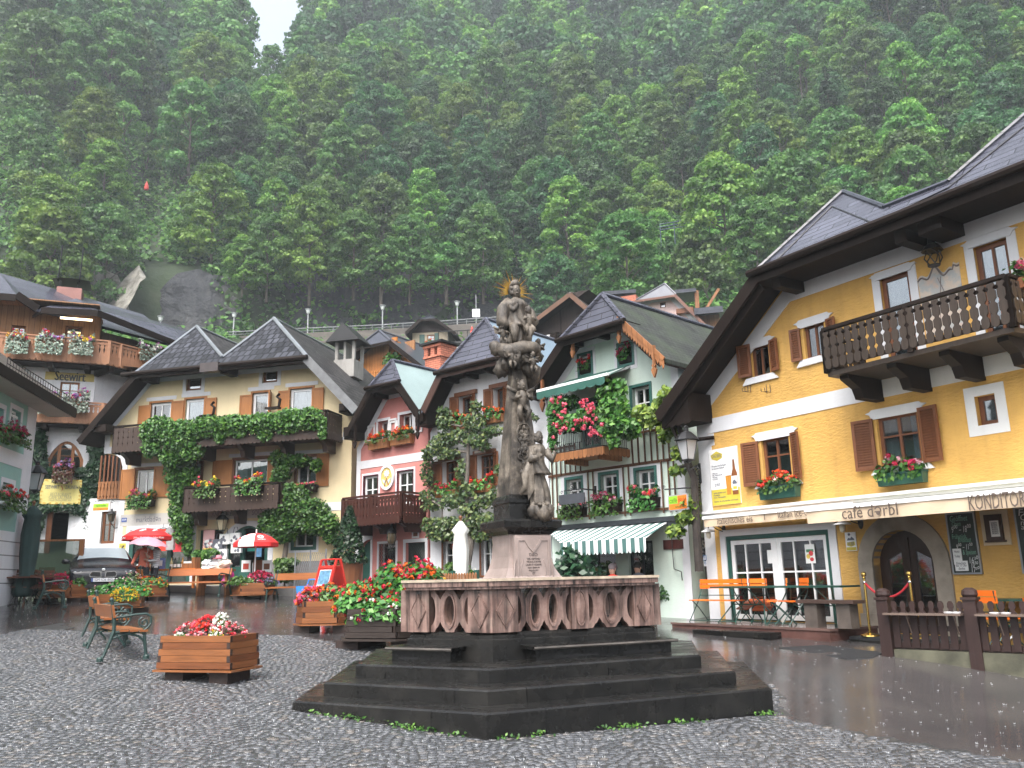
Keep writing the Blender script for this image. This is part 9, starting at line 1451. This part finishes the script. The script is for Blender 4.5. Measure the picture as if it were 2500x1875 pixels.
for i,(x,z,cl,lb)in enumerate(((560,1200,(.6,.05,.03),'red shirt hanging under the shop lintel beside the parasol'),(640,1190,(.33,.32,.32),'grey shirt hanging between the two red shirts'),(705,1205,(.6,.04,.05),'red shirt hanging beside the vine'))):
 a=F.at('Z4',x,z,-.35);o=thing('hanging_shirt',lb,'shirt',F.w(a[0],-.35,a[1]),F.th);MB().prism([(-.2,-.42),(.2,-.42),(.2,.15),(.33,.0),(.37,.12),(.2,.34),(.07,.36),(0,.32),(-.07,.36),(-.2,.34),(-.37,.12),(-.33,.0),(-.2,.15)],-.04,.04).build('cloth',solid('shirt_'+str(i),cl,.85,.12,6,.2),o);MB().tube([(-.2,0,.36),(0,0,.42),(.2,0,.36)],.008,4).tube([(0,0,.42),(0,0,.55)],.008,4).build('hanger',M_iron,o)
a=DW;o=thing('souvenir_display','red and white striped souvenir cloth hung in the display window','display',F.w((a[0]+a[1])/2,-.06,(a[2]+a[3])/2),F.th);w,h=(a[1]-a[0]),a[3]-a[2];m,nt,b=nmat('diagonal_stripes');sp_=N(nt,'ShaderNodeSeparateXYZ');L(nt,coords(nt,'Object'),sp_.inputs[0]);ad=N(nt,'ShaderNodeMath',operation='ADD');L(nt,sp_.outputs[0],ad.inputs[0]);L(nt,sp_.outputs[2],ad.inputs[1]);mu=N(nt,'ShaderNodeMath',operation='MULTIPLY');mu.inputs[1].default_value=11;L(nt,ad.outputs[0],mu.inputs[0]);fr_=N(nt,'ShaderNodeMath',operation='FRACT');L(nt,mu.outputs[0],fr_.inputs[0]);r=ramp(nt,fr_.outputs[0],[(0,(.7,.68,.66)),(.5,(.7,.68,.66)),(.52,(.55,.06,.08)),(1,(.55,.06,.08))]);L(nt,r.outputs[0],b.inputs['Base Color'])
MB().box(-w*.22,w*.22,-.02,.0,-h*.45,h*.47).build('striped_cloth',m,o);mb=MB();[mb.ball((rg.uniform(-.18,.2)*w,-.03,rg.uniform(-.3,.0)*h),(.06,.02,.06),8,6,i%2)for i in range(8)];mb.build('printed_pictures',[M_paper,M_ink],o);MB().box(-w*.2,w*.2,-.03,-.02,-h*.44,-h*.36).build('yellow_trim',MATS['ad_yellow'],o)
for i,(x,y,lb)in enumerate(((1105,1195,'white printed bag hanging between display window and arched door'),(1195,1185,'black and white bag hanging high in the arched doorway'),(1205,1270,'black and white bag hanging low in the arched doorway'),(1082,1325,'white printed tote bag on the wall below the display window'),(1045,1240,'small dark bag at the right edge of the display window'))):
 a=F.at('Z4',x,y,-.15);o=thing('hanging_bag',lb,'bag',F.w(a[0],-.15,a[1]),F.th);mb=MB();mb.box(-.2,.2,-.05,.05,-.2,.16);[mb.ball((rg.uniform(-.13,.13),-.052,rg.uniform(-.14,.1)),(.05,.006,.05),8,5,1)for _ in range(6)];mb.build('bag_body',[M_paper if i!=4 else M_ink,M_ink if i!=4 else M_paper],o);MB().tube([(-.1,0,.16),(-.06,0,.36),(.06,0,.36),(.1,0,.16)],.012,5).build('handle',M_ink,o)
for i,(x,lb,c_)in enumerate(((1003,'white mannequin head wearing a black cap',(.02,.02,.02)),(1040,'white mannequin head wearing a pink cap',(.6,.2,.25)))):
 q=AT('Z4',x,1478,29.0);o=thing('mannequin_head',lb,'mannequin',AT('Z4',x,1462,29.4),F.th);MB().lathe([(.11,0),(.07,.08),(.055,.14),(.09,.2),(.1,.3),(.08,.38)],(0,0,0),12,sy=1.1).ball((0,-.1,.26),(.02,.03,.03),6,4).build('head',M_whitep,o);MB().ball((0,0,.36),(.12,.13,.09),12,6).box(-.08,.08,-.24,-.08,.33,.35).build('cap',solid('cap_'+str(i),c_,.8),o)
q=AT('Z4',1020,1490,29.0);o=thing('display_bench','low pale wooden stand carrying the mannequin heads','stand',gp(q),F.th);hh=AT('Z4',1020,1465,29.0).z-gz(q.x,q.y);MB().box(-.6,.6,-.2,.2,hh-.06,hh).build('board',M_orange,o);[MB().box(x-.04,x+.04,-.18,.18,-.1,hh-.06).build('leg',M_orange,o)for x in(-.5,.5)]
q=AT('Z4',1130,1500,28.8);o=thing('rucksack','magenta rucksack beside the mannequin heads','bag',gp(q,.25),F.th);MB().ball((0,0,.3),(.22,.16,.32),12,8).build('sack',solid('magenta',(.55,.03,.25),.7),o);MB().ball((0,-.12,.2),(.15,.08,.15),10,6).build('pocket',solid('magenta_light',(.6,.12,.35),.7),o)
q=AT('Z4',1370,1500,28.6);o=thing('covered_table','round table under a dark green cloth with framed prints beside the shop door','table',gp(q),F.th);MB().lathe([(.62,0),(.55,.4),(.5,.72),(.49,.75),(.02,.755)],(0,0,0),24,fold=lambda t,k:1+.08*math.sin(7*t)*(1-k)).build('cloth',M_gaw,o)
for i,(dx,z,lb)in enumerate(((-.32,.76,'pale framed print on the left of the green table'),(.1,.76,'dark framed print in the middle of the green table'),(.42,.74,'small framed photograph on the right of the green table'))):p=thing('framed_print',lb,'print',o.matrix_basis@Vector((dx,-.05,z)),F.th);MB().box(-.16,.16,-.01,.01,0,.36).build('frame',M_paper if i!=1 else M_brown,p);MB().box(-.1,.1,-.016,-.0105,.08,.26).build('picture',MATS['sign_red']if i==0 else M_brown,p)
mb=MB();o=thing('hanging_cloths','teal and blue cloths hanging inside the arched shop doorway','cloth',F.w(F.at('Z4',1400,1250,.3)[0],.3,F.at('Z4',1400,1250)[1]),F.th);MB().box(-.12,.12,-.02,.02,-.4,.3).build('blue_cloth',solid('cloth_blue',(.15,.35,.6),.8,.3,9),o);MB().box(-.45,-.15,-.02,.02,-.2,.35).build('teal_cloth',solid('cloth_teal',(.02,.25,.2),.8),o)
q=CR.w(8.1,-.9,0);q=AT('B3',1010,260,27.4);o=thing('potted_conifer','dark conical conifer in a tub on a grey pillar at the cream house corner','plant',q);r=np.random.default_rng(3);n=1500;t=r.uniform(0,1,n);a=r.uniform(0,6.28,n);rr_=.55*(1-t)**.8*r.uniform(.7,1.05,n)+.03;lf=Lf();lf.put(np.stack([rr_*np.cos(a),rr_*np.sin(a),.1+1.75*t],1),np.stack([np.cos(a),np.sin(a),np.full(n,.4)],1),.09,0);lf.build('foliage',[LV['ivy']],o);MB().lathe([(.38,-.5),(.45,.1),(.4,.12)],(0,0,0),14).build('tub',M_brown,o);MB().box(-.45,.45,-.4,.4,q.z*0-1.9,-.5).build('pillar',M_pl,o)
a_,b_=AT('A4',1540,690,27.8),AT('A4',1900,690,27.0);o=thing('wire_fence','grey chain link fence in front of the cream house plinth','fence',gp(a_));L2=b_-a_;mb=MB();hF=1.25;n=16
for i in range(n):t0,t1=i/n,min(1,(i+5)/n);[mb.tube([(L2 .x*u,L2 .y*u,z0),(L2 .x*v,L2 .y*v,z1)],.006,3,cap=False)for u,v,z0,z1 in((t0,t1,.1,.1+(t1-t0)*n/5*hF),(t0,t1,hF+.1,hF+.1-(t1-t0)*n/5*hF))]
mb.build('mesh_wire',M_zinc,o);[MB().tube([(L2 .x*t,L2 .y*t,-.1),(L2 .x*t,L2 .y*t,hF+.2)],.025,6).build('post',M_zinc,o)for t in(0,.5,1)]
o=thing('blue_crate','bright blue plastic tub behind the bench left of the sandwich board','tub',AT('A4',1740,965,25.6));MB().prism([(-.36,-.2),(.36,-.2),(.42,.12),(-.42,.12)],-.2,.2).build('tub',solid('plastic_blue',(.02,.2,.6),.4,.08,3,0),o);MB().tube([(-.15,0,.12),(-.1,0,.3),(.1,0,.3),(.15,0,.12)],.02,5).build('handle',MATS['plastic_blue'],o)
k0,k1=gp(Vector((-12.0,29.0))),gp(Vector((-6.4,27.5)));mb=MB();mb.add([tuple(k0+Vector((0,0,-.2))),tuple(k1+Vector((0,0,-.2))),tuple(k1+Vector((.5,4,-.2))),tuple(k0+Vector((.5,4,-.2))),(k0 .x,k0 .y,1.68),(k1 .x,k1 .y,1.5),(k1 .x+.5,k1 .y+4,1.5),(k0 .x+.5,k0 .y+4,1.68)],[(4,5,6,7),(0,1,5,4),(1,2,6,5),(3,0,4,7)]);tag(mb.build('raised_pavement',solid('kerb_concrete',(.16,.155,.15),.6,.25,2,.3)),kind='structure')
a_,b_=AT('Z6',632,1560,20.6),AT('Z6',1345,1560,18.6);o=thing('picket_fence','brown picket fence of the small yard before the white house','fence',gp(a_),math.atan2(b_.y-a_.y,b_.x-a_.x));Ln=(b_-a_).xy.length;hF=AT('Z6',1000,1475,19.6).z-gz(a_.x,a_.y);mb=MB();n=int(Ln/.085)
for i in range(n):x=Ln*(i+.5)/n;mb.prism([(x-.03,.1),(x+.03,.1),(x+.03,hF-.04),(x,hF),(x-.03,hF-.04)],-.01,.01)
for z in(.35,hF-.2):mb.box(0,Ln,.012,.05,z-.04,z+.04)
mb.build('pickets',wood('picket_brown',(.26,.12,.055),.6,.5),o);[MB().box(x-.04,x+.04,.05,.13,-.1,hF+.05).build('post',M_greenp,o)for x in(.1,Ln*.35,Ln*.68,Ln-.1)]
for i,(x,y,lb,d)in enumerate(((790,1450,'white flowering shrub behind the picket fence by the red house door',22.3),(1110,1430,'light green shrub behind the picket fence below the white house window',22.5))):q=AT('Z6',x,y,d);o=thing('shrub',lb,'shrub',gp(q));hh=q.z-gz(q.x,q.y);cloud(o,'foliage',LV['flower'],700,blobs([(0,0,hh*.6,.5,.4,hh*.5),(.2,0,hh*.8,.4,.3,hh*.35)]),.1,seed=30+i);fl=Lf();bloom(fl,np.random.default_rng(i).normal(0,.3,(14,3))+np.array([0,-.3,hh*.8]),.035,9,.04,0);fl.build('flowers',[PET['white']],o)
for i,(x,lb,tm)in enumerate(((640,'person with grey hair in a red top seated under the striped awning',MATS['shirt_0']),(980,'dark haired person seated in the mint house doorway',M_ink))):
 q=AT('A8',x,790,21.3 if i==0 else 21.6);J,E=std([(-.25,-.1,1.12,.05),(-.2,-.28,1.02,.042),(-.12,-.36,1.02,.03)],[(.25,-.1,1.12,.05),(.2,-.28,1.02,.042),(.12,-.36,1.02,.03)]);J=[((x_,y_,z_-.42)+tuple(r_))for x_,y_,z_,*r_ in J]
 for k_,v_ in((7,(-.1,-.1,.48)),(8,(-.11,-.48,.48)),(9,(-.11,-.5,.1)),(10,(-.11,-.62,.04)),(11,(.1,-.1,.48)),(12,(.11,-.48,.48)),(13,(.11,-.5,.1)),(14,(.11,-.62,.04))):J[k_]=v_+tuple(J[k_][3:])
 zz=AT('A8',x,725 if i==0 else 725,21.4).z-gz(q.x,q.y)-1.3;o=person(lb,q.xy,-.7,J,E,[tm,M_skin,M_trou],lambda c:2 if c.z<.5 else(1 if c.z>1.07 and abs(c.x)<.14 else 0),[((0,.02,1.23),(.11,.12,.11),10,7)],hairm=solid('grey_hair',(.2,.17,.18),.8)if i==0 else None);o.location.z+=max(0,min(.3,zz));MB().box(-.24,.24,-.25,.25,.38,.43).build('stool_seat',M_brown,thing('stool','brown stool under the '+('grey haired' if i==0 else 'dark haired')+' person at the mint house','stool',o.location,-.7))
F=YL;ZT=F.at('Y5',300,765)[1];H_=lambda x,y,k='Y5':F.hz(k,x,y,ZT);pA,pC=H_(100,783),H_(1045,824);yF=-1.36;xA_,xC=pA[0],pC[0];M_por=solid('porphyry',(.1,.05,.042),.25,.35,2.5,.15)
o=thing('cafe_terrace','low polished porphyry terrace in front of the café glass doors','terrace',F.root.location,F.th);mb=MB();pts_=[(xA_,yF),(xC,yF),(xC+.1,-.02),(xA_+.3,-.02)];mb.prism(pts_,ZT-.045,ZT,axis='z');mb.build('paving_slab',solid('porphyry_wet',(.12,.075,.065),.13,.3,2.5,.05),o);MB().prism([(p[0]+(.02 if p[0]<1 else-.02),p[1]+.02)for p in pts_],-.9,ZT-.046,axis='z').build('riser',M_por,o)
st=thing('stone_step','dark stone step block lying before the café terrace','step',gp(G('Y5',480,868).xy),F.th+.06);MB().box(-.95,.95,-.16,.16,-.2,.1).build('block',M_step,st);st2=MB();st2 .box(-.95,.95,-.165,-.16,.07,.1);st2 .build('edge',M_step,st)
M_or=solid('chair_orange',(.85,.16,.01),.4,.08,4,.05);M_cgf=solid('chair_green_frame',(.015,.06,.045),.35,.15,9,.05);M_ord=solid('chair_orange_dark',(.42,.085,.02),.45,.15,4,.05)
def chair(lb,P,rz,tilt=0.,z=None,wide=.42,cat='folding chair',bm_=None):
 r_=thing('folding_chair' if wide<.6 else 'garden_bench',lb,cat,P,rz,'orange folding chairs on the café terrace' if wide<.6 else None);w=wide/2
 mb=MB()
 for k_ in(-1,1):mb.tube([(k_*w,.2,0),(k_*w,-.02,.42),(k_*w,.06,.6),(k_*w,.14,.88)][0:0]+[(k_*w,-.3,0),(k_*w,.0,.4),(k_*w,.12,.62),(k_*w,.16,.88)],.012,5);mb.tube([(k_*(w-.03),.26,0),(k_*(w-.03),-.02,.3),(k_*(w-.03),-.2,.44)],.012,5)
 for y,z_ in((-.28,.03),(.24,.03),(.08,.55)):mb.tube([(-w,y,z_),(w,y,z_)],.009,4)
 mb.build('frame',M_cgf,r_);mb=MB();n=4 if wide<.6 else 3
 for i in range(n):y=-.26+.105*i;T=Matrix.Translation((0,-.26,.45))@Matrix.Rotation(-tilt,4,'X');mb.T=T;mb.box(-w-.02,w+.02,.105*i,.105*i+.09,-.01,.012)
 mb.T=None;mb.build('seat',M_or if tilt==0 else M_ord,r_);mb=MB();[mb.box(-w-.02,w+.02,.12+.01*i,.145+.01*i,.69+.105*i,.78+.105*i)for i in range(2)];mb.build('backrest',bm_ or M_or,r_);return r_
def tbl(lb,P,rz,L_,W_,hT=.74,top=None,cat='table',grp=None):
 r_=thing('folding_table',lb,cat,P,rz,grp);MB().box(-L_/2,L_/2,-W_/2,W_/2,hT-.035,hT).build('table_top',top or M_cgf,r_);mb=MB()
 for k_ in(-1,1):mb.tube([(k_*L_*.42,-W_*.4,0),(k_*L_*.16,W_*.4,hT-.04)],.014,5);mb.tube([(k_*L_*.42,W_*.4,0),(k_*L_*.16,-W_*.4,hT-.04)],.014,5);mb.tube([(k_*L_*.42,-W_*.4,.02),(k_*L_*.42,W_*.4,.02)],.012,4)
 mb.tube([(-L_*.3,0,hT*.5),(L_*.3,0,hT*.5)],.012,4);mb.build('legs_frame',M_cgf if top is None else M_iron,r_);return r_
tp=lambda x,y,yo=-.7:F.w(F.at('Y5',x,y,yo)[0],yo,ZT)
chair('long orange slatted garden bench at the left end of the café terrace',tp(395,772),F.th+.05,wide=1.25,cat='garden bench');
for(x,y,lb,rz,ti)in((545,770,'orange chair with raised seat, first from the left at the café table',2.9,.5),(650,765,'orange chair with raised seat, second from the left at the café table',3.4,.55),(765,785,'orange chair standing open, third from the left on the café terrace',-.9,0),(870,775,'orange chair standing open, rightmost on the café terrace',-.5,0)):chair(lb,tp(x,y,-.4 if ti else-.75)+Vector((0,0,.0)),F.th+rz,ti,wide=.36)
o=thing('door_step','dark matted step directly before the arched café door','step',F.root.location,F.th);MB().box(4.35,6.3,-1.05,-.06,-.7,.07).build('riser',M_step,o);MB().box(4.37,6.28,-1.03,-.08,.07,.125).build('mat',solid('rubber',(.014,.015,.017),.6,.3,30,.4),o)
tbl('green folding table nearest the long orange bench',tp(560,755),F.th,1.5,.6);tbl('green folding table nearest the arched café door',tp(950,765),F.th,1.75,.6)
q=F.hz('Y5',1065,812,ZT);o=thing('stone_bench','dark stone slab bench at the right end of the café terrace','bench',F.w(F.at('Y5',1065,812,-1.05)[0],-1.08,ZT),F.th);MB().box(-.62,.62,-.17,.17,.43,.49).build('seat',wood('slab_brown',(.07,.045,.037),.4,.4,axis='u'),o);[MB().box(x-.14,x+.14,-.12,.12,0,.43).build('support',solid('bench_stone',(.08,.065,.055),.6,.3,4,.4),o)for x in(-.34,.36)]
M_brs=MATS['brass'];PS=[]
for x,y,lb,dy in((1290,868,'brass rope post standing on the mat left of the arched door',0),(1558,800,'brass rope post partly hidden behind the dark fence',0)):
 q=F.w(F.at('Y5',x,y,-.9)[0],-.9,.13);PS.append(q);o=thing('rope_post',lb,'post',q);MB().lathe([(.16,0),(.155,.02),(.06,.05),(.022,.08),(.022,.98),(.032,1.0),(.02,1.02)],(0,0,0),16).ball((0,0,1.06),.048,12,8).build('post',M_brs,o);MB().lathe([(.028,.9),(.034,.92),(.028,.94)],(0,0,0),12).build('collar',M_chr,o)
a,b_=PS;o=thing('barrier_rope','red velvet rope sagging between the two brass posts','rope',a);d=b_-a;MB().tube([(d.x*t,d.y*t,.92+d.z*t-.42*4*t*(1-t)*.6)for t in[i/12 for i in range(13)]],.022,8).build('rope',solid('velvet_red',(.4,.02,.03),.8,.2,6,.1),o);MB().ball((0,0,.92),.03).ball((d.x,d.y,.92+d.z),.03).build('hook',M_chr,o)
for lb,pts_,dz in[('large dark rubber mat on the paving before the café door',[(740,940),(1000,925),(1370,970),(1300,1000),(1150,1010)],.012)]:
 P=[G('Y5',*p)for p in pts_];c=gp(sum(P,Vector())/len(P));o=thing('door_mat',lb,'mat',c);mb=MB();n=len(P);vs=[(p.x-c.x,p.y-c.y,gz(p.x,p.y)-c.z-.03)for p in P]+[(p.x-c.x,p.y-c.y,gz(p.x,p.y)-c.z+dz)for p in P];mb.add(vs,[tuple(range(n,2*n))]+[(i,(i+1)%n,n+(i+1)%n,n+i)for i in range(n)]);mb.build('rubber',solid('rubber',(.014,.015,.017),.6,.3,30,.4),o)
p0,p1=G('Y5',1405,985).xy,G('Y5',1945,1065).xy;d=(p1-p0);p2=p1+d*1.35;zt_=[AT('Y5',1380,655,p0 .length).z,AT('Y5',1895,660,p1 .length).z];zlow=[AT('Y5',1420,940,p0 .length).z,AT('Y5',1930,960,p1 .length).z]
fe=thing('slat_fence','dark brown rounded slat fence on a low mossy wall at the right edge','fence',gp(p0),math.atan2(d.y,d.x));z_=fe.location.z;Ln=d.length;Lt=(p2-p0).length;zt0=(zt_[0]+zt_[1])/2-z_;zl0=(zlow[0]+zlow[1])/2-z_;M_fb=wood('fence_brown',(.035,.02,.018),.45,.5);mb=MB();x=.16
while x<Lt:
 if abs(x-Ln)>.12:
  w=.052;top=[(x+w*k_,zt0-.3+h_)for k_,h_ in((1,-.0),(1,.13),(.55,.16),(.55,.185),(.85,.21),(.75,.27),(.35,.3),(-.35,.3),(-.75,.27),(-.85,.21),(-.55,.185),(-.55,.16),(-1,.13),(-1,0))];mb.prism([(x-w,zl0+.02),(x+w,zl0+.02)]+top,-.012,.012)
 x+=.142
mb.build('slats',M_fb,fe);mb=MB();mb.box(0,Lt,.012,.05,zl0+.0,zl0+.1);mb.box(0,Lt,.012,.05,zt0-.45,zt0-.37);mb.build('rails',M_fb,fe)
for x,sc in((0,1),(Ln,1.0),(2*Ln,1)):mb=MB();mb.box(x-.09,x+.09,-.08,.1,-.25,zt0+.02);mb.box(x-.11,x+.11,-.1,.12,zt0+.02,zt0+.06);mb.lathe([(.1,.06),(.12,.1),(.11,.16),(.05,.2)],(x,.01,zt0),10);mb.build('post',M_fb,fe)
MB().box(.1,Lt,-.05,.22,-.5,zl0-.01).build('low_wall',solid('mossy_concrete',(.075,.074,.05),.8,.6,2.5,.5),fe);mb=MB();zs_=AT('Y5',1600,732,(p0 .length+p1 .length)/2).z-z_;mb.box(.05,Ln-.1,-.22,-.03,zs_-.02,zs_+.01);mb.box(Ln+.1,Lt,-.22,-.03,zs_-.02,zs_+.01);[mb.tube([(x,-.03,zs_-.3),(x,-.18,zs_-.02)],.01,4)for x in(.4,1.1,Ln+.4,Ln+1.1)];mb.build('drinks_shelf',wood('shelf_wet',(.16,.12,.1),.2,.4,axis='u'),fe)
for i,x in enumerate((Ln*.78,Ln*.86,Ln+.35,Ln+.5)):q=fe.matrix_basis@Vector((x,-.13,zs_+.012));o=thing('ashtray',('first','second','third','fourth')[i]+' small white ashtray from the left on the fence shelf','ashtray',q);MB().lathe([(.06,0),(.07,.02),(.06,.022),(.05,.01)],(0,0,0),12).build('dish',M_whitep,o);MB().lathe([(.048,.011),(.03,.013)],(0,0,0),10).build('ash',M_soil,o)
mt=fe.matrix_basis
for x,y,rz,lb in((1.35,.9,2.6,'orange chair behind the fence in front of the door arch'),(2.05,.7,2.2,'orange chair behind the fence below the opening hours board'),(2.3,1.4,-.3,'dark orange chair behind the fence post'),(3.4,.8,2.0,'orange chair behind the fence at the right edge')):chair(lb,gp((mt@Vector((x,y,0))).xy,.12),fe.rotation_euler.z+rz,0,bm_=M_or if y<1.2 else M_ord)
tbl('green folding table behind the dark fence',gp((mt@Vector((1.7,1.25,0))).xy,.12),fe.rotation_euler.z,1.3,.6);tbl('brown square table by the café wall at the right',gp((mt@Vector((2.9,1.5,0))).xy,.12),fe.rotation_euler.z,1.2,.8,.8,M_brown)
for i,x in enumerate((2.75,3.05)):q=gp((mt@Vector((x,.7,0))).xy);o=thing('white_chair',('left','right')[i]+' white plastic chair seen through the fence slats','chair',q,fe.rotation_euler.z);MB().box(-.2,.2,-.2,.2,.4,.44).build('seat',M_whitep,o);MB().box(-.2,.2,.16,.2,.44,.85).build('backrest',M_whitep,o);[MB().box(a-.02,a+.02,b-.02,b+.02,-.1,.4).build('leg',M_whitep,o)for a in(-.17,.17)for b in(-.17,.17)]
q=gp(G('A7',985,1640).xy);o=thing('bicycle_stand','bent grey steel hoop leaning at the foot of the fence wall','hoop',q);MB().tube([(0,0,-.05),(-.03,0,.25),(0,.0,.42),(.12,.0,.52),(.3,.05,.55),(.5,.1,.4)],.018,6).build('hoop',M_alu,o);MB().tube([(.5,.1,.4),(.5,.1,-.05)],.018,6).build('foot',M_alu,o)
q=gp(G('A8',1860,1290).xy);q=MI.w(4.6+.75,.9,0);o=thing('wheelie_bin','green plastic wheelie bin in the gap beside the café','bin',gp(q),MI.th+.9);mb=MB();mb.add([(-.2,-.22,.08),(.2,-.22,.08),(.2,.22,.08),(-.2,.22,.08),(-.28,-.32,.98),(.28,-.32,.98),(.28,.3,.98),(-.28,.3,.98)],[(0,3,2,1),(4,5,6,7),(0,1,5,4),(1,2,6,5),(2,3,7,6),(3,0,4,7)]);M_bin=solid('bin_green',(.035,.12,.065),.45,.1,4,.05);mb.build('bin_body',M_bin,o);MB().box(-.3,.3,-.36,.32,.98,1.03).box(-.24,.24,-.3,.26,1.03,1.08).build('lid',M_bin,o);[MB().lathe([(.1,-.03),(.1,.03)],(x,.25,.08),12).build('wheel',M_iron,o)for x in(-.22,.22)]
q=gp(Vector((3.75,21.6)));o=thing('barrel_planter','round clipped boxwood in a half barrel at the mint house wall','planter',q);MB().lathe([(.34,0),(.4,.2),(.38,.42),(.35,.42),(.34,.36)],(0,0,0),18).build('barrel',wood('barrel_wood',(.2,.075,.035),.5,.5,.09),o);MB().lathe([(.375,.08),(.385,.13)],(0,0,0),18).lathe([(.405,.28),(.4,.33)],(0,0,0),18).build('hoop',M_iron,o);lf=Lf();d_=sph(1700);d_[:,2]=np.abs(d_[:,2])*1.0-.12;lf.put(d_*np.random.default_rng(1).uniform(.75,1.03,(1700,1))*np.array([.56,.56,.62])+np.array([0,0,.42]),d_,.06,0);lf.build('foliage',[leafm('leaf_box',(.012,.045,.012),(.03,.085,.02),(.07,.15,.035))],o)
q=gp(Vector((1.6,21.4)));o=thing('shrub','dark leafy shrub in front of the mint house shop window','shrub',q);cloud(o,'foliage',LV['ivy'],900,blobs([(0,0,.9,.6,.5,.7),(-.6,.1,.7,.5,.4,.6),(-.3,0,1.4,.3,.3,.4)]),.12,seed=44);MB().tube([(0,0,-.1),(0,0,.8)],.04,6).build('stem',BARK,o)
M_tb=wood('terrace_brown',(.13,.055,.035),.4,.5,.07,'u')
for i,(x,y,rz,lb)in enumerate(((60,700,.1,'brown slatted folding table cut by the left edge'),(270,760,-.05,'brown slatted folding table before the inn entrance'),(480,740,.05,'brown slatted folding table beside the scarlet planter'))):tbl(lb,gp(AT('A1',x,y,28.0-i*.6).xy),rz,1.25,.75,.74,M_tb,grp='brown tables before the inn')
for i,(x,d,rz,lb)in enumerate(((130,27.2,.3,'brown folding chair tipped against the leftmost inn table'),(330,27.0,-.2,'brown folding chair tipped against the middle inn table'),(560,26.6,.1,'brown folding chair tipped against the inn table by the planter'),(400,29.0,3.0,'brown folding chair behind the middle inn table'))):
 r_=thing('folding_chair',lb,'folding chair',gp(AT('A1',x,800,d).xy),rz,'brown folding chairs before the inn');mb=MB();[mb.tube([(s_*.2,-.3,0),(s_*.2,.1,.5),(s_*.2,.18,.9)],.013,4)for s_ in(-1,1)];[mb.tube([(s_*.18,.28,0),(s_*.18,-.15,.5)],.013,4)for s_ in(-1,1)];mb.build('frame',M_iron,r_);mb=MB();[mb.box(-.22,.22,-.2+.1*j,-.12+.1*j,.44+.03*j,.46+.03*j)for j in range(4)];mb.build('seat',M_tb,r_);mb=MB();[mb.box(-.22,.22,.13+.015*j,.15+.015*j,.6+.11*j,.69+.11*j)for j in range(3)];mb.build('backrest',M_tb,r_)
q=AT('A1',600,380,29.5);o=thing('wind_screen','glazed wind screen with orange wooden posts at the inn entrance','screen',gp(q),.15);hS=AT('A1',620,95,29.5).z-gz(q.x,q.y);MB().box(-1.75,1.0,-.01,.01,.1,hS-.06).build('pane',glassm('screen_glass',(.6,.63,.62)),o);MB().box(.95,1.08,-.05,.05,-.1,hS).box(-1.85,-1.75,-.05,.05,-.1,hS).box(-1.75,.95,-.03,.03,hS-.06,hS).build('frame',M_orange,o)
P=[];wr=random.Random(12)
for i in range(26):
 t=wr.random();a,b_=(FC,FL)if wr.random()<.45 else(FC,FR);q=Vector(a).lerp(Vector(b_),t);k_=wr.randint(4,22)
 for j in range(k_):x,y=q.x+wr.gauss(0,.09),q.y-abs(wr.gauss(.03,.03));P.append((x,y,gz(x,y)+wr.uniform(.01,.06)))
V,F_,R_=leaves(P,np.tile([0,-.4,.8],(len(P),1)),.026,.5,1.8);tag(link('weeds',npmesh('weeds',V,F_,LV['vine'],R_)),kind='stuff')
V=[];F_=[];sr=random.Random(21)
for i in range(2600):
 y=7.5+18*sr.random()**1.3;x=sr.uniform(-.72,.72)*y;z=gz(x,y)+.006;r_=sr.uniform(.006,.014);h=sr.uniform(.008,.024)
 for k_ in range(4):a=k_*1.57+sr.random();b0=len(V);c,s_=math.cos(a),math.sin(a);V+=[(x+r_*c-.003*s_,y+r_*s_+.003*c,z),(x+r_*c+.003*s_,y+r_*s_-.003*c,z),(x+r_*1.7*c,y+r_*1.7*s_,z+h)];F_.append((b0,b0+1,b0+2))
m,nt,b=nmat('splash_water');b.inputs['Base Color'].default_value=(.75,.78,.8,1);b.inputs['Roughness'].default_value=.15;b.inputs['Transmission Weight'].default_value=.4
tag(link('rain_splashes',npmesh('rain_splashes',V,F_,m)),kind='stuff')
